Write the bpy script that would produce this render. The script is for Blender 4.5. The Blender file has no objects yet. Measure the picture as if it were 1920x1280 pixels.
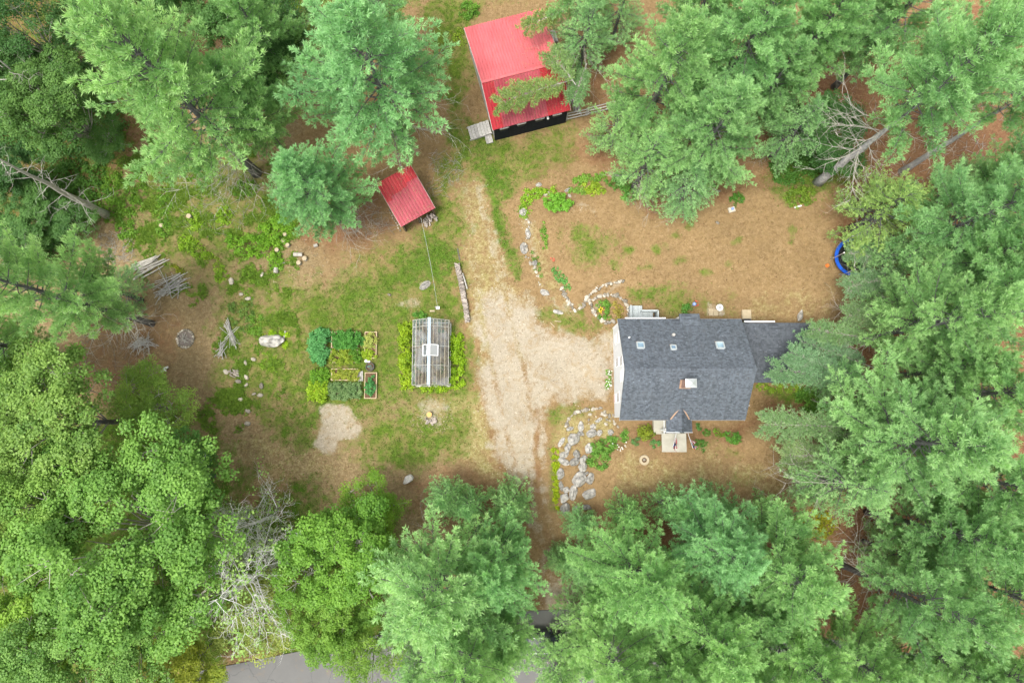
import bpy, math, random
import numpy as np
from mathutils import Vector, Matrix

# ------------------------------------------------------------------ camera, light
SC = bpy.context.scene
COL = SC.collection
H = 57.0                       # drone height above the driveway
FPX = 1280.0                   # focal length in photo pixels (1920 wide) = 24 mm
TH = math.atan(155.0 / FPX)    # small forward tilt
cam_d = bpy.data.cameras.new('camera'); cam = bpy.data.objects.new('camera', cam_d); COL.objects.link(cam)
cam.location = (0, 0, H); cam.rotation_euler = (TH, 0, 0)
cam_d.lens = 24.0; cam_d.sensor_width = 36.0; cam_d.clip_end = 2000.0; cam_d.clip_start = 0.5
SC.camera = cam

SUN_EL, SUN_AZ = math.radians(70), math.radians(232)      # azimuth clockwise from +Y: light from lower left
w = bpy.data.worlds.new('World'); SC.world = w; w.use_nodes = True
nt = w.node_tree; nt.nodes.clear()
sky = nt.nodes.new('ShaderNodeTexSky'); sky.sky_type = 'NISHITA'; sky.sun_disc = False
sky.sun_elevation = SUN_EL; sky.sun_rotation = SUN_AZ
sky.air_density = 1.0; sky.dust_density = 4.0; sky.ozone_density = 1.0
hs = nt.nodes.new('ShaderNodeHueSaturation'); hs.inputs['Saturation'].default_value = 0.16   # cloud deck: greyer than clear sky
bg = nt.nodes.new('ShaderNodeBackground'); bg.inputs['Strength'].default_value = 0.15
wo = nt.nodes.new('ShaderNodeOutputWorld')
nt.links.new(sky.outputs[0], hs.inputs['Color']); nt.links.new(hs.outputs[0], bg.inputs[0]); nt.links.new(bg.outputs[0], wo.inputs[0])
sun_d = bpy.data.lights.new('sun', 'SUN'); sun = bpy.data.objects.new('sun', sun_d); COL.objects.link(sun)
sun_d.energy = 1.3; sun_d.angle = math.radians(16); sun_d.color = (1.0, 0.95, 0.87)
sun.rotation_euler = (math.pi / 2 - SUN_EL, 0, -SUN_AZ + math.pi)
sun.location = (-20, -20, 80)
vs = SC.view_settings
vs.view_transform = 'Standard'; vs.look = 'None'; vs.gamma = 1.0; vs.use_curve_mapping = False
vs.exposure = 1.22
SC.cycles.max_bounces = 6; SC.cycles.diffuse_bounces = 4; SC.cycles.transparent_max_bounces = 8
SC.cycles.use_denoising = True

rnd = random.Random(7)
R0 = np.random.default_rng(11)
C_, S_ = math.cos(TH), math.sin(TH)

def ray(px, py):
    x = (px - 960) / FPX; y = -(py - 640) / FPX
    return x, y * C_ + S_, y * S_ - C_
def at(px, py, z=0.0):
    """world point where the ray of a photo pixel meets height z"""
    dx, dy, dz = ray(px, py); t = (z - H) / dz
    return Vector((dx * t, dy * t, z))
def to_px(x, y, z):
    dz = z - H
    yc = y * C_ + dz * S_; zc = -y * S_ + dz * C_
    return 960 + FPX * x / (-zc), 640 - FPX * yc / (-zc)

# ------------------------------------------------------------------ terrain
def sstep(a, b, v):
    t = np.clip((v - a) / (b - a), 0, 1); return t * t * (3 - 2 * t)
_tab = R0.random((256, 256))
def vnoise(x, y):
    xi = np.floor(x).astype(int); yi = np.floor(y).astype(int); fx = x - xi; fy = y - yi
    fx = fx * fx * (3 - 2 * fx); fy = fy * fy * (3 - 2 * fy)
    a = _tab[xi & 255, yi & 255]; b = _tab[(xi + 1) & 255, yi & 255]; c = _tab[xi & 255, (yi + 1) & 255]; d = _tab[(xi + 1) & 255, (yi + 1) & 255]
    return (a * (1 - fx) + b * fx) * (1 - fy) + (c * (1 - fx) + d * fx) * fy
def fbm(x, y, o=4):
    s = 0; a = 0.5
    for k in range(o):
        s = s + a * vnoise(x * 2 ** k + 17.3 * k, y * 2 ** k + 9.1 * k); a *= 0.5
    return s
def sdist(x, y, poly):
    """signed distance to a polygon, positive inside"""
    x = np.asarray(x, float); y = np.asarray(y, float)
    d = np.full(x.shape, 1e9); ins = np.zeros(x.shape, bool); n = len(poly)
    for i in range(n):
        x0, y0 = poly[i]; x1, y1 = poly[(i + 1) % n]
        ex, ey = x1 - x0, y1 - y0; L = ex * ex + ey * ey + 1e-9
        t = np.clip(((x - x0) * ex + (y - y0) * ey) / L, 0, 1)
        d = np.minimum(d, np.hypot(x - x0 - t * ex, y - y0 - t * ey))
        c = ((y0 > y) != (y1 > y)) & (x < (x1 - x0) * (y - y0) / (y1 - y0 + 1e-12) + x0)
        ins ^= c
    return np.where(ins, d, -d)
def wpoly(pl): return [tuple(at(a, b, 0)[:2]) for a, b in pl]
RISE = [(wpoly([(1130, 850), (1190, 815), (1560, 800), (1600, 990), (1150, 1000), (1125, 920)]), 1.1),
        (wpoly([(1040, 380), (1170, 350), (1620, 350), (1620, 575), (1230, 560), (1120, 545), (1080, 560), (1050, 480)]), 0.8)]
def gh(x, y):
    x = np.asarray(x, float); y = np.asarray(y, float)
    z = 0.25 * (fbm(x * 0.09 + 50, y * 0.09 + 50, 3) - 0.45) * sstep(2, 9, np.hypot(x - 0.5, y + 3) - 3)
    for pl, h in RISE: z = z + h * sstep(-1.1, 1.1, sdist(x, y, pl))
    return z
def gz(x, y): return float(gh(np.array([x]), np.array([y]))[0])
def G(px, py, up=0.0):
    """ground point under a photo pixel"""
    z = 0.0
    for _ in range(4):
        p = at(px, py, z); z = gz(p.x, p.y)
    return Vector((p.x, p.y, z + up))

# ------------------------------------------------------------------ materials
MATS = {}
def L3(c):
    return tuple(((v / 255) / 12.92 if v / 255 <= 0.04045 else ((v / 255 + 0.055) / 1.055) ** 2.4) for v in c)
class NT:
    def __init__(s, name):
        s.m = bpy.data.materials.new(name); s.m.use_nodes = True; s.t = s.m.node_tree; s.t.nodes.clear()
    def n(s, typ, **kw):
        nd = s.t.nodes.new(typ)
        for k, v in kw.items():
            if k.startswith('i_'):
                key = k[2:]; key = int(key) if key.isdigit() else key.replace('_', ' ')
                nd.inputs[key].default_value = v
            else: setattr(nd, k, v)
        return nd
    def l(s, a, b): s.t.links.new(a, b)
    def mix(s, f, a, b, mode='MIX'):
        nd = s.t.nodes.new('ShaderNodeMix'); nd.data_type = 'RGBA'; nd.blend_type = mode
        for sock, v in ((nd.inputs[0], f), (nd.inputs[6], a), (nd.inputs[7], b)):
            if hasattr(v, 'is_linked'): s.l(v, sock)
            else: sock.default_value = v if not isinstance(v, tuple) else (*v[:3], 1)
        return nd.outputs[2]
    def math(s, op, a, b=None, clamp=False):
        nd = s.t.nodes.new('ShaderNodeMath'); nd.operation = op; nd.use_clamp = clamp
        for i, v in enumerate((a, b)):
            if v is None: continue
            if hasattr(v, 'is_linked'): s.l(v, nd.inputs[i])
            else: nd.inputs[i].default_value = v
        return nd.outputs[0]
    def noise(s, scale, detail=3, rough=0.55, vec=None, dist=0.0):
        nd = s.n('ShaderNodeTexNoise'); nd.inputs['Scale'].default_value = scale; nd.inputs['Detail'].default_value = detail
        nd.inputs['Roughness'].default_value = rough; nd.inputs['Distortion'].default_value = dist
        if vec is not None: s.l(vec, nd.inputs['Vector'])
        return nd.outputs[0]
    def ramp(s, f, stops):
        nd = s.n('ShaderNodeValToRGB'); s.l(f, nd.inputs[0]); e = nd.color_ramp.elements
        while len(e) < len(stops): e.new(0.5)
        for el, (p, c) in zip(e, stops):
            el.position = p; el.color = (*c[:3], 1) if isinstance(c, tuple) else (c, c, c, 1)
        return nd.outputs[0]
    def out(s, col, rough=0.8, spec=0.2, bump=None, bs=0.3, bd=0.02, metal=0.0):
        b = s.n('ShaderNodeBsdfPrincipled')
        for k, v in (('Base Color', col), ('Roughness', rough), ('Specular IOR Level', spec), ('Metallic', metal)):
            if hasattr(v, 'is_linked'): s.l(v, b.inputs[k])
            else: b.inputs[k].default_value = (*v[:3], 1) if isinstance(v, tuple) else v
        if bump is not None:
            bp = s.n('ShaderNodeBump'); bp.inputs['Strength'].default_value = bs; bp.inputs['Distance'].default_value = bd
            s.l(bump, bp.inputs['Height']); s.l(bp.outputs[0], b.inputs['Normal'])
        o = s.n('ShaderNodeOutputMaterial'); s.l(b.outputs[0], o.inputs[0]); return b
    def obj(s): return s.n('ShaderNodeTexCoord').outputs['Object']
    def pos(s): return s.n('ShaderNodeNewGeometry').outputs['Position']
    def rand(s): return s.n('ShaderNodeObjectInfo').outputs['Random']

def simple(name, c, var=0.25, scale=4.0, rough=0.8, spec=0.2, metal=0.0, bs=0.25, objrand=0.0, vec='pos', bd=0.02):
    m = NT(name); v = m.pos() if vec == 'pos' else m.obj()
    n1 = m.noise(scale, 5, 0.6, v)
    lo = tuple(x * (1 - var) for x in c); hi = tuple(min(1, x * (1 + var)) for x in c)
    col = m.ramp(n1, [(0.3, lo), (0.7, hi)])
    if objrand:
        k = m.math('ADD', m.math('MULTIPLY', m.rand(), 2 * objrand), 1 - objrand)
        cb = m.n('ShaderNodeCombineColor'); [m.l(k, cb.inputs[i]) for i in range(3)]
        col = m.mix(1.0, col, cb.outputs[0], 'MULTIPLY')
    m.out(col, rough, spec, n1, bs, bd, metal); MATS[name] = m.m; return m.m

def foliage_mat(name, trans=0.28, rough=0.55, spec=0.18):
    m = NT(name)
    oi = m.n('ShaderNodeObjectInfo'); at_ = m.n('ShaderNodeAttribute', attribute_name='tone')
    t = at_.outputs['Fac']
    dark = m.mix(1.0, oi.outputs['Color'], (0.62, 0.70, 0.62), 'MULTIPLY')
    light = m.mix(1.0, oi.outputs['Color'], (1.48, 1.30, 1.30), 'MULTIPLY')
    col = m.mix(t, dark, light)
    b = m.n('ShaderNodeBsdfPrincipled'); m.l(col, b.inputs['Base Color']); b.inputs['Roughness'].default_value = rough; b.inputs['Specular IOR Level'].default_value = spec
    tr = m.n('ShaderNodeBsdfTranslucent'); tc = m.mix(1.0, col, (1.1, 1.15, 0.7), 'MULTIPLY'); m.l(tc, tr.inputs[0])
    mx = m.n('ShaderNodeMixShader'); mx.inputs[0].default_value = trans
    m.l(b.outputs[0], mx.inputs[1]); m.l(tr.outputs[0], mx.inputs[2])
    o = m.n('ShaderNodeOutputMaterial'); m.l(mx.outputs[0], o.inputs[0]); MATS[name] = m.m; return m.m
foliage_mat('needles', 0.42); foliage_mat('leaves', 0.38, 0.5, 0.25)
simple('bark', (0.13, 0.125, 0.125), 0.4, 3.0, 0.9, 0.1, bs=0.6, vec='obj')
simple('dead_wood', (0.36, 0.34, 0.30), 0.3, 3.0, 0.85, 0.15, objrand=0.15)
simple('birch_bark', (0.62, 0.61, 0.58), 0.3, 2.5, 0.8, 0.15)
simple('grey_wood', (0.37, 0.355, 0.33), 0.25, 6.0, 0.85, 0.15, objrand=0.15)
simple('split_wood', (0.31, 0.27, 0.235), 0.35, 7.0, 0.85, 0.15, objrand=0.32)
simple('cut_wood', (0.62, 0.36, 0.13), 0.18, 9.0, 0.8, 0.15)
simple('bed_board', (0.52, 0.41, 0.27), 0.2, 5.0, 0.8, 0.15, objrand=0.12)
simple('soil', (0.12, 0.075, 0.045), 0.35, 9.0, 0.95, 0.05, bs=0.8)
simple('white_paint', (0.78, 0.79, 0.80), 0.04, 2.0, 0.5, 0.3, bs=0.05)
simple('white_stone', (0.33, 0.295, 0.24), 0.35, 9.0, 0.9, 0.1, objrand=0.5, bs=0.5)
simple('concrete', (0.39, 0.37, 0.31), 0.10, 3.0, 0.9, 0.15)
simple('deck_grey', (0.37, 0.405, 0.41), 0.08, 3.0, 0.7, 0.2, objrand=0.06)
simple('gutter_grey', (0.20, 0.19, 0.18), 0.15, 3.0, 0.5, 0.3); simple('dark_metal', (0.03, 0.032, 0.035), 0.2, 3.0, 0.4, 0.4)
simple('black_plastic', (0.018, 0.018, 0.02), 0.2, 3.0, 0.45, 0.4)
simple('white_plastic', (0.75, 0.75, 0.73), 0.05, 3.0, 0.4, 0.4)
simple('steel', (0.62, 0.63, 0.64), 0.08, 3.0, 0.35, 0.5, metal=0.6, bs=0.05)
simple('copper', (0.34, 0.22, 0.15), 0.2, 8.0, 0.55, 0.4)
simple('chimney_brick', (0.33, 0.21, 0.17), 0.25, 9.0, 0.9, 0.1)
simple('blue_pad', (0.012, 0.09, 0.50), 0.12, 3.0, 0.45, 0.35)
simple('barn_wall', (0.010, 0.012, 0.018), 0.25, 4.0, 0.7, 0.15)
simple('shed_wall', (0.13, 0.10, 0.075), 0.3, 4.0, 0.85, 0.1)
simple('flag_red', (0.42, 0.03, 0.05), 0.08, 3.0, 0.8, 0.1); simple('flag_white', (0.76, 0.74, 0.72), 0.05, 3.0, 0.8, 0.1); simple('flag_blue', (0.02, 0.04, 0.16), 0.1, 3.0, 0.8, 0.1)
simple('car_paint', (0.05, 0.055, 0.065), 0.04, 2.0, 0.25, 0.6, bs=0.0)
simple('rubber', (0.02, 0.02, 0.02), 0.2, 5, 0.8, 0.2)
simple('dark_window', (0.05, 0.06, 0.08), 0.1, 2.0, 0.12, 0.5, bs=0.0)
simple('pale_blind', (0.68, 0.70, 0.72), 0.05, 2.0, 0.35, 0.4, bs=0.0)
simple('red_panel', (0.40, 0.08, 0.08), 0.1, 2.0, 0.4, 0.4, bs=0.0)
simple('glaze_blue', (0.20, 0.27, 0.48), 0.15, 2.0, 0.2, 0.5, bs=0.0)
simple('paver', (0.40, 0.33, 0.225), 0.12, 4.0, 0.9, 0.1)
simple('ash', (0.20, 0.17, 0.15), 0.4, 6.0, 0.95, 0.05, bs=0.7)
simple('orange_toy', (0.75, 0.16, 0.03), 0.05, 3.0, 0.5, 0.3)
simple('flower_yellow', (0.72, 0.48, 0.03), 0.1, 5.0, 0.7, 0.1)
simple('flower_red', (0.55, 0.10, 0.07), 0.1, 5.0, 0.7, 0.1)
simple('flower_white', (0.58, 0.57, 0.50), 0.1, 5.0, 0.7, 0.1)

def rock_mat():
    m = NT('rock'); v = m.obj(); n1 = m.noise(2.2, 6, 0.62, v); n2 = m.noise(9.0, 4, 0.6, v)
    col = m.ramp(n1, [(0.34, (0.12, 0.115, 0.105)), (0.47, (0.30, 0.29, 0.27)), (0.58, (0.39, 0.37, 0.335)), (0.68, (0.55, 0.51, 0.44))])
    col = m.mix(m.ramp(n2, [(0.52, 0.0), (0.66, 0.55)]), col, (0.26, 0.21, 0.15))
    k = m.math('ADD', m.math('MULTIPLY', m.rand(), 0.5), 0.75); cb = m.n('ShaderNodeCombineColor'); [m.l(k, cb.inputs[i]) for i in range(3)]
    col = m.mix(1.0, col, cb.outputs[0], 'MULTIPLY')
    m.out(col, 0.9, 0.15, n2, 0.6, 0.05); MATS['rock'] = m.m
rock_mat()
simple('pale_rock', (0.52, 0.49, 0.45), 0.3, 5.0, 0.9, 0.1, bs=0.6, vec='obj')

def shingle_mat(name, base):
    m = NT(name); v = m.obj()
    mp = m.n('ShaderNodeMapping'); m.l(v, mp.inputs[0])
    br = m.n('ShaderNodeTexBrick'); m.l(mp.outputs[0], br.inputs['Vector'])
    br.inputs['Color1'].default_value = (0, 0, 0, 1); br.inputs['Color2'].default_value = (1, 1, 1, 1); br.inputs['Mortar'].default_value = (0.1, 0.1, 0.1, 1)
    br.inputs['Scale'].default_value = 1.0; br.inputs['Brick Width'].default_value = 0.23; br.inputs['Row Height'].default_value = 0.135; br.inputs['Mortar Size'].default_value = 0.009
    br.inputs['Bias'].default_value = -0.15; br.offset = 0.37; br.offset_frequency = 2
    br2 = m.n('ShaderNodeTexBrick'); m.l(mp.outputs[0], br2.inputs['Vector'])
    br2.inputs['Color1'].default_value = (0, 0, 0, 1); br2.inputs['Color2'].default_value = (1, 1, 1, 1); br2.inputs['Mortar'].default_value = (0.0, 0.0, 0.0, 1)
    br2.inputs['Scale'].default_value = 1.0; br2.inputs['Brick Width'].default_value = 0.115; br2.inputs['Row Height'].default_value = 0.135; br2.inputs['Mortar Size'].default_value = 0.0; br2.offset = 0.61; br2.inputs['Bias'].default_value = -0.35
    t = m.math('ADD', m.math('MULTIPLY', br.outputs['Color'], 0.55), m.math('MULTIPLY', br2.outputs['Color'], 0.45))
    n1 = m.noise(0.8, 4, 0.6, v); n2 = m.noise(45, 2, 0.6, v)
    a = tuple(x * 0.55 for x in base); b = tuple(x * 1.0 for x in base); c = tuple(x * 2.6 for x in base)
    col = m.ramp(t, [(0.0, a), (0.35, b), (0.66, tuple(x * 1.15 for x in base)), (0.86, c)])
    col = m.mix(m.ramp(n1, [(0.4, 0.0), (0.7, 0.35)]), col, (0.13, 0.145, 0.165))
    col = m.mix(m.ramp(n2, [(0.35, 0.35), (0.65, 0.0)]), col, (0.03, 0.03, 0.035))
    sm = m.n('ShaderNodeMapping'); sm.inputs['Scale'].default_value = (2.2, .16, 1); m.l(v, sm.inputs[0]); sk = m.noise(1.6, 5, 0.65, sm.outputs[0])
    col = m.mix(m.ramp(sk, [(0.46, 0.0), (0.70, 0.45)]), col, (0.055, 0.06, 0.062)); mo = m.noise(1.3, 6, 0.7, v)
    col = m.mix(m.ramp(mo, [(0.60, 0.0), (0.74, 0.4)]), col, (0.12, 0.10, 0.075))
    m.out(col, 0.85, 0.2, t, 0.5, 0.02); MATS[name] = m.m
shingle_mat('shingles', (0.128, 0.148, 0.176))
shingle_mat('shingles_side', (0.098, 0.110, 0.130))

def metal_roof(name, c, c2, rough, spec):
    m = NT(name); v = m.obj(); n1 = m.noise(0.7, 5, 0.6, v); n2 = m.noise(12, 3, 0.6, v)
    col = m.mix(m.ramp(n1, [(0.35, 0.0), (0.7, 1.0)]), c, c2)
    col = m.mix(m.ramp(n2, [(0.58, 0.0), (0.75, 0.35)]), col, tuple(x * 0.6 for x in c))
    mp = m.n('ShaderNodeMapping'); mp.inputs['Rotation'].default_value = (0, 0, math.radians(-15)); mp.inputs['Scale'].default_value = (3.2, .22, .22); m.l(v, mp.inputs[0])
    st = m.noise(2.0, 5, 0.65, mp.outputs[0]); col = m.mix(m.ramp(st, [(0.50, 0.0), (0.72, 0.42)]), col, (0.17, 0.055, 0.045))
    n3 = m.noise(2.6, 6, 0.7, v); col = m.mix(m.ramp(n3, [(0.60, 0.0), (0.74, 0.5)]), col, (0.20, 0.13, 0.08))
    k = m.math('ADD', m.math('MULTIPLY', m.rand(), 0.22), 0.89); cb = m.n('ShaderNodeCombineColor'); [m.l(k, cb.inputs[i]) for i in range(3)]
    col = m.mix(1.0, col, cb.outputs[0], 'MULTIPLY')
    m.out(col, rough, spec, n2, 0.06, 0.01); MATS[name] = m.m
_mr = 1
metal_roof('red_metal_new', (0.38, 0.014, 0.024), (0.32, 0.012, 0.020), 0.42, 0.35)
metal_roof('red_metal_sheen_tint', (0.58, 0.125, 0.135), (0.50, 0.095, 0.105), 0.5, 0.45)  # sky sheen of the barn's upper slope put into a paler red
metal_roof('red_metal_dull', (0.31, 0.030, 0.050), (0.40, 0.070, 0.092), 0.5, 0.4)

def poly_glass():
    m = NT('greenhouse_glazing'); n1 = m.noise(0.9, 3, 0.6, m.obj())
    g = m.n('ShaderNodeBsdfGlossy'); g.inputs[0].default_value = (0.9, 0.92, 0.95, 1); g.inputs['Roughness'].default_value = 0.15
    t = m.n('ShaderNodeBsdfTransparent'); t.inputs[0].default_value = (0.86, 0.88, 0.89, 1)
    d = m.n('ShaderNodeBsdfDiffuse'); d.inputs[0].default_value = (0.55, 0.60, 0.64, 1)
    a = m.n('ShaderNodeMixShader'); m.l(m.ramp(n1, [(0.42, 0.0), (0.74, 0.20)]), a.inputs[0]); m.l(t.outputs[0], a.inputs[1]); m.l(d.outputs[0], a.inputs[2])
    b = m.n('ShaderNodeMixShader'); b.inputs[0].default_value = 0.06; m.l(a.outputs[0], b.inputs[1]); m.l(g.outputs[0], b.inputs[2])
    o = m.n('ShaderNodeOutputMaterial'); m.l(b.outputs[0], o.inputs[0]); MATS['greenhouse_glazing'] = m.m
poly_glass()

def siding():
    m = NT('siding'); v = m.obj(); s = m.n('ShaderNodeSeparateXYZ'); m.l(v, s.inputs[0])
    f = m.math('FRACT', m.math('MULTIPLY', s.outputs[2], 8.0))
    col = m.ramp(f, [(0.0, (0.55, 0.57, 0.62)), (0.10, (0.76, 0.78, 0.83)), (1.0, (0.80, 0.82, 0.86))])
    m.out(col, 0.6, 0.25, f, 0.4, 0.02); MATS['siding'] = m.m
siding()

def asphalt():
    m = NT('asphalt'); v = m.pos(); n1 = m.noise(0.6, 4, 0.6, v); n2 = m.noise(30, 2, 0.6, v)
    col = m.mix(n2, m.ramp(n1, [(0.3, (0.108, 0.106, 0.102)), (0.7, (0.150, 0.148, 0.142))]), (0.155, 0.153, 0.147))
    vo = m.n('ShaderNodeTexVoronoi', feature='DISTANCE_TO_EDGE'); vo.inputs['Scale'].default_value = .42; wv = m.n('ShaderNodeVectorMath', operation='ADD'); m.l(v, wv.inputs[0])
    nz = m.n('ShaderNodeTexNoise'); nz.inputs['Scale'].default_value = .9; nz.inputs['Detail'].default_value = 5; m.l(v, nz.inputs['Vector']); m.l(nz.outputs['Color'], wv.inputs[1]); m.l(wv.outputs[0], vo.inputs['Vector'])
    col = m.mix(m.ramp(vo.outputs['Distance'], [(0.004, 0.45), (0.012, 0.0)]), col, (0.07, 0.07, 0.072)); col = m.mix(m.ramp(m.noise(1.1, 6, .7, v), [(0.58, 0.0), (0.72, 0.6)]), col, (0.22, 0.16, 0.10))
    m.out(col, 0.9, 0.2, n2, 0.3, 0.01); MATS['asphalt'] = m.m
asphalt()

def ground_mat():
    m = NT('ground_cover'); v = m.pos()
    A = m.n('ShaderNodeAttribute', attribute_name='zone_a'); B = m.n('ShaderNodeAttribute', attribute_name='zone_b')
    sa = m.n('ShaderNodeSeparateColor'); m.l(A.outputs['Color'], sa.inputs[0]); sb = m.n('ShaderNodeSeparateColor'); m.l(B.outputs['Color'], sb.inputs[0])
    nL = m.noise(0.35, 4, 0.6, v); nM = m.noise(1.6, 5, 0.62, v, 0.6); nF = m.noise(3.4, 7, 0.72, v, 0.3); nX = m.noise(8.5, 4, 0.7, v)
    def jit(wt, amt=0.55):
        j = m.math('ADD', m.math('MULTIPLY', m.math('SUBTRACT', nM, 0.5), 2.4 * amt), m.math('MULTIPLY', m.math('SUBTRACT', nF, 0.5), 1.5 * amt))
        j = m.math('ADD', j, m.math('MULTIPLY', m.math('SUBTRACT', nX, 0.5), 0.8 * amt))
        edge = m.math('MULTIPLY', wt, m.math('SUBTRACT', 1.0, wt)); edge = m.math('MULTIPLY', edge, 3.6)
        r = m.math('ADD', wt, m.math('MULTIPLY', j, edge))
        return m.ramp(r, [(0.22, 0.0), (0.78, 1.0)])
    fine = m.math('ADD', m.math('MULTIPLY', nF, 0.55), m.math('MULTIPLY', nX, 0.45))
    dry = m.ramp(fine, [(0.36, (0.130, 0.080, 0.036)), (0.50, (0.222, 0.149, 0.074)), (0.64, (0.32, 0.220, 0.118))])
    brown = m.ramp(fine, [(0.36, (0.120, 0.082, 0.042)), (0.50, (0.215, 0.157, 0.083)), (0.64, (0.33, 0.255, 0.145))])
    dry = m.mix(m.ramp(nM, [(0.40, 0.0), (0.62, 0.5)]), dry, (0.24, 0.16, 0.075))
    grass = m.ramp(fine, [(0.35, (0.036, 0.070, 0.009)), (0.50, (0.084, 0.135, 0.017)), (0.65, (0.155, 0.195, 0.036))])
    grass = m.mix(m.ramp(m.noise(0.75, 6, 0.68, v, 0.8), [(0.44, 0.0), (0.62, 0.85)]), grass, (0.20, 0.160, 0.065))
    lush = m.ramp(fine, [(0.35, (0.030, 0.072, 0.010)), (0.51, (0.070, 0.135, 0.015)), (0.66, (0.138, 0.205, 0.033))])
    sand = m.ramp(fine, [(0.32, (0.175, 0.138, 0.095)), (0.43, (0.290, 0.248, 0.184)), (0.58, (0.350, 0.306, 0.235)), (0.70, (0.42, 0.378, 0.300))])
    sand = m.mix(m.ramp(m.noise(0.9, 6, 0.7, v, 1.2), [(0.36, 0.75), (0.50, 0.0)]), sand, (0.27, 0.20, 0.115))
    straw = m.ramp(fine, [(0.35, (0.14, 0.120, 0.038)), (0.50, (0.26, 0.222, 0.09)), (0.65, (0.41, 0.36, 0.21))])
    litter = m.ramp(fine, [(0.35, (0.105, 0.050, 0.026)), (0.50, (0.19, 0.100, 0.052)), (0.66, (0.27, 0.165, 0.092))])
    col = m.mix(jit(sb.outputs[2], 0.4), dry, brown)
    col = m.mix(jit(sa.outputs[2], 0.5), col, litter)
    col = m.mix(jit(sb.outputs[1], 0.6), col, straw)
    col = m.mix(jit(sa.outputs[0], 0.6), col, grass)
    col = m.mix(jit(sb.outputs[0], 0.6), col, lush)
    col = m.mix(jit(sa.outputs[1], 0.55), col, sand)
    col = m.mix(1.0, col, m.ramp(nL, [(0.3, (0.90, 0.90, 0.90)), (0.7, (1.10, 1.10, 1.10))]), 'MULTIPLY')
    m.out(col, 0.95, 0.05, fine, 0.55, 0.05); MATS['ground_cover'] = m.m
ground_mat()

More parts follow.
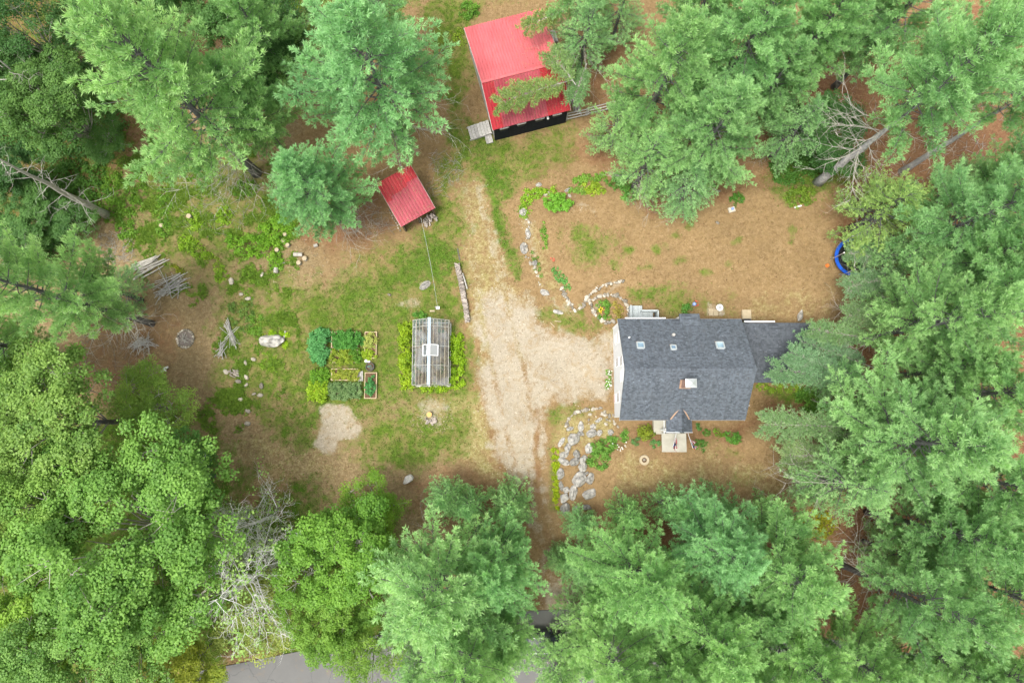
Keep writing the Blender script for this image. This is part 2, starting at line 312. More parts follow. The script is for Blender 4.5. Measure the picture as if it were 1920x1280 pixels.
# ------------------------------------------------------------------ mesh helpers
class MB:
    """collects shapes in world coordinates, build() makes ONE mesh object below its thing"""
    def __init__(s): s.v = []; s.f = []; s.mi = []; s.cur = 0
    def add(s, vs_, fs):
        o = len(s.v); s.v += [tuple(p) for p in vs_]; s.f += [tuple(i + o for i in f) for f in fs]; s.mi += [s.cur] * len(fs); return s
    def box(s, c, size, rz=0.0, tilt=None):
        hx, hy, hz = size[0] / 2, size[1] / 2, size[2] / 2
        M = Matrix.Rotation(rz, 3, 'Z') if tilt is None else Matrix.Rotation(rz, 3, 'Z') @ tilt
        pts = [Vector(c) + M @ Vector((x * hx, y * hy, z * hz)) for z in (-1, 1) for y in (-1, 1) for x in (-1, 1)]
        return s.add(pts, [(0, 2, 3, 1), (4, 5, 7, 6), (0, 1, 5, 4), (2, 6, 7, 3), (0, 4, 6, 2), (1, 3, 7, 5)])
    def prism(s, poly, z0, z1):
        n = len(poly); a = [(p[0], p[1], z0) for p in poly]; b = [(p[0], p[1], z1) for p in poly]
        return s.add(a + b, [tuple(range(n - 1, -1, -1)), tuple(range(n, 2 * n))] + [(i, (i + 1) % n, n + (i + 1) % n, n + i) for i in range(n)])
    def slab(s, quad, t):
        """sheet of thickness t hung below a 3d polygon"""
        q = [Vector(p) for p in quad]; nrm = (q[1] - q[0]).cross(q[2] - q[0]).normalized()
        if nrm.z < 0: q.reverse(); nrm = -nrm
        lo = [p - nrm * t for p in q]; n = len(q)
        return s.add(lo + q, [tuple(range(n - 1, -1, -1)), tuple(range(n, 2 * n))] + [(i, (i + 1) % n, n + (i + 1) % n, n + i) for i in range(n)])
    def bar(s, a, b, w_, h_):
        a = Vector(a); b = Vector(b); d = (b - a).normalized(); up = Vector((0, 0, 1)) if abs(d.z) < 0.95 else Vector((1, 0, 0))
        x = d.cross(up).normalized(); y = x.cross(d).normalized()
        pts = [p + x * sx * w_ / 2 + y * sy * h_ / 2 for p in (a, b) for sx, sy in ((-1, -1), (1, -1), (1, 1), (-1, 1))]
        return s.add(pts, [(0, 3, 2, 1), (4, 5, 6, 7)] + [(i, (i + 1) % 4, 4 + (i + 1) % 4, 4 + i) for i in range(4)])
    def tube(s, pts, rad, n=6, cap=True):
        pts = [Vector(p) for p in pts]; rad = rad if isinstance(rad, (list, tuple)) else [rad] * len(pts); o = []
        for i, p in enumerate(pts):
            d = (pts[min(i + 1, len(pts) - 1)] - pts[max(i - 1, 0)]).normalized()
            x = d.cross(Vector((0.13, 0.21, 1)) if abs(d.z) < 0.9 else Vector((1, 0.1, 0))).normalized(); y = d.cross(x)
            o += [p + (x * math.cos(k * 2 * math.pi / n) + y * math.sin(k * 2 * math.pi / n)) * rad[i] for k in range(n)]
        fs = [(i * n + k, i * n + (k + 1) % n, (i + 1) * n + (k + 1) % n, (i + 1) * n + k) for i in range(len(pts) - 1) for k in range(n)]
        if cap: fs += [tuple(range(n - 1, -1, -1)), tuple(range((len(pts) - 1) * n, len(pts) * n))]
        return s.add(o, fs)
    def disc(s, c, r, h, n=16, r2=None):
        return s.tube([c, (c[0], c[1], c[2] + h)], [r, r if r2 is None else r2], n)
    def ring(s, c, r0, r1, h, n=24):
        v = []; f = []
        for k in range(n):
            a = 2 * math.pi * k / n; ca, sa = math.cos(a), math.sin(a)
            v += [(c[0] + r * ca, c[1] + r * sa, c[2] + z) for r, z in ((r0, 0), (r1, 0), (r1, h), (r0, h))]
        for k in range(n):
            a = 4 * k; b = 4 * ((k + 1) % n)
            f += [(a + j, a + (j + 1) % 4, b + (j + 1) % 4, b + j) for j in range(4)]
        return s.add(v, f)
    def mesh(s, name, org=(0, 0, 0), mats=(), smooth=False):
        me = bpy.data.meshes.new(name); ox, oy, oz = org
        me.from_pydata([(x - ox, y - oy, z - oz) for x, y, z in s.v], [], s.f)
        for mt in mats: me.materials.append(MATS[mt])
        if len(mats) > 1: me.polygons.foreach_set('material_index', s.mi)
        if smooth: me.polygons.foreach_set('use_smooth', [True] * len(me.polygons))
        me.update(); return me
    def build(s, name, mat, parent=None, smooth=False, label=None):
        mats = mat if isinstance(mat, (list, tuple)) else [mat]
        org = wl(parent) if parent is not None else (0, 0, 0)
        o = bpy.data.objects.new(name, s.mesh(name, org, mats, smooth)); COL.objects.link(o)
        if parent is not None: o.parent = parent
        if label: o['label'] = label
        return o
def wl(o):
    p = Vector((0, 0, 0))
    while o is not None: p = p + o.location; o = o.parent
    return p
def tag(o, label, cat, group=None, kind=None):
    if label: o['label'] = label
    if cat: o['category'] = cat
    if group: o['group'] = group
    if kind: o['kind'] = kind
    return o
def thing(name, label, cat, loc, group=None):
    o = bpy.data.objects.new(name, None); o.empty_display_size = 0.3; COL.objects.link(o); o.location = loc
    return tag(o, label, cat, group)
def stuffpart(o): o['kind'] = 'stuff'; return o
def place(mesh, name, loc, rz=0.0, sc=(1, 1, 1), parent=None, rot=None):
    o = bpy.data.objects.new(name, mesh); COL.objects.link(o); o.location = loc
    o.rotation_euler = rot if rot is not None else (0, 0, rz); o.scale = sc if isinstance(sc, (tuple, list)) else (sc, sc, sc)
    if parent is not None: o.parent = parent
    return o
def fast_mesh(name, V, F, mat, tone=None, smooth=False):
    me = bpy.data.meshes.new(name); nv, k = len(V), F.shape[1]; nf = len(F)
    me.vertices.add(nv); me.vertices.foreach_set('co', np.ascontiguousarray(V, np.float32).ravel())
    me.loops.add(nf * k); me.loops.foreach_set('vertex_index', np.ascontiguousarray(F, np.int32).ravel())
    me.polygons.add(nf); me.polygons.foreach_set('loop_start', np.arange(0, nf * k, k, dtype=np.int32))
    if smooth: me.polygons.foreach_set('use_smooth', np.ones(nf, bool))
    if tone is not None:
        a = me.attributes.new('tone', 'FLOAT', 'POINT'); a.data.foreach_set('value', np.ascontiguousarray(tone, np.float32))
    me.materials.append(MATS[mat]); me.update(calc_edges=True); return me

# ------------------------------------------------------------------ ground sheet with its zones
def rect(x0, y0, x1, y1): return [(x0, y0), (x1, y0), (x1, y1), (x0, y1)]
def ell(cx, cy, rx, ry, n=14): return [(cx + rx * math.cos(2 * math.pi * k / n), cy + ry * math.sin(2 * math.pi * k / n)) for k in range(n)]
DRIVE = [(858, 330), (905, 332), (925, 400), (938, 470), (955, 520), (985, 548), (1005, 590), (1040, 622), (1090, 632), (1152, 640), (1152, 738), (1095, 748),
         (1035, 755), (1022, 800), (1018, 860), (1022, 920), (1030, 970), (1045, 1020), (1040, 1075), (1110, 1100), (1110, 1150), (1000, 1150), (1010, 1080), (1005, 1020), (985, 960), (950, 900), (930, 850), (908, 790), (898, 700), (884, 610), (880, 540), (868, 450)]
SANDPATCH = [(598, 762), (620, 752), (655, 758), (668, 785), (680, 800), (672, 822), (640, 828), (628, 850), (605, 848), (588, 835), (598, 800)]
Z = []  # zone, weight, blur(px), polygon
def z_(zone, wgt, blur, poly): Z.append((zone, wgt, blur, poly))
# brown dirt lawn on the left half, tan dry lawn on the right half
z_('brown', 0.95, 60, [(-200, 180), (560, 180), (600, 480), (720, 500), (860, 860), (930, 980), (900, 1100), (-200, 1100)])
z_('litter', 0.9, 40, [(-200, -200), (560, -200), (300, 250), (150, 420), (-200, 480)])
z_('litter', 0.6, 40, [(150, 560), (330, 580), (340, 700), (260, 740), (140, 720)])
z_('litter', 0.85, 35, [(640, 330), (720, 330), (740, 420), (680, 460), (600, 480), (560, 420)])
z_('litter', 0.8, 40, [(1060, 60), (1180, 60), (1220, 260), (1180, 300), (1080, 300), (1100, 200)])
z_('litter', 0.85, 40, [(1180, 300), (1420, 280), (1430, 360), (1200, 385)])
z_('litter', 1.0, 45, [(1400, 100), (2200, -100), (2200, 1300), (1500, 1250), (1540, 960), (1570, 880), (1600, 700), (1580, 480), (1560, 350), (1430, 330)])
z_('litter', 0.9, 30, [(1120, 960), (1240, 960), (1560, 980), (1560, 1180), (1100, 1180), (1060, 1020), (1120, 1000)])
z_('litter', 0.7, 30, [(1420, 735), (1520, 735), (1500, 800), (1400, 790)])
z_('litter', 0.6, 20, [(1165, 790), (1400, 790), (1400, 830), (1190, 850)])
z_('litter', 0.55, 30, [(880, 860), (980, 930), (1000, 1000), (960, 1040), (760, 960), (760, 880)])
z_('litter', 0.3, 40, [(430, 860), (760, 880), (760, 950), (430, 950)])
z_('litter', 0.8, 40, [(460, 900), (560, 920), (560, 1250), (440, 1250)])
z_('litter', 0.55, 30, [(900, 270), (1100, 270), (1160, 320), (1000, 340), (960, 330)])
z_('litter', 0.4, 60, [(270, 270), (480, 270), (480, 480), (270, 480)])
# grass
z_('grass', 0.85, 40, [(545, 560), (600, 525), (690, 515), (720, 470), (760, 450), (800, 420), (850, 400), (862, 450), (850, 490), (870, 600), (895, 690), (880, 760), (740, 755), (690, 770), (560, 770), (540, 700), (560, 640)])
z_('grass', 0.85, 30, [(850, 200), (920, 240), (935, 270), (985, 320), (975, 350), (960, 360), (958, 420), (970, 500), (975, 525), (955, 510), (935, 430), (912, 345), (860, 330), (845, 380), (820, 400), (830, 300)])
z_('lush', 0.95, 18, [(905, 305), (955, 330), (940, 380), (955, 440), (972, 500), (968, 520), (945, 490), (925, 400)])
z_('grass', 0.8, 40, [(505, 770), (600, 755), (590, 800), (578, 840), (540, 845), (505, 830)])
z_('lush', 0.6, 25, [(515, 780), (580, 775), (590, 820), (540, 840)])
z_('grass', 0.8, 30, [(680, 780), (780, 770), (880, 780), (890, 820), (860, 860), (760, 872), (700, 865), (660, 835), (690, 820)])
z_('lush', 0.55, 25, [(700, 830), (790, 810), (870, 830), (850, 860), (720, 868)])
z_('lush', 0.8, 25, [(740, 470), (830, 430), (850, 470), (840, 530), (740, 520)])
z_('lush', 0.55, 30, [(600, 540), (720, 530), (760, 580), (740, 620), (620, 600)])
z_('lush', 0.5, 25, [(560, 680), (575, 660), (580, 760), (700, 765), (720, 740), (740, 620), (745, 750), (690, 790), (560, 780)])
z_('grass', 0.7, 30, [(470, 590), (560, 600), (560, 720), (500, 740), (470, 680)])
z_('grass', 0.7, 30, [(410, 640), (500, 660), (520, 780), (430, 790), (400, 720)])
z_('grass', 0.72, 35, [(420, 500), (560, 520), (540, 600), (440, 640), (400, 600)])
z_('lush', 0.55, 20, [(430, 560), (480, 560), (470, 640), (450, 680), (410, 660)])
z_('grass', 0.62, 30, [(240, 300), (340, 270), (560, 300), (560, 420), (440, 480), (300, 440)])
z_('grass', 0.5, 30, [(230, 420), (420, 440), (400, 560), (330, 560), (250, 500)])
z_('grass', 0.65, 30, [(800, -40), (900, -40), (880, 60), (870, 180), (830, 180), (800, 60)])
z_('grass', 0.6, 25, [(900, 0), (1000, 0), (960, 20), (880, 40)])
z_('grass', 0.5, 35, [(920, 260), (1060, 245), (1080, 300), (1000, 330), (930, 310)])
z_('grass', 0.55, 30, [(1040, 410), (1130, 430), (1170, 450), (1180, 490), (1100, 520), (1060, 470)])
z_('grass', 0.75, 20, [(1170, 535), (1260, 530), (1290, 560), (1280, 590), (1240, 595), (1230, 575), (1180, 570)])
z_('lush', 0.5, 14, [(1175, 538), (1240, 535), (1250, 560), (1190, 565)])
z_('grass', 0.5, 20, [(1260, 550), (1380, 550), (1390, 595), (1260, 595)])
for cx, cy, rx, ry in ((1280, 489, 16, 9), (1184, 469, 12, 10), (1298, 416, 10, 10), (1383, 449, 9, 8), (1370, 492, 10, 6), (1324, 514, 14, 8), (1155, 501, 11, 8), (1272, 439, 9, 6), (1253, 464, 8, 8), (1110, 470, 24, 14), (1490, 433, 10, 10), (1488, 456, 6, 6), (1080, 440, 16, 10), (1230, 470, 10, 14), (1210, 500, 12, 6)):
    z_('grass', 0.85, 9, ell(cx, cy, rx, ry))
z_('grass', 0.8, 20, [(985, 575), (1030, 560), (1080, 590), (1120, 600), (1140, 625), (1090, 628), (1030, 618), (1005, 600)])
z_('grass', 0.7, 20, [(1030, 765), (1060, 750), (1130, 755), (1100, 772), (1065, 790), (1050, 830), (1030, 830)])
z_('grass', 0.5, 14, [(1090, 640), (1150, 640), (1150, 660), (1100, 655)])
z_('grass', 0.8, 12, [(1030, 840), (1045, 840), (1050, 960), (1035, 960)])
z_('grass', 0.55, 25, [(1300, 830), (1380, 830), (1390, 850), (1310, 850)])
z_('grass', 0.35, 25, [(1220, 910), (1420, 890), (1440, 930), (1250, 940)])
z_('lush', 0.8, 20, [(1400, 720), (1510, 720), (1560, 760), (1480, 760), (1440, 735)])
z_('lush', 0.5, 30, [(1500, 955), (1570, 955), (1570, 1010), (1530, 1020)])
z_('lush', 0.9, 40, [(1440, 200), (1620, 200), (1620, 330), (1540, 380), (1470, 380), (1450, 300)])
z_('lush', 0.6, 50, [(-200, -200), (260, -200), (260, 260), (150, 420), (-200, 480)])
z_('lush', 0.9, 60, [(-200, 700), (300, 760), (460, 900), (560, 930), (760, 930), (760, 1190), (500, 1230), (200, 1300), (-200, 1400)])
z_('lush', 0.7, 30, [(440, -60), (800, -60), (760, 60), (560, 120), (450, 60)])
z_('grass', 0.38, 40, [(700, 440), (860, 400), (880, 620), (900, 700), (860, 870), (720, 880), (560, 850), (500, 780), (470, 640), (540, 540)])
z_('grass', 0.5, 30, [(240, 720), (400, 760), (420, 860), (340, 880), (240, 800)])
z_('grass', 0.75, 25, [(800, -60), (872, -60), (868, 60), (885, 180), (880, 300), (840, 300), (825, 180), (800, 60)])
z_('grass', 0.6, 30, [(880, 235), (1060, 232), (1110, 300), (1090, 330), (980, 335), (930, 300)])
z_('lush', 0.5, 22, [(855, 250), (900, 240), (940, 290), (920, 330), (870, 320)])
z_('grass', 0.55, 30, [(820, 300), (862, 320), (860, 420), (800, 440), (790, 400)])
z_('grass', 0.42, 24, [(280, 260), (470, 250), (500, 330), (560, 430), (540, 500), (440, 520), (300, 480), (230, 400)])
z_('lush', 0.45, 20, [(190, 330), (330, 330), (340, 450), (230, 430)])
z_('straw', 0.5, 25, [(560, 780), (420, 840), (430, 930), (640, 930), (620, 860)])
# sand, straw and bare dirt
z_('straw', 0.62, 26, [(845, 325), (925, 325), (935, 400), (950, 500), (1000, 560), (1000, 610), (1040, 640), (1150, 632), (1150, 650), (900, 720), (870, 560), (855, 440)])
z_('straw', 0.9, 25, [(745, 765), (830, 740), (900, 740), (930, 830), (940, 900), (860, 860), (800, 820), (740, 800)])
z_('straw', 0.6, 25, [(740, 560), (800, 555), (815, 580), (770, 600), (740, 600)])
z_('straw', 0.7, 20, [(1050, 770), (1150, 765), (1150, 830), (1110, 830), (1060, 850), (1040, 830)])
z_('straw', 0.5, 14, [(1010, 430), (1060, 560), (1090, 580), (1060, 590), (1000, 520), (975, 400)])
z_('straw', 0.5, 25, [(500, 560), (560, 545), (560, 600), (510, 600)])
z_('straw', 0.5, 40, [(280, 280), (440, 280), (480, 420), (300, 420)])
z_('straw', 0.45, 30, [(1400, 540), (1560, 540), (1560, 600), (1400, 600)])
z_('straw', 0.55, 30, [(1140, 855), (1480, 860), (1480, 930), (1150, 930)])
z_('sand', 0.55, 24, [(960, 545), (985, 548), (1005, 590), (1040, 622), (1090, 632), (1152, 640), (1152, 738), (1095, 748), (1035, 755), (1022, 800), (1018, 860), (1022, 920), (1030, 970), (1045, 1020), (1040, 1075), (1110, 1100), (1110, 1150), (1000, 1150), (1010, 1080), (1005, 1020), (985, 960), (950, 900), (930, 850), (908, 790), (898, 700), (890, 610)])
z_('sand', 0.95, 26, [(905, 560), (985, 560), (1020, 630), (1148, 648), (1148, 720), (1040, 740), (1012, 790), (1006, 880), (1008, 945), (985, 930), (950, 870), (925, 800), (910, 700)])
z_('sand', 0.48, 8, [(864, 345), (877, 345), (890, 440), (903, 540), (912, 640), (898, 640), (884, 520), (872, 420)])
z_('sand', 0.62, 9, [(890, 340), (908, 345), (926, 420), (945, 500), (968, 570), (935, 590), (920, 500), (905, 420)])
z_('straw', 0.7, 9, [(898, 540), (908, 540), (915, 640), (904, 700), (897, 620)])
z_('straw', 0.75, 8, [(1092, 650), (1148, 645), (1148, 658), (1096, 662)]); z_('brown', 0.9, 10, [(1080, 725), (1150, 715), (1150, 745), (1085, 748)]); z_('brown', 0.8, 9, [(905, 690), (925, 700), (935, 740), (915, 780), (902, 740)])
z_('sand', 0.9, 7, SANDPATCH)
z_('sand', 0.8, 12, ell(815, 765, 26, 14)); z_('sand', 0.6, 10, ell(806, 785, 22, 12))
z_('sand', 0.6, 10, ell(768, 570, 16, 12)); z_('sand', 0.75, 5, ell(797, 534, 9, 6))
z_('sand', 0.8, 5, rect(1329, 568, 1356, 592)); z_('sand', 0.5, 8, rect(1108, 570, 1125, 590))
z_('sand', 0.55, 14, [(1010, 540), (1040, 560), (1080, 575), (1075, 590), (1030, 575)]); z_('sand', 0.5, 16, [(985, 400), (1000, 400), (1010, 500), (1000, 510), (985, 460)])
z_('sand', 0.4, 18, [(1060, 378), (1120, 372), (1130, 395), (1070, 400)]); z_('sand', 0.4, 18, [(1100, 540), (1180, 525), (1175, 545), (1110, 560)])
z_('sand', 0.5, 14, ell(1058, 1112, 50, 18)); z_('litter', 0.8, 14, ell(1020, 1110, 30, 24)); z_('sand', 0.5, 20, ell(285, 700, 26, 16))
Z_RUTS = [[(1006, 760), (1008, 860), (1010, 930), (1022, 990), (1040, 1040)], [(900, 760), (925, 830), (945, 890), (968, 940), (985, 990)], [(992, 880), (985, 920), (995, 960)]]
XS = np.concatenate([[-420, -260, -160, -110, -80, -64, -56], np.arange(-52, 52.01, 0.2), [56, 64, 80, 110, 160, 260, 420]])
YS = np.concatenate([[-420, -260, -160, -100, -70, -55, -46, -41], np.arange(-37.2, 47.01, 0.2), [50, 56, 66, 84, 120, 180, 280, 420]])
gx, gy = np.meshgrid(XS, YS, indexing='xy'); nxg, nyg = len(XS), len(YS)
gzv = gh(gx, gy)
ppx, ppy = to_px(gx, gy, gzv)
wx = (fbm(gx * 0.5 + 9, gy * 0.5, 4) - 0.47); wy = (fbm(gx * 0.5 + 77, gy * 0.5 + 31, 4) - 0.47); wf = fbm(gx * 1.7 + 3, gy * 1.7 + 8, 3) - 0.44
zones = {k: np.zeros(gx.shape) for k in ('grass', 'sand', 'litter', 'lush', 'straw', 'brown')}
near = (np.abs(gx) < 60) & (gy > -42) & (gy < 52)
for zone, wgt, blur, poly in Z:
    xs = [p[0] for p in poly]; ys = [p[1] for p in poly]; mg = blur * 2 + 10
    sel = near & (ppx > min(xs) - mg) & (ppx < max(xs) + mg) & (ppy > min(ys) - mg) & (ppy < max(ys) + mg)
    if not sel.any(): continue
    amp = blur * 2.2
    d = sdist(ppx[sel] + wx[sel] * amp, ppy[sel] + wy[sel] * amp, poly) + wf[sel] * blur * 1.2
    val = wgt * sstep(-blur, blur, d) * (0.82 + 0.5 * wf[sel])
    zones[zone][sel] = 1 - (1 - zones[zone][sel]) * (1 - np.clip(val, 0, 1))
far = ~near; zones['litter'][far] = 0.9; zones['lush'][far] = 0.3
Z_TRACKS = [[(868, 350), (884, 450), (897, 560), (925, 700), (952, 820), (990, 940)], [(900, 345), (922, 430), (948, 560), (985, 700), (1003, 820), (1008, 940)], [(1150, 672), (1070, 680), (1000, 725), (962, 810)], [(1150, 712), (1075, 716), (1020, 765), (1006, 840)], [(925, 560), (945, 640), (1010, 690), (1150, 655)]]
for rut, kk in [(q, 1.0) for q in Z_RUTS] + [(q, .8) for q in Z_TRACKS[:2]] + [(q, .3) for q in Z_TRACKS[2:]]:
    for (a, b) in zip(rut, rut[1:]):
        sel = near & (ppx > 850) & (ppx < 1160) & (ppy > 330) & (ppy < 1060)
        ex, ey = b[0] - a[0], b[1] - a[1]; t = np.clip(((ppx[sel] - a[0]) * ex + (ppy[sel] - a[1]) * ey) / (ex * ex + ey * ey), 0, 1)
        d = np.hypot(ppx[sel] - a[0] - t * ex, ppy[sel] - a[1] - t * ey) + wf[sel] * 10
        k = kk * (1 - sstep(2.5, 8, d)) * np.clip(.35 + 1.6 * fbm(gx[sel] * .8, gy[sel] * .8, 3), 0, 1.2)
        zones['sand'][sel] *= 1 - 0.42 * k; zones['litter'][sel] = np.maximum(zones['litter'][sel], 0.42 * k)
# lumpy relief for the open ground
gz2 = gzv + 0.035 * (fbm(gx * 1.3, gy * 1.3, 3) - 0.45) + 0.05 * zones['lush'] * fbm(gx * 2.5, gy * 2.5, 2)
def ground_mesh(name, mask, lift):
    idx = np.arange(nxg * nyg).reshape(nyg, nxg)
    q = np.stack([idx[:-1, :-1], idx[:-1, 1:], idx[1:, 1:], idx[1:, :-1]], -1)
    q = q[mask] if mask is not None else q.reshape(-1, 4)
    used, inv = np.unique(q, return_inverse=True); q = inv.reshape(-1, 4)
    V = np.stack([gx, gy, gz2 + lift], -1).reshape(-1, 3)[used]
    me = fast_mesh(name, V, q, 'ground_cover', None, True)
    for an, ks in (('zone_a', ('grass', 'sand', 'litter')), ('zone_b', ('lush', 'straw', 'brown'))):
        at_ = me.attributes.new(an, 'FLOAT_COLOR', 'POINT')
        dat = np.stack([zones[k].ravel()[used] for k in ks] + [np.ones(len(used))], -1).astype(np.float32); at_.data.foreach_set('color', dat.ravel())
    return me
g_o = place(ground_mesh('ground', None, 0.0), 'ground', (0, 0, 0)); tag(g_o, None, None, None, 'structure')
cx_ = (ppx[:-1, :-1] + ppx[1:, 1:]) / 2; cy_ = (ppy[:-1, :-1] + ppy[1:, 1:]) / 2; nm = near[:-1, :-1]
wj = wx[:-1, :-1] * 30; wk = wy[:-1, :-1] * 30
dmask = nm & (sdist(cx_ + wj, cy_ + wk, DRIVE) > 0)
tag(place(ground_mesh('driveway', dmask, 0.012), 'driveway', (0, 0, 0)), None, None, None, 'structure')
smask = nm & (sdist(cx_ + wj * 0.4, cy_ + wk * 0.4, SANDPATCH) > -3)
tag(place(ground_mesh('sand_patch', smask, 0.010), 'sand_patch', (0, 0, 0)), None, None, None, 'structure')
# short grass and dry stems standing on the ground: nobody could count them
def turf(name, zone_w, n, hgt, wd, mat, col, label, K=4, seed=1):
    rng = np.random.default_rng(seed); iy, ix = np.where(near & (ppx > -60) & (ppx < 1980) & (ppy > -60) & (ppy < 1340)); pr = zone_w[iy, ix]; pr = pr / pr.sum(); k = rng.choice(len(iy), n, p=pr)
    x = gx[iy[k], ix[k]] + rng.uniform(-.12, .12, n); y = gy[iy[k], ix[k]] + rng.uniform(-.12, .12, n); z = gz2[iy[k], ix[k]]
    B = np.repeat(np.stack([x, y, z], -1), K, 0); m_ = n * K; a = rng.uniform(0, 6.28, m_); el = rng.uniform(.15, 1.0, m_); L = hgt * rng.uniform(.5, 1.3, m_)
    d = np.stack([np.cos(a) * np.cos(el), np.sin(a) * np.cos(el), np.sin(el)], -1); s_ = np.stack([-np.sin(a), np.cos(a), np.zeros(m_)], -1) * wd * rng.uniform(.6, 1.3, (m_, 1)); B = B + rng.normal(size=B.shape) * np.array([.06, .06, .0])
    V = np.stack([B - s_, B + s_, B + d * L[:, None]], 1).reshape(-1, 3); t = np.repeat(np.clip(np.repeat(rng.normal(size=n) * .22 + .45, K) + rng.normal(size=m_) * .1, 0, 1), 3)
    o = place(fast_mesh(name, V, np.arange(m_ * 3).reshape(-1, 3), mat, t), name, (0, 0, 0)); o.color = (*col, 1); tag(o, label, None, None, 'stuff')
clear_ = (1 - np.clip(zones['sand'] * 1.4, 0, 1))
turf('grass', (zones['grass'] ** 2 * .8 + zones['lush'] * .8) * clear_ + 1e-6, 42000, .13, .022, 'leaves', (0.115, 0.185, 0.026), 'short green grass of the lawns')
turf('weeds', (zones['grass'] * .5 + zones['lush'] * .5) * sstep(.47, .62, fbm(gx * .8 + 5, gy * .8 + 2, 3)) * clear_ * (sdist(ppx, ppy, [(180, 250), (560, 250), (560, 680), (470, 860), (380, 800), (230, 560)]) > 0) + 1e-9, 3800, .26, .05, 'leaves', (0.16, 0.27, 0.035), 'green weeds of the wild ground on the left', 9, 3)
turf('dry_grass', (np.clip(.7 - zones['litter'] * .5, 0, 1) * (1 - zones['grass'] * .97)) * clear_ + zones['straw'] * .3 + 1e-6, 30000, .14, .018, 'leaves', (0.30, 0.22, 0.105), 'dry straw coloured grass stems', 3, 2)
def tone_mat(name, a, b, rough=.95):
    m = NT(name); t = m.n('ShaderNodeAttribute', attribute_name='tone').outputs['Fac']; m.out(m.mix(t, a, b), rough, .08); MATS[name] = m.m
tone_mat('gravel_stone', (.14, .11, .08), (.50, .44, .35)); tone_mat('litter_brown', (.07, .035, .018), (.42, .29, .16))
def grit(name, zone_w, n, r0, r1, mat, label, seed=5, flat=.6):
    rng = np.random.default_rng(seed); iy, ix = np.where(near & (ppx > -60) & (ppx < 1980) & (ppy > -60) & (ppy < 1340)); pr = zone_w[iy, ix]; pr = pr / pr.sum(); k = rng.choice(len(iy), n, p=pr)
    c = np.stack([gx[iy[k], ix[k]] + rng.uniform(-.12, .12, n), gy[iy[k], ix[k]] + rng.uniform(-.12, .12, n), gz2[iy[k], ix[k]] + .012], -1); r = r0 + (r1 - r0) * rng.random(n) ** 3
    O = np.array([[1, 0, 0], [0, 1, 0], [-1, 0, 0], [0, -1, 0], [0, 0, 1]], float); an = rng.uniform(0, 6.28, n); ca, sa = np.cos(an), np.sin(an); e = rng.uniform(.6, 1.5, (n, 1))
    P = O[None] * r[:, None, None] * np.array([1, 1, flat]); P[:, :, 0] *= e; V = c[:, None] + np.stack([P[..., 0] * ca[:, None] - P[..., 1] * sa[:, None], P[..., 0] * sa[:, None] + P[..., 1] * ca[:, None], P[..., 2]], -1)
    F = (np.arange(n) * 5)[:, None, None] + np.array([[0, 1, 4], [1, 2, 4], [2, 3, 4], [3, 0, 4]])[None]; t = np.repeat(rng.random(n), 5)
    tag(place(fast_mesh(name, V.reshape(-1, 3), F.reshape(-1, 3), mat, t), name, (0, 0, 0)), label, None, None, 'stuff')
grit('gravel', zones['sand'] ** 1.5 + .25 * zones['straw'] * (zones['sand'] > .05) + 1e-9, 6000, .018, .05, 'gravel_stone', 'loose gravel on the sandy driveway')
turf('leaf_litter', zones['litter'] * (1 - .7 * zones['grass']) * clear_ + .12 * (1 - zones['grass']) * clear_, 26000, .13, .02, 'litter_brown', (1, 1, 1), 'brown needles and leaves lying on the bare ground', 3, 7)
# road: a cambered sheet along the bottom of the view
rd = MB(); top = [(-200, 1330), (150, 1300), (420, 1248), (580, 1216), (800, 1170), (960, 1146), (1110, 1138), (1300, 1150), (1600, 1205), (1920, 1262), (2200, 1330)]
tw = [at(a, b, 0) for a, b in top]; pts = []
for i in range(len(tw) - 1):
    for k in range(6): pts.append(tw[i].lerp(tw[i + 1], k / 6))
pts.append(tw[-1]); rows = []
for i, p in enumerate(pts):
    d = (pts[min(i + 1, len(pts) - 1)] - pts[max(i - 1, 0)]).normalized(); nrm = Vector((d.y, -d.x, 0))
    rows.append([p + nrm * (6.4 * j / 6) + Vector((0, 0, gz(p.x, p.y) * 0.0 + 0.10 + 0.06 * math.sin(math.pi * j / 6))) for j in range(7)])
for i in range(len(rows) - 1):
    for j in range(6): rd.add([rows[i][j], rows[i][j + 1], rows[i + 1][j + 1], rows[i + 1][j]], [(0, 1, 2, 3)])
for i in range(len(rows) - 1):
    for e in (0, 6): rd.add([rows[i][e], rows[i + 1][e], rows[i + 1][e] - Vector((0, 0, .5)), rows[i][e] - Vector((0, 0, .5))], [(0, 1, 2, 3)])
tag(rd.build('road', 'asphalt'), None, None, None, 'structure')

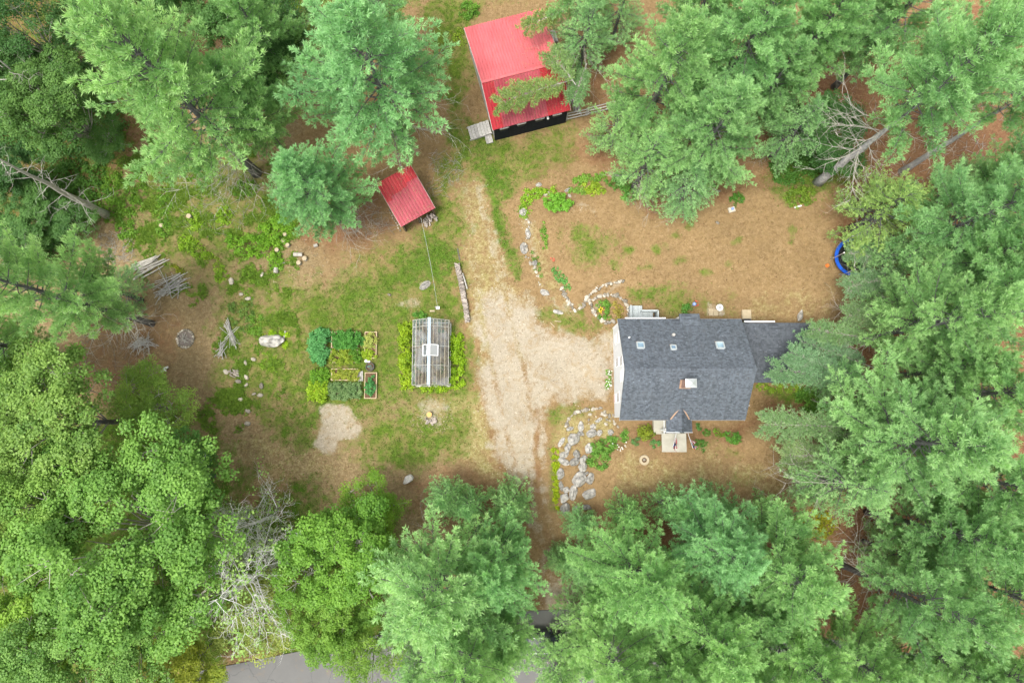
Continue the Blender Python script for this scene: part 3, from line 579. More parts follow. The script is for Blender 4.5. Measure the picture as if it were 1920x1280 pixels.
# ------------------------------------------------------------------ house
def build_house():
    ez, rz = 3.4, 6.35
    xl = (at(1160, 598, ez).x + at(1160, 787, ez).x) / 2; xr = (at(1394, 598, ez).x + at(1394, 787, ez).x) / 2
    yb = at(1276, 598, ez).y; yf = at(1276, 787, ez).y; yr = at(1290, 691, rz).y
    base = Vector(((xl + xr) / 2, yr, 0.0))
    T = thing('house', 'white clapboard house with a charcoal shingled gable roof beside the driveway', 'house', base)
    wi = 0.12; wxl, wxr, wyb, wyf = xl + wi, xr - wi, yb - 0.28, yf + 0.28
    def roofz(y): return ez + (rz - ez) * ((yb - y) / (yb - yr) if y > yr else (y - yf) / (yr - yf))
    # walls: four, the gables with their triangle
    zt = roofz(wyb) - 0.16; zf = roofz(wyf) - 0.16
    for x, sx in ((wxl, 1), (wxr, -1)):
        m = MB(); g = [(wyb, -0.6), (wyf, -0.6), (wyf, zf), (yr, rz - 0.2), (wyb, zt)]
        a = [(x, y, z) for y, z in g]; b = [(x + sx * 0.15, y, z) for y, z in g]
        m.add(a + b, [tuple(range(5)), tuple(range(9, 4, -1))] + [(i, 5 + i, 5 + (i + 1) % 5, (i + 1) % 5) for i in range(5)]); m.build('wall', 'siding', T)
    MB().box(((wxl + wxr) / 2, wyf + .075, (zf - .6) / 2), (wxr - wxl - .31, .15, zf + .6)).build('wall', 'siding', T)
    MB().box(((wxl + wxr) / 2, wyb - .075, (zt - .6) / 2), (wxr - wxl - .31, .15, zt + .6)).build('wall', 'siding', T)
    for x in (wxl - .012, wxr + .012):
        for y in (wyb, wyf):
            MB().box((x, y, (zf - .6) / 2), (.05, .14, zf + .6)).build('corner_board', 'white_paint', T)
    # roof slopes as thick sheets, own local frame so that the shingle courses run level
    def slope(y_e, y_r, z_e, z_r, xa, xb, name='roof_slope', mat='shingles', parent=T, t=0.14):
        org = wl(parent); ln = math.hypot(y_r - y_e, z_r - z_e); sgn = 1 if y_r > y_e else -1
        ang = math.atan2(z_r - z_e, abs(y_r - y_e)); m = MB()
        m.box(((0), ln / 2, -t / 2), (xb - xa, ln, t))
        me = m.mesh(name, (0, 0, 0), [mat]); o = place(me, name, Vector(((xa + xb) / 2, y_e, z_e)) - org, parent=parent)
        M = Matrix.Rotation(ang, 3, 'X') if sgn > 0 else Matrix.Rotation(math.pi, 3, 'Z') @ Matrix.Rotation(ang, 3, 'X')
        o.rotation_euler = M.to_euler(); return o
    slope(yf, yr, ez, rz, xl, xr); slope(yb, yr, ez, rz, xl, xr)
    cap = MB()
    for s, y_e in ((1, yf), (-1, yb)):
        k = (rz - ez) / abs(yr - y_e)
        cap.slab([(xl - .02, yr, rz + .035), (xr + .02, yr, rz + .035), (xr + .02, yr - s * .17, rz + .035 - .17 * k), (xl - .02, yr - s * .17, rz + .035 - .17 * k)], .03)
    cap.build('ridge_cap', 'shingles', T)
    for y_e in (yf, yb):                                               # rakes and fascias
        for x in (xl + .03, xr - .03):
            MB().bar((x, y_e, ez - .25), (x, yr, rz - .25), .03, .2).build('rake_board', 'white_paint', T)
        MB().box(((xl + xr) / 2, y_e + (-.02 if y_e < yr else .02), ez - .16), (xr - xl, .05, .12)).build('gutter', 'gutter_grey', T)
    # skylights
    for px, py, wpx, hpx in ((1201, 648, 15, 14), (1350, 648, 16, 15), (1262.5, 652, 11, 10)):
        zz = 0.0
        p = at(px, py, 5.0)
        for _ in range(4): p = at(px, py, roofz(p.y))
        ang = math.atan2(rz - ez, yb - yr); M = Matrix.Rotation(-ang, 3, 'X'); sx, sy = wpx * .035, hpx * .035 * 1.15
        nrm = M @ Vector((0, 0, 1)); f = MB()
        for dx, dy, a, b in ((-sx / 2, 0, .09, sy), (sx / 2, 0, .09, sy), (0, sy / 2, sx - .09, .09), (0, -sy / 2, sx - .09, .09)):
            f.box(p + M @ Vector((dx, dy, .06)), (a, b, .14), 0, M)
        fo = f.build('skylight', 'deck_grey', T)
        MB().box(p + M @ Vector((0, 0, .07)), (sx - .1, sy - .1, .03), 0, M).build('pane', 'skylight_glass', fo)
        MB().box(p + M @ Vector((0, sy / 2 + .09, .02)), (sx + .1, .07, .03), 0, M).build('flashing', 'copper', fo)
    for px, py, r, mt in ((1262, 628, .12, 'grey_wood'), (1179, 633, .06, 'white_paint')):
        p = at(px, py, 4.6); p = at(px, py, roofz(p.y)); MB().disc(p - Vector((0, 0, .2)), r, .5, 12).build('vent_pipe', mt, T)
    # chimney
    c = at(1296, 718, 7.2); ch = MB().box((c.x, c.y, 6.2), (.62, .52, 1.9)).build('chimney', 'chimney_brick', T)
    cp = MB(); s = .39; z0 = 7.17
    cp.box((c.x, c.y, z0), (.82, .66, .08)); cp.add([(c.x - .4, c.y - .32, z0 + .045), (c.x + .4, c.y - .32, z0 + .045), (c.x + .4, c.y + .32, z0 + .045), (c.x - .4, c.y + .32, z0 + .045), (c.x + .02, c.y, z0 + .24)], [(0, 1, 4), (1, 2, 4), (2, 3, 4), (3, 0, 4)])
    cp.build('chimney_cap', 'steel', ch)
    MB().box((c.x, c.y + .02, roofz(c.y) + .05), (.86, .76, .10), 0, Matrix.Rotation(math.atan2(rz - ez, yr - yf), 3, 'X')).build('flashing', 'copper', ch)
    # rear bump-out with its low roof
    bx0, bx1 = at(1274, 590, 3.6).x, at(1312, 590, 3.6).x; by = at(1290, 588, 3.5).y
    MB().box(((bx0 + bx1) / 2, (by + wyb) / 2 - .1, 1.3), (bx1 - bx0 - .3, by - wyb + .0, 3.8)).build('bay_wall', 'siding', T)
    slope(by, yb - .6, 3.5, roofz(yb - .6) + .06, bx0, bx1, 'bay_roof')
    # windows on the driveway gable
    def window(y, z0, z1, wd, glass, frame='white_paint'):
        x = wxl - .03; f = MB(); zc = (z0 + z1) / 2
        for dy, dz, a, b in ((-wd / 2, 0, .08, z1 - z0 + .08), (wd / 2, 0, .08, z1 - z0 + .08), (0, (z1 - z0) / 2, wd - .08, .08), (0, -(z1 - z0) / 2, wd - .08, .08), (0, 0, wd - .08, .04)):
            f.box((x + .015, y + dy, zc + dz), (.05, a, b))
        fo = f.build('window', frame, T); MB().box((x + .022, y, zc), (.03, wd - .09, z1 - z0 - .09)).build('pane', glass, fo)
    for px, py, z0, z1, wd, gl in ((1158, 679, 1.4, 2.7, .7, 'dark_window'), (1164, 676, 3.45, 4.7, .8, 'dark_window'), (1165, 704, 3.6, 4.7, 1.0, 'pale_blind'), (1158, 744, 1.4, 2.7, .8, 'dark_window'), (1152, 747, .15, 1.0, .7, 'red_panel'), (1158, 634, 1.2, 3.0, .9, 'pale_blind')):
        window(at(px, py, (z0 + z1) / 2).y, z0, z1, wd, gl)
    # front portico: small gable with valleys into the main roof
    pr, pe = 4.08, 3.18; pc = at(1277, 800, 3.8).x; hw = (at(1301, 800, pe).x - at(1252, 800, pe).x) / 2; py_f = at(1277, 810.5, 3.6).y
    ytop = yf + (pr - ez) / (rz - ez) * (yr - yf) + .05; z_low = roofz(yf + .05) + .05
    tm = (pr - z_low) / (pr - pe)
    for s in (-1, 1):
        m = MB(); xe = pc + s * hw; xm = pc + s * hw * tm
        m.slab([(pc, py_f, pr), (xe, py_f, pe), (xe, yf - .02, pe), (xm, yf + .05, z_low), (pc, ytop, pr)], .09); m.build('porch_roof', 'shingles', T)
        MB().bar((xm + s * .06, yf + .05, z_low + .03), (pc + s * .06, ytop + .1, pr + .05), .10, .03).build('valley_flashing', 'copper', T)
        MB().bar((xe, py_f + .0, pe - .08), (pc, py_f + .0, pr - .08), .04, .14).build('rake_board', 'white_paint', T)
        MB().box((pc + s * (hw - .16), py_f + .18, 1.5 + .35), (.13, .13, 2.45)).build('porch_post', 'white_paint', T)
    MB().slab([(pc - .02, py_f - .02, pr + .03), (pc - .16, py_f - .02, pr - .09), (pc - .16, ytop - .1, pr - .09), (pc - .02, ytop, pr + .03)], .02).slab([(pc + .02, py_f - .02, pr + .03), (pc + .16, py_f - .02, pr - .09), (pc + .16, ytop - .1, pr - .09), (pc + .02, ytop, pr + .03)], .02).build('ridge_cap', 'shingles', T)
    gl = G(1262, 800).z
    MB().box((pc - .15, (yf + py_f) / 2 + .1, gl + .12), (2.6, 1.5, .5)).build('porch_floor', 'concrete', T)
    rl = MB(); xr_ = at(1244.5, 800, 1.2).x
    rl.bar((xr_, yf + .2, gl + 1.25), (xr_, py_f - .1, gl + 1.1), .06, .06); rl.bar((xr_, py_f - .1, gl), (xr_, py_f - .1, gl + 1.15), .06, .06); rl.build('handrail', 'white_paint', T)
    MB().box((xr_ + .25, py_f + .18, gl + .55), (.32, .28, .35)).build('porch_planter', 'white_paint', T)
    # rear deck with steps
    dz = 0.55; dk = [(1184, 573, 1204, 597), (1204, 582, 1224, 597)]
    for a, b, c2, d in dk:
        p0, p1 = at(a, d, dz), at(c2, b, dz); n = int((p1.x - p0.x) / .145)
        for k in range(n): MB().box((p0.x + (k + .5) * (p1.x - p0.x) / n, (p0.y + p1.y) / 2, dz), ((p1.x - p0.x) / n - .012, abs(p1.y - p0.y), .04)).build('deck_board', 'deck_grey', T)
        MB().box(((p0.x + p1.x) / 2, (p0.y + p1.y) / 2, dz / 2 - .15), (p1.x - p0.x - .1, abs(p1.y - p0.y) - .1, dz + .2)).build('deck_base', 'deck_grey', T)
    for k in range(3):
        p0 = at(1225 + k * 3.4, 585, 0); MB().box((p0.x + .07, at(1228, 590, .4).y, .42 - k * .15), (.15, .55, .04)).build('step', 'dark_metal', T)
    for (a, b, c2, d) in ((1183, 572, 1183, 597), (1204, 582, 1234, 582), (1234, 582, 1234, 597)):
        p0, p1 = at(a, b, 1.4), at(c2, d, 1.4); r = MB(); r.bar((p0.x, p0.y, 1.4), (p1.x, p1.y, 1.4), .12, .05); r.bar((p0.x, p0.y, .8), (p1.x, p1.y, .8), .05, .08)
        n = 8
        for k in range(n + 1): q = p0.lerp(p1, k / n); r.bar((q.x, q.y, .1), (q.x, q.y, 1.38), .05, .05)
        r.build('deck_railing', 'deck_grey', T)
    # side wing: single pitch roof
    x0 = xr - .02; x1 = at(1532, 660, 3.0).x; zb2, zf2 = 2.7, 3.2; yb2 = at(1450, 605, zb2).y; yf2 = at(1450, 717, zf2).y
    W = T
    slope(yb2, yf2, zb2, zf2, x0 + .02, x1, 'wing_roof', 'shingles_side')
    MB().box(((x0 + x1) / 2, (yb2 + yf2) / 2, 1.0), (x1 - x0 - .3, abs(yb2 - yf2) - .4, 3.0)).build('wing_wall', 'siding', T)
    p0, p1 = at(1396, 602.5, 2.62), at(1453, 602.5, 2.62); MB().box(((p0.x + p1.x) / 2, p0.y, 2.55), (p1.x - p0.x, .10, .14)).build('fascia', 'white_paint', T)
    p0, p1 = at(1172, 597, 3.3), at(1248, 597, 3.3); MB().box(((p0.x + p1.x) / 2, p0.y + .04, 3.24), (p1.x - p0.x, .08, .10)).build('fascia', 'white_paint', T)
    MB().box((at(1394, 760, 2.2).x + .25, at(1394, 760, 2.2).y, 2.2), (.5, .05, .05)).build('wall_bracket', 'white_paint', T)
    p = at(1400, 590, .2); b = MB().box((p.x, p.y, .12), (.75, .85, .24)).build('landing', 'paver', T)
    q = at(1400, 601, .5); MB().box((q.x, q.y, .45), (.62, .26, .5)).build('bulkhead_door', 'dark_metal', T)
def sky_glass():
    m = NT('skylight_glass'); n1 = m.noise(1.5, 2, 0.5, m.pos()); m.out(m.ramp(n1, [(.35, (0.16, 0.24, 0.33)), (.65, (0.34, 0.46, 0.52))]), 0.12, 0.5); MATS['skylight_glass'] = m.m
sky_glass()
build_house()

# ------------------------------------------------------------------ ribbed metal roofs: barn and small shed
def ribbed(quad, n_sheets, mat, parent, name='roof_sheet', pitch=0.23, overlap=0.0, mats=None):
    """quad: eave-left, eave-right, ridge-right, ridge-left. Each sheet is one part with raised ribs"""
    a, b, c, d = [Vector(p) for p in quad]; nrm = (b - a).cross(d - a).normalized()
    if nrm.z < 0: nrm = -nrm
    for i in range(n_sheets):
        u0, u1 = i / n_sheets, (i + 1) / n_sheets; m = MB(); wdt = (b - a).length / n_sheets; nr = max(2, round(wdt / pitch))
        prof = []
        for k in range(nr):
            f = k / nr; s = 1 / nr
            prof += [(f, 0), (f + s * .38, 0), (f + s * .46, .055), (f + s * .62, .055), (f + s * .70, 0)]
        prof.append((1.0, 0)); vs_ = []
        for f, h in prof:
            u = u0 + (u1 - u0) * f; up = nrm * (h + .004 * (i % 2))
            vs_ += [a.lerp(b, u) + up, d.lerp(c, u) + up, a.lerp(b, u) + up - nrm * .03, d.lerp(c, u) + up - nrm * .03]
        fs = []
        for k in range(len(prof) - 1):
            o = 4 * k; fs += [(o, o + 4, o + 5, o + 1), (o + 3, o + 7, o + 6, o + 2), (o, o + 2, o + 6, o + 4), (o + 1, o + 5, o + 7, o + 3)]
        e = 4 * (len(prof) - 1); fs += [(0, 1, 3, 2), (e, e + 2, e + 3, e + 1)]
        m.add(vs_, fs).build(name, (mats[i] if mats else mat), parent)

def plank_set(name, p0, ux, uy, n, wdt, ln, th, mat, parent, gap=.02):
    for k in range(n):
        c = Vector(p0) + ux * ((k + .5) * wdt) + uy * (ln / 2 + rnd.uniform(-.03, .03)); ang = math.atan2(ux.y, ux.x)
        MB().box(c, (wdt - gap, ln, th), ang).build(name, mat, parent)

def build_barn():
    ez, rz = 2.75, 4.75
    A = at(923, 244, ez); B = at(1067, 208, ez); Cc = at(1017, 15, ez); D = at(871, 53, ez)
    ux = (((B - A) + (Cc - D)) * .5); W = ux.length; ux.normalize(); uy = Vector((-ux.y, ux.x, 0)); dep = (((D - A) + (Cc - B)) * .5).dot(uy)
    ctr = (A + B + Cc + D) / 4; ctr.z = 0
    T = thing('barn', 'dark walled barn with a red ribbed metal roof at the top of the lane', 'barn', ctr)
    def P(u, v, z): return ctr + ux * u + uy * v + Vector((0, 0, z))
    r = at(901, 155, rz); vr = (r - ctr).dot(uy); hw, hd = W / 2, dep / 2
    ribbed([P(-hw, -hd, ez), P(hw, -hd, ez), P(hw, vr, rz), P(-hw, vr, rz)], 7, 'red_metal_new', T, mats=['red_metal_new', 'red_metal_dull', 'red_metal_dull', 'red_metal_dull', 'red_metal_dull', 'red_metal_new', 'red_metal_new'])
    ribbed([P(-hw, hd, ez), P(hw, hd, ez), P(hw, vr, rz), P(-hw, vr, rz)], 7, 'red_metal_sheen_tint', T)
    MB().bar(P(-hw, vr, rz + .03), P(hw, vr, rz + .03), .22, .05).build('ridge_cap', 'red_metal_sheen_tint', T)
    debris(T, P, 520, -hw * .9, hw, -hd, vr, lambda b: ez + (rz - ez) * (b + hd) / (vr + hd), 3); debris(T, P, 260, 0, hw, vr, hd, lambda b: ez + (rz - ez) * (hd - b) / (hd - vr), 4)
    ins = .18; wt = .12
    for v, nm_ in ((-hd + .28, 'front'), (hd - .28, 'rear')):
        MB().box(P(0, v, (ez - .15 - .4) / 2 + .02), (W - 2 * ins, wt, ez - .15 + .4), math.atan2(ux.y, ux.x)).build('wall', 'barn_wall', T)
    for s in (-1, 1):
        u = s * (hw - ins - wt / 2); m = MB(); g = [(-hd + .35, -.4), (hd - .35, -.4), (hd - .35, ez - .1), (vr, rz - .12), (-hd + .35, ez - .1)]
        a = [P(u - wt / 2, v, z) for v, z in g]; b = [P(u + wt / 2, v, z) for v, z in g]
        m.add(a + b, [tuple(range(4, -1, -1)), tuple(range(5, 10))] + [(i, (i + 1) % 5, 5 + (i + 1) % 5, 5 + i) for i in range(5)]); m.build('wall', 'grey_wood', T)
        for v0, v1 in ((-hd, vr), (hd, vr)): MB().bar(P(s * (hw + .01), v0, ez - .1), P(s * (hw + .01), v1, rz - .1), .05, .15).build('rake_board', 'grey_wood', T)
    for k in range(18):                                               # battens on the front boarding
        u = -hw + ins + .15 + k * (W - 2 * ins - .3) / 17; MB().box(P(u, -hd + .28 - wt / 2 - .012, 1.1), (.045, .02, 2.6), math.atan2(ux.y, ux.x)).build('batten', 'barn_wall', T)
    for u in (-2.35, -.85, .75, 2.25):
        f = MB(); yv = -hd + .28 - wt / 2 - .04; ag = math.atan2(ux.y, ux.x)
        for du, dzz, a_, b_ in ((-.36, 0, .06, .7), (.36, 0, .06, .7), (0, -.35, .78, .06)): f.box(P(u + du, yv, 1.95 + dzz), (a_, .06, b_), ag)
        fo = f.build('window', 'barn_wall', T); MB().box(P(u, yv + .02, 1.95), (.66, .03, .64), ag).build('pane', 'black_plastic', fo); MB().box(P(u, yv - .06, 2.36), (.80, .16, .07), ag).build('head_trim', 'grey_wood', fo)
    MB().box(P(1.45, -hd + .12, 2.1), (.16, .22, .16), math.atan2(ux.y, ux.x)).build('wall_lamp', 'white_plastic', T)
    # ramp of grey planks on the left and its small step
    S = thing('plank_ramp', 'weathered grey plank ramp leading up to the left side of the barn', 'ramp', P(-hw - .9, -hd + 1.0, 0))
    a = at(921, 229, .45); bb = at(912, 206, .45); lx = at(873, 218, .2)
    dx = -ux
    for k in range(7):
        c = P(-hw + .05 - (k + .5) * .27, -hd + 1.35, .55 - .045 * k); MB().box(c, (.25, 1.25 + rnd.uniform(-.05, .05), .05), math.atan2(ux.y, ux.x)).build('plank', 'grey_wood', S)
    for v in (.78, 1.92): MB().bar(P(-hw + .1, -hd + v, .45), P(-hw - 1.9, -hd + v, .1), .06, .2).build('stringer', 'grey_wood', S)
    S2 = thing('wooden_step', 'low grey board step in front of the plank ramp by the barn corner', 'step', P(-hw - .4, -hd + .35, 0))
    for k in range(3): MB().box(P(-hw - .1 - k * .2, -hd + .42, .22), (.18, .75, .05), math.atan2(ux.y, ux.x)).build('plank', 'grey_wood', S2)
    MB().box(P(-hw - .3, -hd + .42, .05), (.5, .6, .28), math.atan2(ux.y, ux.x)).build('step_frame', 'grey_wood', S2)
    # lean-to platform on the right
    S3 = thing('board_platform', 'pale grey boards of a platform behind the right side of the barn', 'platform', P(hw + .5, hd - 1.6, 0))
    for k in range(4): MB().box(P(hw + .25 + k * .24, hd - 1.6, .8), (.21, 1.1, .05), math.atan2(ux.y, ux.x)).build('plank', 'grey_wood', S3)
    for u in (hw + .2, hw + .95):
        for v in (hd - 1.2, hd - 2.0): MB().bar(P(u, v, -.1), P(u, v, .77), .09, .09).build('post', 'grey_wood', S3)
    # stacked rails beside the barn
    for k in range(5):
        p = G(1066 + k * 3.2, 190 + k * 1.5); m = MB(); a0 = Vector((p.x, p.y + 1.1, .1 + .09 * (k % 2))); a1 = Vector((p.x + .5, p.y - 1.0, .1 + .09 * (k % 2)))
        tag(m.tube([a0 + Vector((0, 0, gz(p.x, p.y))), a1 + Vector((0, 0, gz(p.x, p.y)))], .055, 6).build('fence_rail', 'grey_wood'), 'old fence rail lying in the pile against the right end of the barn', 'rail', 'rails piled beside the barn')
def debris(parent, P, n, u0, u1, v0, v1, zf, seed):
    rng = np.random.default_rng(seed); u = rng.uniform(u0, u1, n) ; vv = rng.uniform(v0, v1, n); c = np.array([P(a, b, zf(b)) for a, b in zip(u, vv)]) + np.array([0, 0, .075]) - np.array(wl(parent)); a = rng.uniform(0, 6.28, n); L = rng.uniform(.05, .16, n)[:, None]
    d = np.stack([np.cos(a), np.sin(a), np.zeros(n)], -1); s_ = np.stack([-np.sin(a), np.cos(a), np.zeros(n)], -1); V = np.stack([c - s_ * .02, c + s_ * .02, c + d * L], 1).reshape(-1, 3)
    stuffpart(place(fast_mesh('needle_debris', V, np.arange(n * 3).reshape(-1, 3), 'litter_brown', np.repeat(rng.random(n), 3)), 'needle_debris', (0, 0, 0), parent=parent))
build_barn()

def build_shed():
    zb, zf = 2.7, 2.15
    a = at(751, 427, zf); b = at(816, 389, zf); c = at(770, 311, zb); d = at(707, 344, zb)
    ux = ((b - a) + (c - d)) * .5; W = Vector((ux.x, ux.y, 0)).length; ux.z = 0; ux.normalize(); uy = Vector((-ux.y, ux.x, 0)); ctr = (a + b + c + d) / 4; ctr.z = 0
    dep = ((d - a) + (c - b)).dot(uy) / 2; hw, hd = W / 2, dep / 2
    T = thing('wood_shed', 'small open wood shed under a red metal roof patched with brighter red sheets', 'shed', ctr)
    def P(u, v, z): return ctr + ux * u + uy * v + Vector((0, 0, z))
    n = 6
    mt = ['red_metal_dull'] * 6
    ribbed([P(-hw, -hd, zf), P(hw, -hd, zf), P(hw, hd, zb), P(-hw, hd, zb)], 6, 'red_metal_dull', T)
    ext = [.44, .36, .36, .34, .27, .27]
    for i in range(6):
        u0, u1 = -hw + W * i / 6, -hw + W * (i + 1) / 6; v0 = hd - dep * ext[i]; z0 = zb - (zb - zf) * ext[i]
        ribbed([P(u0, v0, z0 + .045), P(u1, v0, z0 + .045), P(u1, hd + .03, zb + .05), P(u0, hd + .03, zb + .05)], 1, 'red_metal_new', T)
    debris(T, P, 240, -hw, hw, -hd, hd, lambda b: zf + (zb - zf) * (b + hd) / (2 * hd), 6)
    for s in (-1, 1): MB().box(P(s * (hw - .2), 0, (zf - .1 - .3) / 2), (.08, dep - .5, zf + .2), math.atan2(ux.y, ux.x)).build('wall', 'shed_wall', T)
    MB().box(P(0, hd - .25, (zb - .5) / 2), (W - .5, .08, zb + .2), math.atan2(ux.y, ux.x)).build('wall', 'shed_wall', T)
    for u in (-hw + .2, 0, hw - .2): MB().bar(P(u, -hd + .2, -.2), P(u, -hd + .2, zf - .1), .12, .12).build('post', 'shed_wall', T)
    for s in (-1, 1): MB().bar(P(s * (hw + .01), -hd, zf - .07), P(s * (hw + .01), hd, zb - .07), .04, .1).build('rake_board', 'grey_wood', T)
    # firewood in front and beside
    for k in range(26):
        u = rnd.uniform(.1, hw - .1); v = -hd - rnd.uniform(-.25, .38); z = .12 + .13 * rnd.randint(0, 3)
        q = P(u, v, z + gz(P(u, v, 0).x, P(u, v, 0).y)); an = rnd.uniform(-.5, .5) + math.atan2(uy.y, uy.x)
        o = place(log_mesh(), 'firewood_log', q, 0, rnd.uniform(.75, 1.0), None, (math.pi / 2, rnd.uniform(0, 6), an + math.pi / 2)); tag(o, 'split log heaped under the front edge of the small red shed', 'log', 'firewood under the shed roof')
    for k in range(9):
        q = P(-hw - .12 - rnd.uniform(0, .12), hd - 1.5 - k * .25, rnd.uniform(.9, 1.2)); o = place(stone_mesh(), 'pale_block', q + Vector((0, 0, .0)), rnd.uniform(0, 6), (.11, .09, .08)); 
        o.parent = None; tag(o, 'pale block in the row along the left edge of the small red shed', 'block', 'pale blocks along the shed')
        o.location.z = gz(q.x, q.y) + .06
_logs = []
def log_mesh():
    if not _logs:
        for k in range(5):
            m = MB(); n = rnd.choice((3, 4, 4, 5)); r = rnd.uniform(.07, .10); m.tube([(0, 0, -.21), (0, 0, .21)], r, n); _logs.append(m.mesh('firewood_log', (0, 0, 0), ['split_wood']))
    return rnd.choice(_logs)
# ------------------------------------------------------------------ stones
_st = []
def ico(sub):
    import bmesh
    bm = bmesh.new(); bmesh.ops.create_icosphere(bm, subdivisions=sub, radius=1.0)
    V = np.array([v.co[:] for v in bm.verts]); F = np.array([[v.index for v in f.verts] for f in bm.faces]); bm.free(); return V, F
ICO1, ICO2, ICO3 = ico(1), ico(2), ico(3)
def rock_geo(seed, sub, rough=0.28, flat=0.0):
    r = np.random.default_rng(seed); V, F = {1: ICO1, 2: ICO2, 3: ICO3}[sub]; V = V.copy()
    for k in range(12 if sub > 1 else 5):                               # chop with random planes: broken faces
        n = r.normal(size=3); n /= np.linalg.norm(n); d = r.uniform(.42, .85); h = V @ n; V -= np.outer(np.clip(h - d, 0, None), n) * .97
    V *= 1 + rough * .35 * (r.random((len(V), 1)) - .5)
    return V, F
def stone_mesh():
    if not _st:
        for k in range(7):
            V, F = rock_geo(100 + k, 1); _st.append(fast_mesh('stone', V, F, 'white_stone'))
    return rnd.choice(_st)
_bo = []
for k in range(9):
    V, F = rock_geo(200 + k, 3, .16); _bo.append(fast_mesh('boulder', V, F, 'rock'))
def boulder(px, py, wpx, hpx, rot, label, group=None, zf=.55, name='boulder', cat='boulder', mesh=None):
    p = G(px, py); s = .0445; a, b = wpx * s / 2 * 1.3, hpx * s / 2 * 1.3; c = min(a, b) * zf * 1.4
    o = place(mesh or rnd.choice(_bo), name, p + Vector((0, 0, c * .25)), rot, (a, b, c)); return tag(o, label, cat, group)
def stone(px, py, spx, label, group, cat='stone', name='stone', asp=1.3, mesh=None, up=.0):
    p = G(px, py); r = spx * .0445 / 2; o = place(mesh or stone_mesh(), name, p + Vector((0, 0, r * .25 + up)), rnd.uniform(0, 6.3), (r * asp, r / asp ** .5, r * .75)); return tag(o, label, cat, group)
build_shed()
BGRP = 'boulders of the bank beside the driveway'
for px, py, w_, h_, rot, lab in (
    (1076, 822, 20, 24, .3, 'dark grey boulder at the top centre of the rock bank'), (1089, 812, 11, 12, 0, 'small blue-grey boulder below the upright slab of the rock bank'),
    (1089, 800, 9, 18, .1, 'narrow upright slab under the pale stone arc of the rock bank'), (1052, 830, 7, 20, -.5, 'thin pale slab standing at the left rim of the rock bank'),
    (1057, 866, 19, 12, -.6, 'grey leaning boulder beside the bright green strip, upper one'), (1050, 888, 13, 18, .1, 'round speckled boulder against the bright green strip, middle one'),
    (1053, 910, 8, 17, .2, 'slim rusty grey boulder against the bright green strip'), (1063, 918, 12, 12, 0, 'small smooth grey boulder squeezed between three larger ones'),
    (1057, 932, 19, 17, .2, 'squat grey boulder at the lower left of the rock bank'), (1075, 925, 12, 28, -.1, 'tall pointed boulder standing near the foot of the rock bank'),
    (1086, 898, 23, 23, .3, 'largest dark grey boulder in the middle of the rock bank'), (1106, 898, 19, 20, .5, 'light grey angular boulder at right of the largest dark one'),
    (1105, 926, 28, 17, .25, 'broad pale boulder with brown stains at the right of the bank foot'), (1059, 953, 18, 18, .4, 'stained boulder at the lowest left end of the rock bank'),
    (1081, 955, 13, 13, .2, 'small grey boulder half under the sapling at the bank foot'), (1100, 950, 17, 12, -.5, 'white pointed boulder lying alone below the rock bank'),
    (1092, 876, 16, 18, .2, 'white veined boulder beside the rose bed, lower one'), (1094, 860, 14, 18, -.1, 'cream boulder beside the rose bed, upper one'),
    (1078, 866, 16, 14, .3, 'yellowish lichened boulder in the middle of the rock bank'), (1081, 852, 12, 16, .6, 'curved pale boulder with a hollow in the rock bank'),
    (1105, 840, 14, 22, .1, 'grey and white boulder next to the leafy rose bed corner'), (1065, 838, 14, 18, .2, 'pale lichened boulder left of the dark top boulder'),
    (1058, 853, 14, 12, .1, 'blue-grey low boulder left of the curved pale one'), (1122, 788, 14, 8, .4, 'dark slate coloured boulder in the stony ground by the house corner'),
    (1109, 812, 16, 14, 0, 'round grey boulder in the stony ground below the arc'), (1146, 810, 11, 11, 0, 'bright white boulder nearest to the house front corner'),
    (1112, 799, 10, 10, 0, 'round white boulder in the stony ground under the arc'), (1069, 803, 12, 9, .2, 'flat grey boulder at the left end of the pale stone arc'),
    (1124, 812, 8, 12, -.3, 'small cream boulder right of the round grey one'), (1099, 887, 8, 7, 0, 'small pink boulder above the light grey angular one')):
    boulder(px, py, w_, h_, rot, lab, BGRP)
boulder(512, 641, 40, 24, -.1, 'broad flat grey boulder with ferns around it in the left lawn', None, .7)
_V, _F = rock_geo(260, 3, .16); boulder(764, 899, 20, 15, .5, 'white sharp boulder above the bright green bush by the pines', None, .8, mesh=fast_mesh('boulder', _V, _F, 'pale_rock'))
boulder(797, 535, 20, 12, .5, 'flat pinkish boulder sunk in the lawn above the greenhouse', None, .3)
boulder(981, 399, 12, 15, .2, 'pale boulder at the upper left corner of the rock edging', None, .7)
boulder(990, 438, 8, 18, .3, 'long white boulder in the left edging above the round one', None, .7)
boulder(1003, 494, 9, 11, .2, 'white round boulder in the left rock edging of the upper yard', None, .8)
boulder(983, 467, 12, 22, .3, 'rosy flat boulder in the left rock edging of the upper yard', None, .4)
boulder(1023, 549, 18, 11, -.4, 'grey low boulder near the lower end of the left rock edging', None, .5)
boulder(1047, 585, 17, 9, -.3, 'grey boulder at the foot of the little stone wall', None, .6)
boulder(1010, 347, 10, 7, 0, 'small white boulder at the top edge of the green border', None, .8)
boulder(1066, 356, 14, 7, .5, 'grey slab boulder in the green border right of the rounded bush', None, .8)
boulder(1500, 592, 8, 20, -.2, 'brown standing boulder behind the side wing roof', None, .9)
boulder(1616, 385, 20, 14, .2, 'grey boulder showing under the dull green hemlock', None, .8)
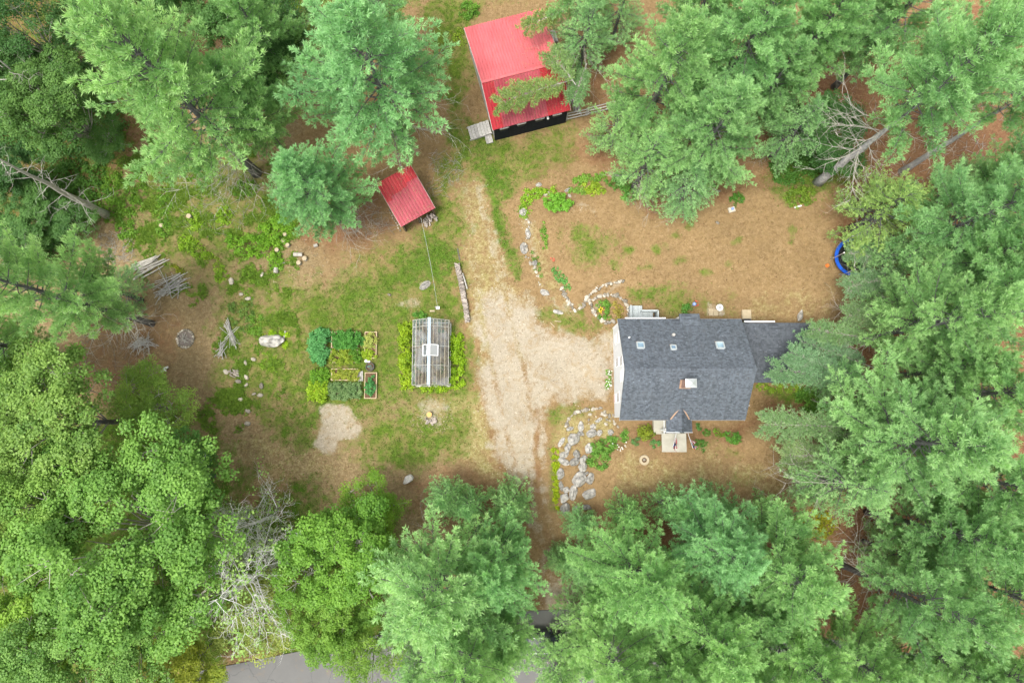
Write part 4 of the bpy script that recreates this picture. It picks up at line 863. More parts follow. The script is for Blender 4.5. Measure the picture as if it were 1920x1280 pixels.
for px, py, s, lab in ((448, 715, 12, 'grey round stone left in the rubble heap'), (462, 721, 9, 'grey round stone at the centre of the rubble heap'), (462, 708, 11, 'flat brown stone at the top of the rubble heap'),
                       (443, 700, 11, 'dark round stone at upper left of the rubble heap'), (461, 680, 10, 'dark stone next to the upper stick heap'), (424, 696, 12, 'brown stone at the far left of the rubble heap'),
                       (490, 724, 12, 'pair-like brown stone of the right rubble ring'), (476, 738, 9, 'pale stone at the bottom left of the right rubble ring'), (489, 741, 11, 'ring shaped tan stone of the right rubble'),
                       (452, 748, 10, 'white stone under the rubble heap'), (476, 674, 10, 'white stone with a dark notch in the green weeds'), (466, 770, 11, 'lone pale stone below the rubble heap'),
                       (464, 794, 12, 'dark two tone stone lowest in the left dirt lawn'), (434, 527, 14, 'white round stone at the left of the weed strip'), (452, 552, 9, 'small white stone in the weed strip'), (466, 560, 11, 'white stone split by a dark crack'),
                       (492, 515, 9, 'white stone at the lower end of the green thicket'), (730, 552, 8, 'small pale stone alone in the left lawn'), (1367, 393, 8, 'white stone beside the small paved square'), (1345, 418, 8, 'white pebble below the small paved square')):
    stone(px, py, s, lab, 'stones lying in the grass', 'stone')
# rows of small stones
def row(pts_, n, spx, label, group, jit=1.2):
    P_ = [Vector((a, b)) for a, b in pts_]; L = [0]
    for a, b in zip(P_, P_[1:]): L.append(L[-1] + (b - a).length)
    for k in range(n):
        t = L[-1] * (k + .5) / n; i = max(j for j in range(len(L) - 1) if L[j] <= t); q = P_[i].lerp(P_[i + 1], (t - L[i]) / (L[i + 1] - L[i]))
        stone(q.x + rnd.uniform(-jit, jit), q.y + rnd.uniform(-jit, jit), spx * 1.25 * rnd.uniform(.55, 1.5), label, group)
row([(1061, 800), (1065, 786), (1077, 774), (1098, 768), (1128, 765)], 24, 5, 'small pale stone of the arc edging the bank near the house corner', 'stones of the pale arc', .6)
row([(1135, 768), (1136, 778), (1150, 785), (1158, 800)], 9, 5, 'small pale stone scattered between arc and house wall', 'stones by the house corner', 2)
row([(1102, 562), (1108, 575), (1117, 590), (1135, 605), (1150, 602)], 20, 6, 'pale stone of the left ring around the oval flower bed', 'stones of the oval bed ring', 1.6)
row([(1110, 562), (1125, 556), (1150, 552), (1170, 562), (1180, 582), (1178, 598)], 24, 6.5, 'white stone of the right ring around the oval flower bed', 'stones of the oval bed ring, upper side', 1.6)
row([(1078, 582), (1095, 575), (1102, 555), (1118, 542), (1142, 532), (1170, 526)], 34, 5, 'pale stone of the low wall curving above the oval bed', 'stones of the curved low wall', 1.4)
row([(1076, 577), (1062, 560), (1050, 540)], 14, 6, 'cream stone tumbled at the corner of the low wall', 'stones at the wall corner', 3)
row([(984, 405), (992, 440), (985, 470), (1000, 505), (1012, 535)], 22, 5, 'pale stone of the left edging of the upper yard', 'stones of the left edging', 4)
row([(985, 370), (1010, 360), (1050, 368), (1070, 365)], 8, 6, 'pale stone among the green border plants', 'stones of the green border', 4)
row([(1296, 343), (1312, 348), (1332, 352), (1350, 360)], 16, 5, 'pale stone of the row under the pines at the upper yard edge', 'stones of the row under the pines', 1.2)
row([(1275, 338), (1290, 345)], 4, 7, 'white stone heaped at the start of the row under the pines', 'stones heaped under the pines', 2)
row([(1103, 783), (1150, 790)], 16, 4.5, 'cream pebble of the stony ground under the arc', 'pebbles under the arc', 12)
# fire pit
fp = thing('fire_pit', 'round fire pit ringed with pale stones, ash inside, in the left dirt', 'fire pit', G(348, 635))
for k in range(22):
    a = 2 * math.pi * k / 22; q = fp.location + Vector((.68 * math.cos(a), .74 * math.sin(a), .06)); place(stone_mesh(), 'stone', q - fp.location, rnd.uniform(0, 6), (.16, .13, .13), fp)
MB().disc(fp.location + Vector((0, 0, -.02)), .62, .05, 20).build('ash_bed', 'ash', fp)
for k in range(9):
    a = rnd.uniform(0, 3.1); q = fp.location + Vector((rnd.uniform(-.2, .2), rnd.uniform(-.2, .2), .08 + .02 * k)); d = Vector((math.cos(a), math.sin(a), .05)) * rnd.uniform(.25, .45); MB().tube([q - d, q + d], .025, 5).build('stick', 'dead_wood', fp)

# ------------------------------------------------------------------ greenhouse
def build_greenhouse():
    ez, rz = 1.7, 2.75
    xl = at(773.5, 660, ez).x; xr = at(841, 660, ez).x; yb = at(805, 600, ez).y; yf = at(808, 721.5, ez).y; xc = (xl + xr) / 2
    T = thing('greenhouse', 'white framed greenhouse with clear ribbed glazing and a pale ridge strip', 'greenhouse', Vector((xc, (yb + yf) / 2, 0)))
    gl = gz(xc, (yb + yf) / 2)
    def fr(a, b, w_=.07, h_=.07, nm_='glazing_bar', mt='cream_paint'): return MB().bar(a, b, w_, h_).build(nm_, mt, T)
    ys = [yb, yb + (yf - yb) * .11, yb + (yf - yb) * .41, yb + (yf - yb) * .705, yf]
    for i, y in enumerate(ys):
        for x in (xl, xr): fr((x, y, ez), (xc, y, rz), .036, .05, 'rafter')
        for x in (xl, xr): fr((x, y, gl - .1), (x, y, ez - .03), .05, .05, 'post')
    for x in (xl, xr): fr((x, yb - .03, ez), (x, yf + .03, ez), .04, .06, 'eave_plate'); fr((x, yb, gl + .08), (x, yf, gl + .08), .12, .16, 'sill')
    for y in (yb, yf): fr((xl, y, gl + .08), (xr, y, gl + .08), .12, .16, 'sill')
    MB().box((xc, (yb + yf) / 2, rz + .06), (.25, abs(yf - yb) + .12, .05)).build('ridge_strip', 'steel_blue', T)
    for s, xe in ((-1, xl), (1, xr)):
        for k in range(1, 5):                                         # tan wooden purlins under the glazing
            f = k / 5; x = xe + (xc - xe) * f; z = ez + (rz - ez) * f - .07; fr((x, yb, z), (x, yf, z), .045 if k != 1 else .06, .05, 'purlin', 'bed_board')
        for i in range(4):
            a, b = ys[i], ys[i + 1]
            MB().slab([(xe, a, ez + .035), (xe, b, ez + .035), (xc, b, rz + .035), (xc, a, rz + .035)], .012).build('roof_pane', 'greenhouse_glazing', T)
            MB().slab([(xe, a, gl + .2), (xe, b, gl + .2), (xe, b, ez), (xe, a, ez)], .012).build('wall_pane', 'greenhouse_glazing', T)
    for y in (yb, yf):
        m = MB(); m.add([(xl, y, gl + .2), (xr, y, gl + .2), (xr, y, ez), (xc, y, rz), (xl, y, ez)], [(0, 1, 2, 3, 4)]); m.build('gable_pane', 'greenhouse_glazing', T)
        fr((xc, y, gl), (xc, y, rz), .06, .06, 'post')
    # roof vents
    for px0, px1, lift, mt in ((807, 821, .18, 'vent_sheet'), (793, 801, .08, 'greenhouse_glazing')):
        y0, y1 = at(800, 646, 2.5).y, at(800, 666.5, 2.5).y
        x0, x1 = at(px0, 656, 2.5).x, at(px1, 656, 2.5).x
        z = lambda x: rz - abs(x - xc) / (xr - xc) * (rz - ez) + lift
        q = [(x0, y0, z(x0)), (x1, y0, z(x1)), (x1, y1, z(x1)), (x0, y1, z(x0))]
        v = MB().slab(q, .02).build('roof_vent', mt, T)
        for a, b in zip(q, q[1:] + q[:1]): MB().bar(a, b, .045, .045).build('vent_frame', 'white_paint', v)
    # floor, benches and plants inside
    MB().box((xc, (yb + yf) / 2, gl + .02), (xr - xl - .2, abs(yb - yf) - .2, .06)).build('floor', 'greenhouse_floor', T)
    for s in (-1, 1): MB().box((xc + s * (xr - xl) * .33, (yb + yf) / 2, gl + .75), (.7, abs(yb - yf) - .5, .05)).build('bench', 'greenhouse_floor', T)
    return T, xc, xl, xr, yb, yf, gl
simple('cream_paint', (0.48, 0.45, 0.39), 0.12, 4.0, 0.6, 0.2); simple('vent_sheet', (0.30, 0.31, 0.31), 0.1, 2.0, 0.5, 0.2); simple('steel_blue', (0.29, 0.36, 0.41), 0.06, 2.0, 0.4, 0.4); simple('greenhouse_floor', (0.25, 0.185, 0.13), 0.3, 3.0, 0.9, 0.1)
GH, gxc, gxl, gxr, gyb, gyf, ggl = build_greenhouse()

# ------------------------------------------------------------------ foliage generators (numpy)
def unit(a): return a / (np.linalg.norm(a, axis=-1, keepdims=True) + 1e-9)
def blades(P, D, size, K, rng, spread=1.0, width=.05, tone=None, up=.25):
    """K thin needle-bundle triangles from each point P along D"""
    n = len(P); base = np.repeat(P, K, 0); d = unit(np.repeat(D, K, 0) + rng.normal(size=(n * K, 3)) * spread * .6 + np.array([0, 0, up]))
    side = unit(np.cross(d, np.array([0, 0, 1.0]) + rng.normal(size=(n * K, 3)) * .55)); L = np.repeat(size, K)[:, None] * rng.uniform(.7, 1.25, (n * K, 1))
    wd = width * rng.uniform(.7, 1.3, (n * K, 1)); base = base + rng.normal(size=base.shape) * .03
    V = np.stack([base + d * L * .12 - side * wd * .6, base + d * L * .55 + side * wd * .75, base + d * L], 1).reshape(-1, 3)
    F = np.arange(n * K * 3).reshape(-1, 3)
    t = np.repeat(np.clip(np.repeat(tone, K) + rng.normal(size=n * K) * .10, 0, 1), 3)
    return V, F, t
def leafq(P, Nrm, L, W, rng, tone):
    """one folded leaf quad per point"""
    n = len(P); a = unit(np.cross(Nrm, rng.normal(size=(n, 3)))); b = unit(np.cross(Nrm, a)); L = L[:, None]; W = W[:, None]
    V = np.stack([P, P + a * L * .5 + b * W * .5 + Nrm * L * .06, P + a * L - Nrm * L * .08, P + a * L * .5 - b * W * .5 + Nrm * L * .06], 1).reshape(-1, 3)
    return V, np.arange(n * 4).reshape(-1, 4), np.repeat(np.clip(tone, 0, 1), 4)
def sticks(segs, rads, name, mat, n=4):
    """tapered prisms: segs (m,2,3), rads (m,2) -> one mesh"""
    A, B = segs[:, 0], segs[:, 1]; d = unit(B - A); x = unit(np.cross(d, np.array([.3, .2, 1.0]))); y = np.cross(d, x); vs_ = []
    for E, r in ((A, rads[:, :1]), (B, rads[:, 1:])):
        for k in range(n):
            a = 2 * math.pi * k / n; vs_.append(E + (x * math.cos(a) + y * math.sin(a)) * r)
    m_ = len(A); V = np.stack(vs_, 1).reshape(-1, 3); o = (np.arange(m_) * 2 * n)[:, None]
    F = np.concatenate([o + np.array([[k, (k + 1) % n, n + (k + 1) % n, n + k]]) for k in range(n)])
    return fast_mesh(name, V, F, mat)
def trunk_mesh(h, r, rng, name='trunk', mat='bark', lean=.25, top=.97):
    m = MB(); k = 9; ox, oy = rng.normal(size=2) * lean
    m.tube([(ox * (i / k) ** 2 + rng.normal() * .03, oy * (i / k) ** 2 + rng.normal() * .03, -.3 + (h * top + .3) * i / k) for i in range(k + 1)], [r * (1.25 if i == 0 else (1 - .92 * i / k)) for i in range(k + 1)], 9)
    return m.mesh(name, (0, 0, 0), [mat], True)
class Proto: pass
simple('pale_bark', (0.36, 0.35, 0.35), 0.3, 3.0, 0.9, 0.1, bs=0.5, vec='obj')
def make_pine(seed, h=20.0, R=5.4, zb=.32, gap=.72, dens=1.0, droop=0.0, tuft=.30, K=17, sparse=0.0, width=.038, up=.35, bark='bark', tr=.30):
    rng = np.random.default_rng(seed); p = Proto(); p.h, p.R = h, R
    TP, TD, TT, SG, SR = [], [], [], [], []
    z = zb * h; side_bias = rng.uniform(0, 6.28)
    while z < h * .985:
        t = (z - zb * h) / (h - zb * h)
        prof = R * ((1 - t) ** .80) * (0.72 + .28 * sstep(0, .22, t)) + .25
        nb = rng.integers(4, 7) if t < .85 else rng.integers(3, 6); a0 = rng.uniform(0, 6.28)
        for b in range(nb):
            if rng.random() < sparse: continue
            az = a0 + b * 6.283 / nb + rng.normal() * .22; L = prof * rng.uniform(.55, 1.12) * (1 + .12 * math.cos(az - side_bias))
            e = math.radians(-6 - 10 * droop + 58 * t ** 1.3 + rng.normal() * 7); cu = .22 * L * rng.uniform(.5, 1.3) * (1 - droop)
            ca, sa = math.cos(az), math.sin(az); bend = rng.normal() * .16
            def bp(s):
                s = np.asarray(s, float); hz = L * s * math.cos(e); lat = bend * L * s * s
                return np.stack([ca * hz - sa * lat, sa * hz + ca * lat, z + L * s * math.sin(e) + cu * s * s - droop * .12 * L * s * s], -1)
            ss = np.linspace(0, 1, 5); pts = bp(ss)
            for i in range(4): SG.append((pts[i], pts[i + 1])); SR.append((.012 * L * (1 - ss[i]) + .012, .012 * L * (1 - ss[i + 1]) + .010))
            bt = rng.normal() * .17 + .36                       # tone of this bough
            ns = max(4, int(L * 6.0 * dens))
            s0 = rng.uniform(.22, .38) if L > 1.2 else .1
            sv = np.linspace(s0, 1.0, ns) + rng.normal(size=ns) * .015
            for i, s in enumerate(sv):
                s = min(1, max(.1, s)); q = bp(s); sd = 1 if i % 2 else -1
                ln = L * (.10 + .22 * (1 - s) + .04 * rng.random()) * rng.uniform(.7, 1.25); ln = min(max(ln, .25), 1.15)
                aa = az + bend * s + sd * math.radians(rng.uniform(28, 62)) if s < .97 else az
                dv = np.array([math.cos(aa), math.sin(aa), math.tan(e) * .5 + rng.uniform(.02, .28) - .1 * droop]); dv /= np.linalg.norm(dv)
                nt_ = max(2, int(ln / .20)); tt = (np.arange(nt_) + .6) / nt_
                pp = q + dv * (ln * tt)[:, None] + np.array([0, 0, 1]) * (ln * .18 * tt ** 2)[:, None] + rng.normal(size=(nt_, 3)) * .05
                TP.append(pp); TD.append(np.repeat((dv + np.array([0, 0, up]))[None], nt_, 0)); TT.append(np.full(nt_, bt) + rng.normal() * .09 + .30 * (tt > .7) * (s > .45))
                if ln > .5 and rng.random() < .6: SG.append((q, pp[-1])); SR.append((.014, .006))
        z += gap * rng.uniform(.7, 1.3) * (1 - .35 * t)
    P = np.concatenate(TP); D = unit(np.concatenate(TD)); T = np.concatenate(TT)
    V, F, t = blades(P, D, np.full(len(P), tuft) * rng.uniform(.85, 1.2, len(P)), K, rng, 1.0, width, T, up)
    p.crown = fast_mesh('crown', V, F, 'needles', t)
    p.limbs = sticks(np.array(SG), np.array(SR), 'limb_framework', 'bark', 3)
    p.trunk = trunk_mesh(h, tr * R / 5, rng, mat=bark, top=.97 if bark == 'bark' else .70); p.dead = []
    for k in range(6):                                                # dead lower branches
        zz = h * rng.uniform(zb * .45, zb * 1.05); az = rng.uniform(0, 6.28); L = R * rng.uniform(.35, .75); sg, sr = [], []
        twig(sg, sr, np.array([0, 0, 0.0]), az, L, rng, .028, 2); p.dead.append((sticks(np.array(sg), np.array(sr), 'dead_branch', 'dead_wood', 4), zz))
    return p
def twig(sg, sr, p, az, L, rng, r, depth, el=-.05):
    n = 4; q = p
    for i in range(n):
        az += rng.normal() * .16; el += rng.normal() * .10; d = np.array([math.cos(az) * math.cos(el), math.sin(az) * math.cos(el), math.sin(el)]); q2 = q + d * L / n
        sg.append((q, q2)); sr.append((r * (1 - .8 * i / n), r * (1 - .8 * (i + 1) / n)))
        if depth > 0:
            for _ in range(2 if depth > 1 else 1):
                if rng.random() < .8: twig(sg, sr, q2, az + rng.choice((-1, 1)) * rng.uniform(.4, 1.0), L * rng.uniform(.25, .5), rng, r * .5, depth - 1, el + rng.normal() * .2)
        q = q2
def clumpcloud(C, RAD, n_per, rng, leaf, hemi=.15, tone=None, wid=.75, droop=.35):
    """leaf quads over lumpy domes: centres C, radii RAD"""
    m = len(C); k = (n_per if np.ndim(n_per) else np.full(m, n_per)).astype(int); idx = np.repeat(np.arange(m), k); n = len(idx)
    d = unit(rng.normal(size=(n, 3))); d[:, 2] = np.where(d[:, 2] < -hemi, -d[:, 2], d[:, 2])
    rr = RAD[idx] * (rng.uniform(.35, 1.0, n) ** .5) * (1 + .15 * rng.normal(size=n)); P = C[idx] + d * rr[:, None] * np.array([1, 1, .8])
    N = unit(d * .8 + np.array([0, 0, 1.0 - droop]) + rng.normal(size=(n, 3)) * .45)
    tn = (tone[idx] if tone is not None else .45) + rng.normal(size=n) * .14
    L = leaf * rng.uniform(.7, 1.3, n); return leafq(P, N, L, L * wid, rng, tn)
def make_leafy(seed, h=14.0, R=5.5, zb=.3, nl=26, clumps=170, per=110, leaf=.20, crad=.85, flat=1.0, lum=.13, open_=0.0, bark='bark', wid=.75):
    rng = np.random.default_rng(seed); p = Proto(); p.h, p.R = h, R; zc = h * (zb + 1) / 2; hz = h * (1 - zb) / 2
    # big lobes first, then clumps on them: an uneven outline with gaps
    lob = []
    for k in range(nl):
        d = unit(rng.normal(size=3)); d[2] = abs(d[2]) if rng.random() < .8 else d[2]; lob.append(d * rng.uniform(.42, .86))
    lob = np.array(lob); lr = rng.uniform(.16, .34, nl); lt = rng.normal(size=nl) * lum + .45
    li = rng.integers(0, nl, clumps); cd = unit(rng.normal(size=(clumps, 3))); cd[:, 2] = np.abs(cd[:, 2]) * .9 + .05
    C = (lob[li] + cd * lr[li][:, None]); C = C * np.array([R, R, hz * flat]) + np.array([0, 0, zc])
    rad = crad * rng.uniform(.55, 1.2, clumps); tone = lt[li] + rng.normal(size=clumps) * .15
    V, F, t = clumpcloud(C, rad, np.maximum(12, per * (rad / crad) ** 2 * (1 - open_)), rng, leaf, .3, tone, wid)
    p.crown = fast_mesh('crown', V, F, 'leaves', t)
    sg, sr = [], []
    for k in range(nl):
        a = np.array([0, 0, h * zb * rng.uniform(.7, 1.6)]); b = lob[k] * np.array([R, R, hz * flat]) + np.array([0, 0, zc]); mid = (a + b) / 2 + rng.normal(size=3) * .3 + np.array([0, 0, .5])
        sg += [(a, mid), (mid, b)]; sr += [(.06, .04), (.04, .02)]
        for j in np.where(li == k)[0][:5]: sg.append((b, C[j])); sr.append((.025, .01))
    p.limbs = sticks(np.array(sg), np.array(sr), 'limb_framework', 'dead_wood', 4); p.trunk = trunk_mesh(h * .8, .04 * R, rng, mat=bark); p.dead = []
    return p
def make_dead(seed, h=12.0, R=4.0, n=16, zb=.3, mat='birch_bark', up=.5, depth=2, r0=.05, leaves=0):
    rng = np.random.default_rng(seed); p = Proto(); p.h, p.R = h, R; p.crown = None; p.trunk = trunk_mesh(h, .035 * h * .5, rng, mat=mat); p.limbs = None; p.dead = []
    ends = []
    for k in range(n):
        f = (k + .5) / n; zz = h * (zb + (1 - zb) * f * .95); sg, sr = [], []; L = R * (1 - .6 * f) * rng.uniform(.7, 1.15)
        twig(sg, sr, np.array([0, 0, 0.0]), k * 2.4 + rng.normal() * .4, L, rng, r0 * (1 - .5 * f), depth, up * rng.uniform(.3, 1.2)); sg = np.array(sg)
        ends.append(sg[:, 1] + np.array([0, 0, zz])); p.dead.append((sticks(sg, np.array(sr), 'branch', mat, 4), zz))
    if leaves:
        E = np.concatenate(ends); C = E[rng.integers(0, len(E), leaves)] + rng.normal(size=(leaves, 3)) * .3
        V, F, t = clumpcloud(C, np.full(leaves, .4), 10, rng, .17, .5, rng.normal(size=leaves) * .12 + .45); p.crown = fast_mesh('crown', V, F, 'leaves', t)
    return p
PINES = [make_pine(1), make_pine(2, R=5.2, gap=.78), make_pine(3, R=5.6, zb=.28), make_pine(4, R=5.0, gap=.66), make_pine(5, h=19, R=5.3, zb=.36, gap=.74, sparse=.08), make_pine(6, h=23, R=5.4, zb=.54, gap=.7, bark='pale_bark', tr=.40)]
FEATH = [make_pine(21, h=16, R=4.6, zb=.2, gap=.75, dens=.9, droop=.5, tuft=.27, K=9, sparse=.22, width=.042, up=.15), make_pine(22, h=9, R=2.4, zb=.12, gap=.5, dens=1.0, droop=.2, tuft=.26, K=9, sparse=.1, width=.042)]
MAPLES = [make_leafy(31, 15, 5.8, .25, 40, 560, 130, .145, .50, lum=.16), make_leafy(32, 13, 5.0, .25, 34, 440, 130, .14, .48, lum=.16)]
BROAD = [make_leafy(41, 11, 4.0, .2, 28, 340, 120, .135, .44, lum=.16), make_leafy(42, 10, 3.6, .2, 20, 170, 120, .13, .55, open_=.25, lum=.16)]
SHRUB = [make_leafy(51, 2.0, 1.2, .0, 9, 60, 60, .13, .28, lum=.1), make_leafy(52, 2.2, 1.3, .0, 8, 45, 60, .15, .33, lum=.1)]
DEADS = [make_dead(61, 13, 5.0, 30, .30, leaves=170, r0=.04, up=.35, depth=3), make_dead(62, 15, 1.9, 34, .15, 'dead_wood', -.05, 1, .028), make_dead(63, 9, 3.2, 14, .35, 'dead_wood', .3, 2, .04)]

def tree(proto, name, px, py, rpx, h, color, label, group=None, zc=.62, rot=None, dead=True, cat='tree', base=None):
    """px,py: where the crown's middle shows; the stem stands upright below it"""
    p = at(px, py, zc * h) if base is None else G(*base); z0 = gz(p.x, p.y); rm = rpx * (H - zc * h) / FPX
    T = thing(name, label, cat, Vector((p.x, p.y, z0)), group); rz = rnd.uniform(0, 6.28) if rot is None else rot
    T.rotation_euler = (0, 0, rz); sx = rm / proto.R; sz = h / proto.h; T.scale = (sx, sx, sz)
    o = place(proto.trunk, 'trunk', (0, 0, 0), parent=T)
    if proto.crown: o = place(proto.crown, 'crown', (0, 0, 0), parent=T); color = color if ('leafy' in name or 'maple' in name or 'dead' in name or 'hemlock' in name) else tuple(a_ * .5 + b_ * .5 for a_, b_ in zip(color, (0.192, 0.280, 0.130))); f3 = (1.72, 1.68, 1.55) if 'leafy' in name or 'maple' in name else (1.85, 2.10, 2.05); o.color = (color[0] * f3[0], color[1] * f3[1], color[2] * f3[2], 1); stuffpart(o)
    if proto.limbs: stuffpart(place(proto.limbs, 'limb_framework', (0, 0, 0), parent=T))
    if dead:
        for me, zz in proto.dead: place(me, me.name.split('.')[0], (0, 0, zz), parent=T)
    return T
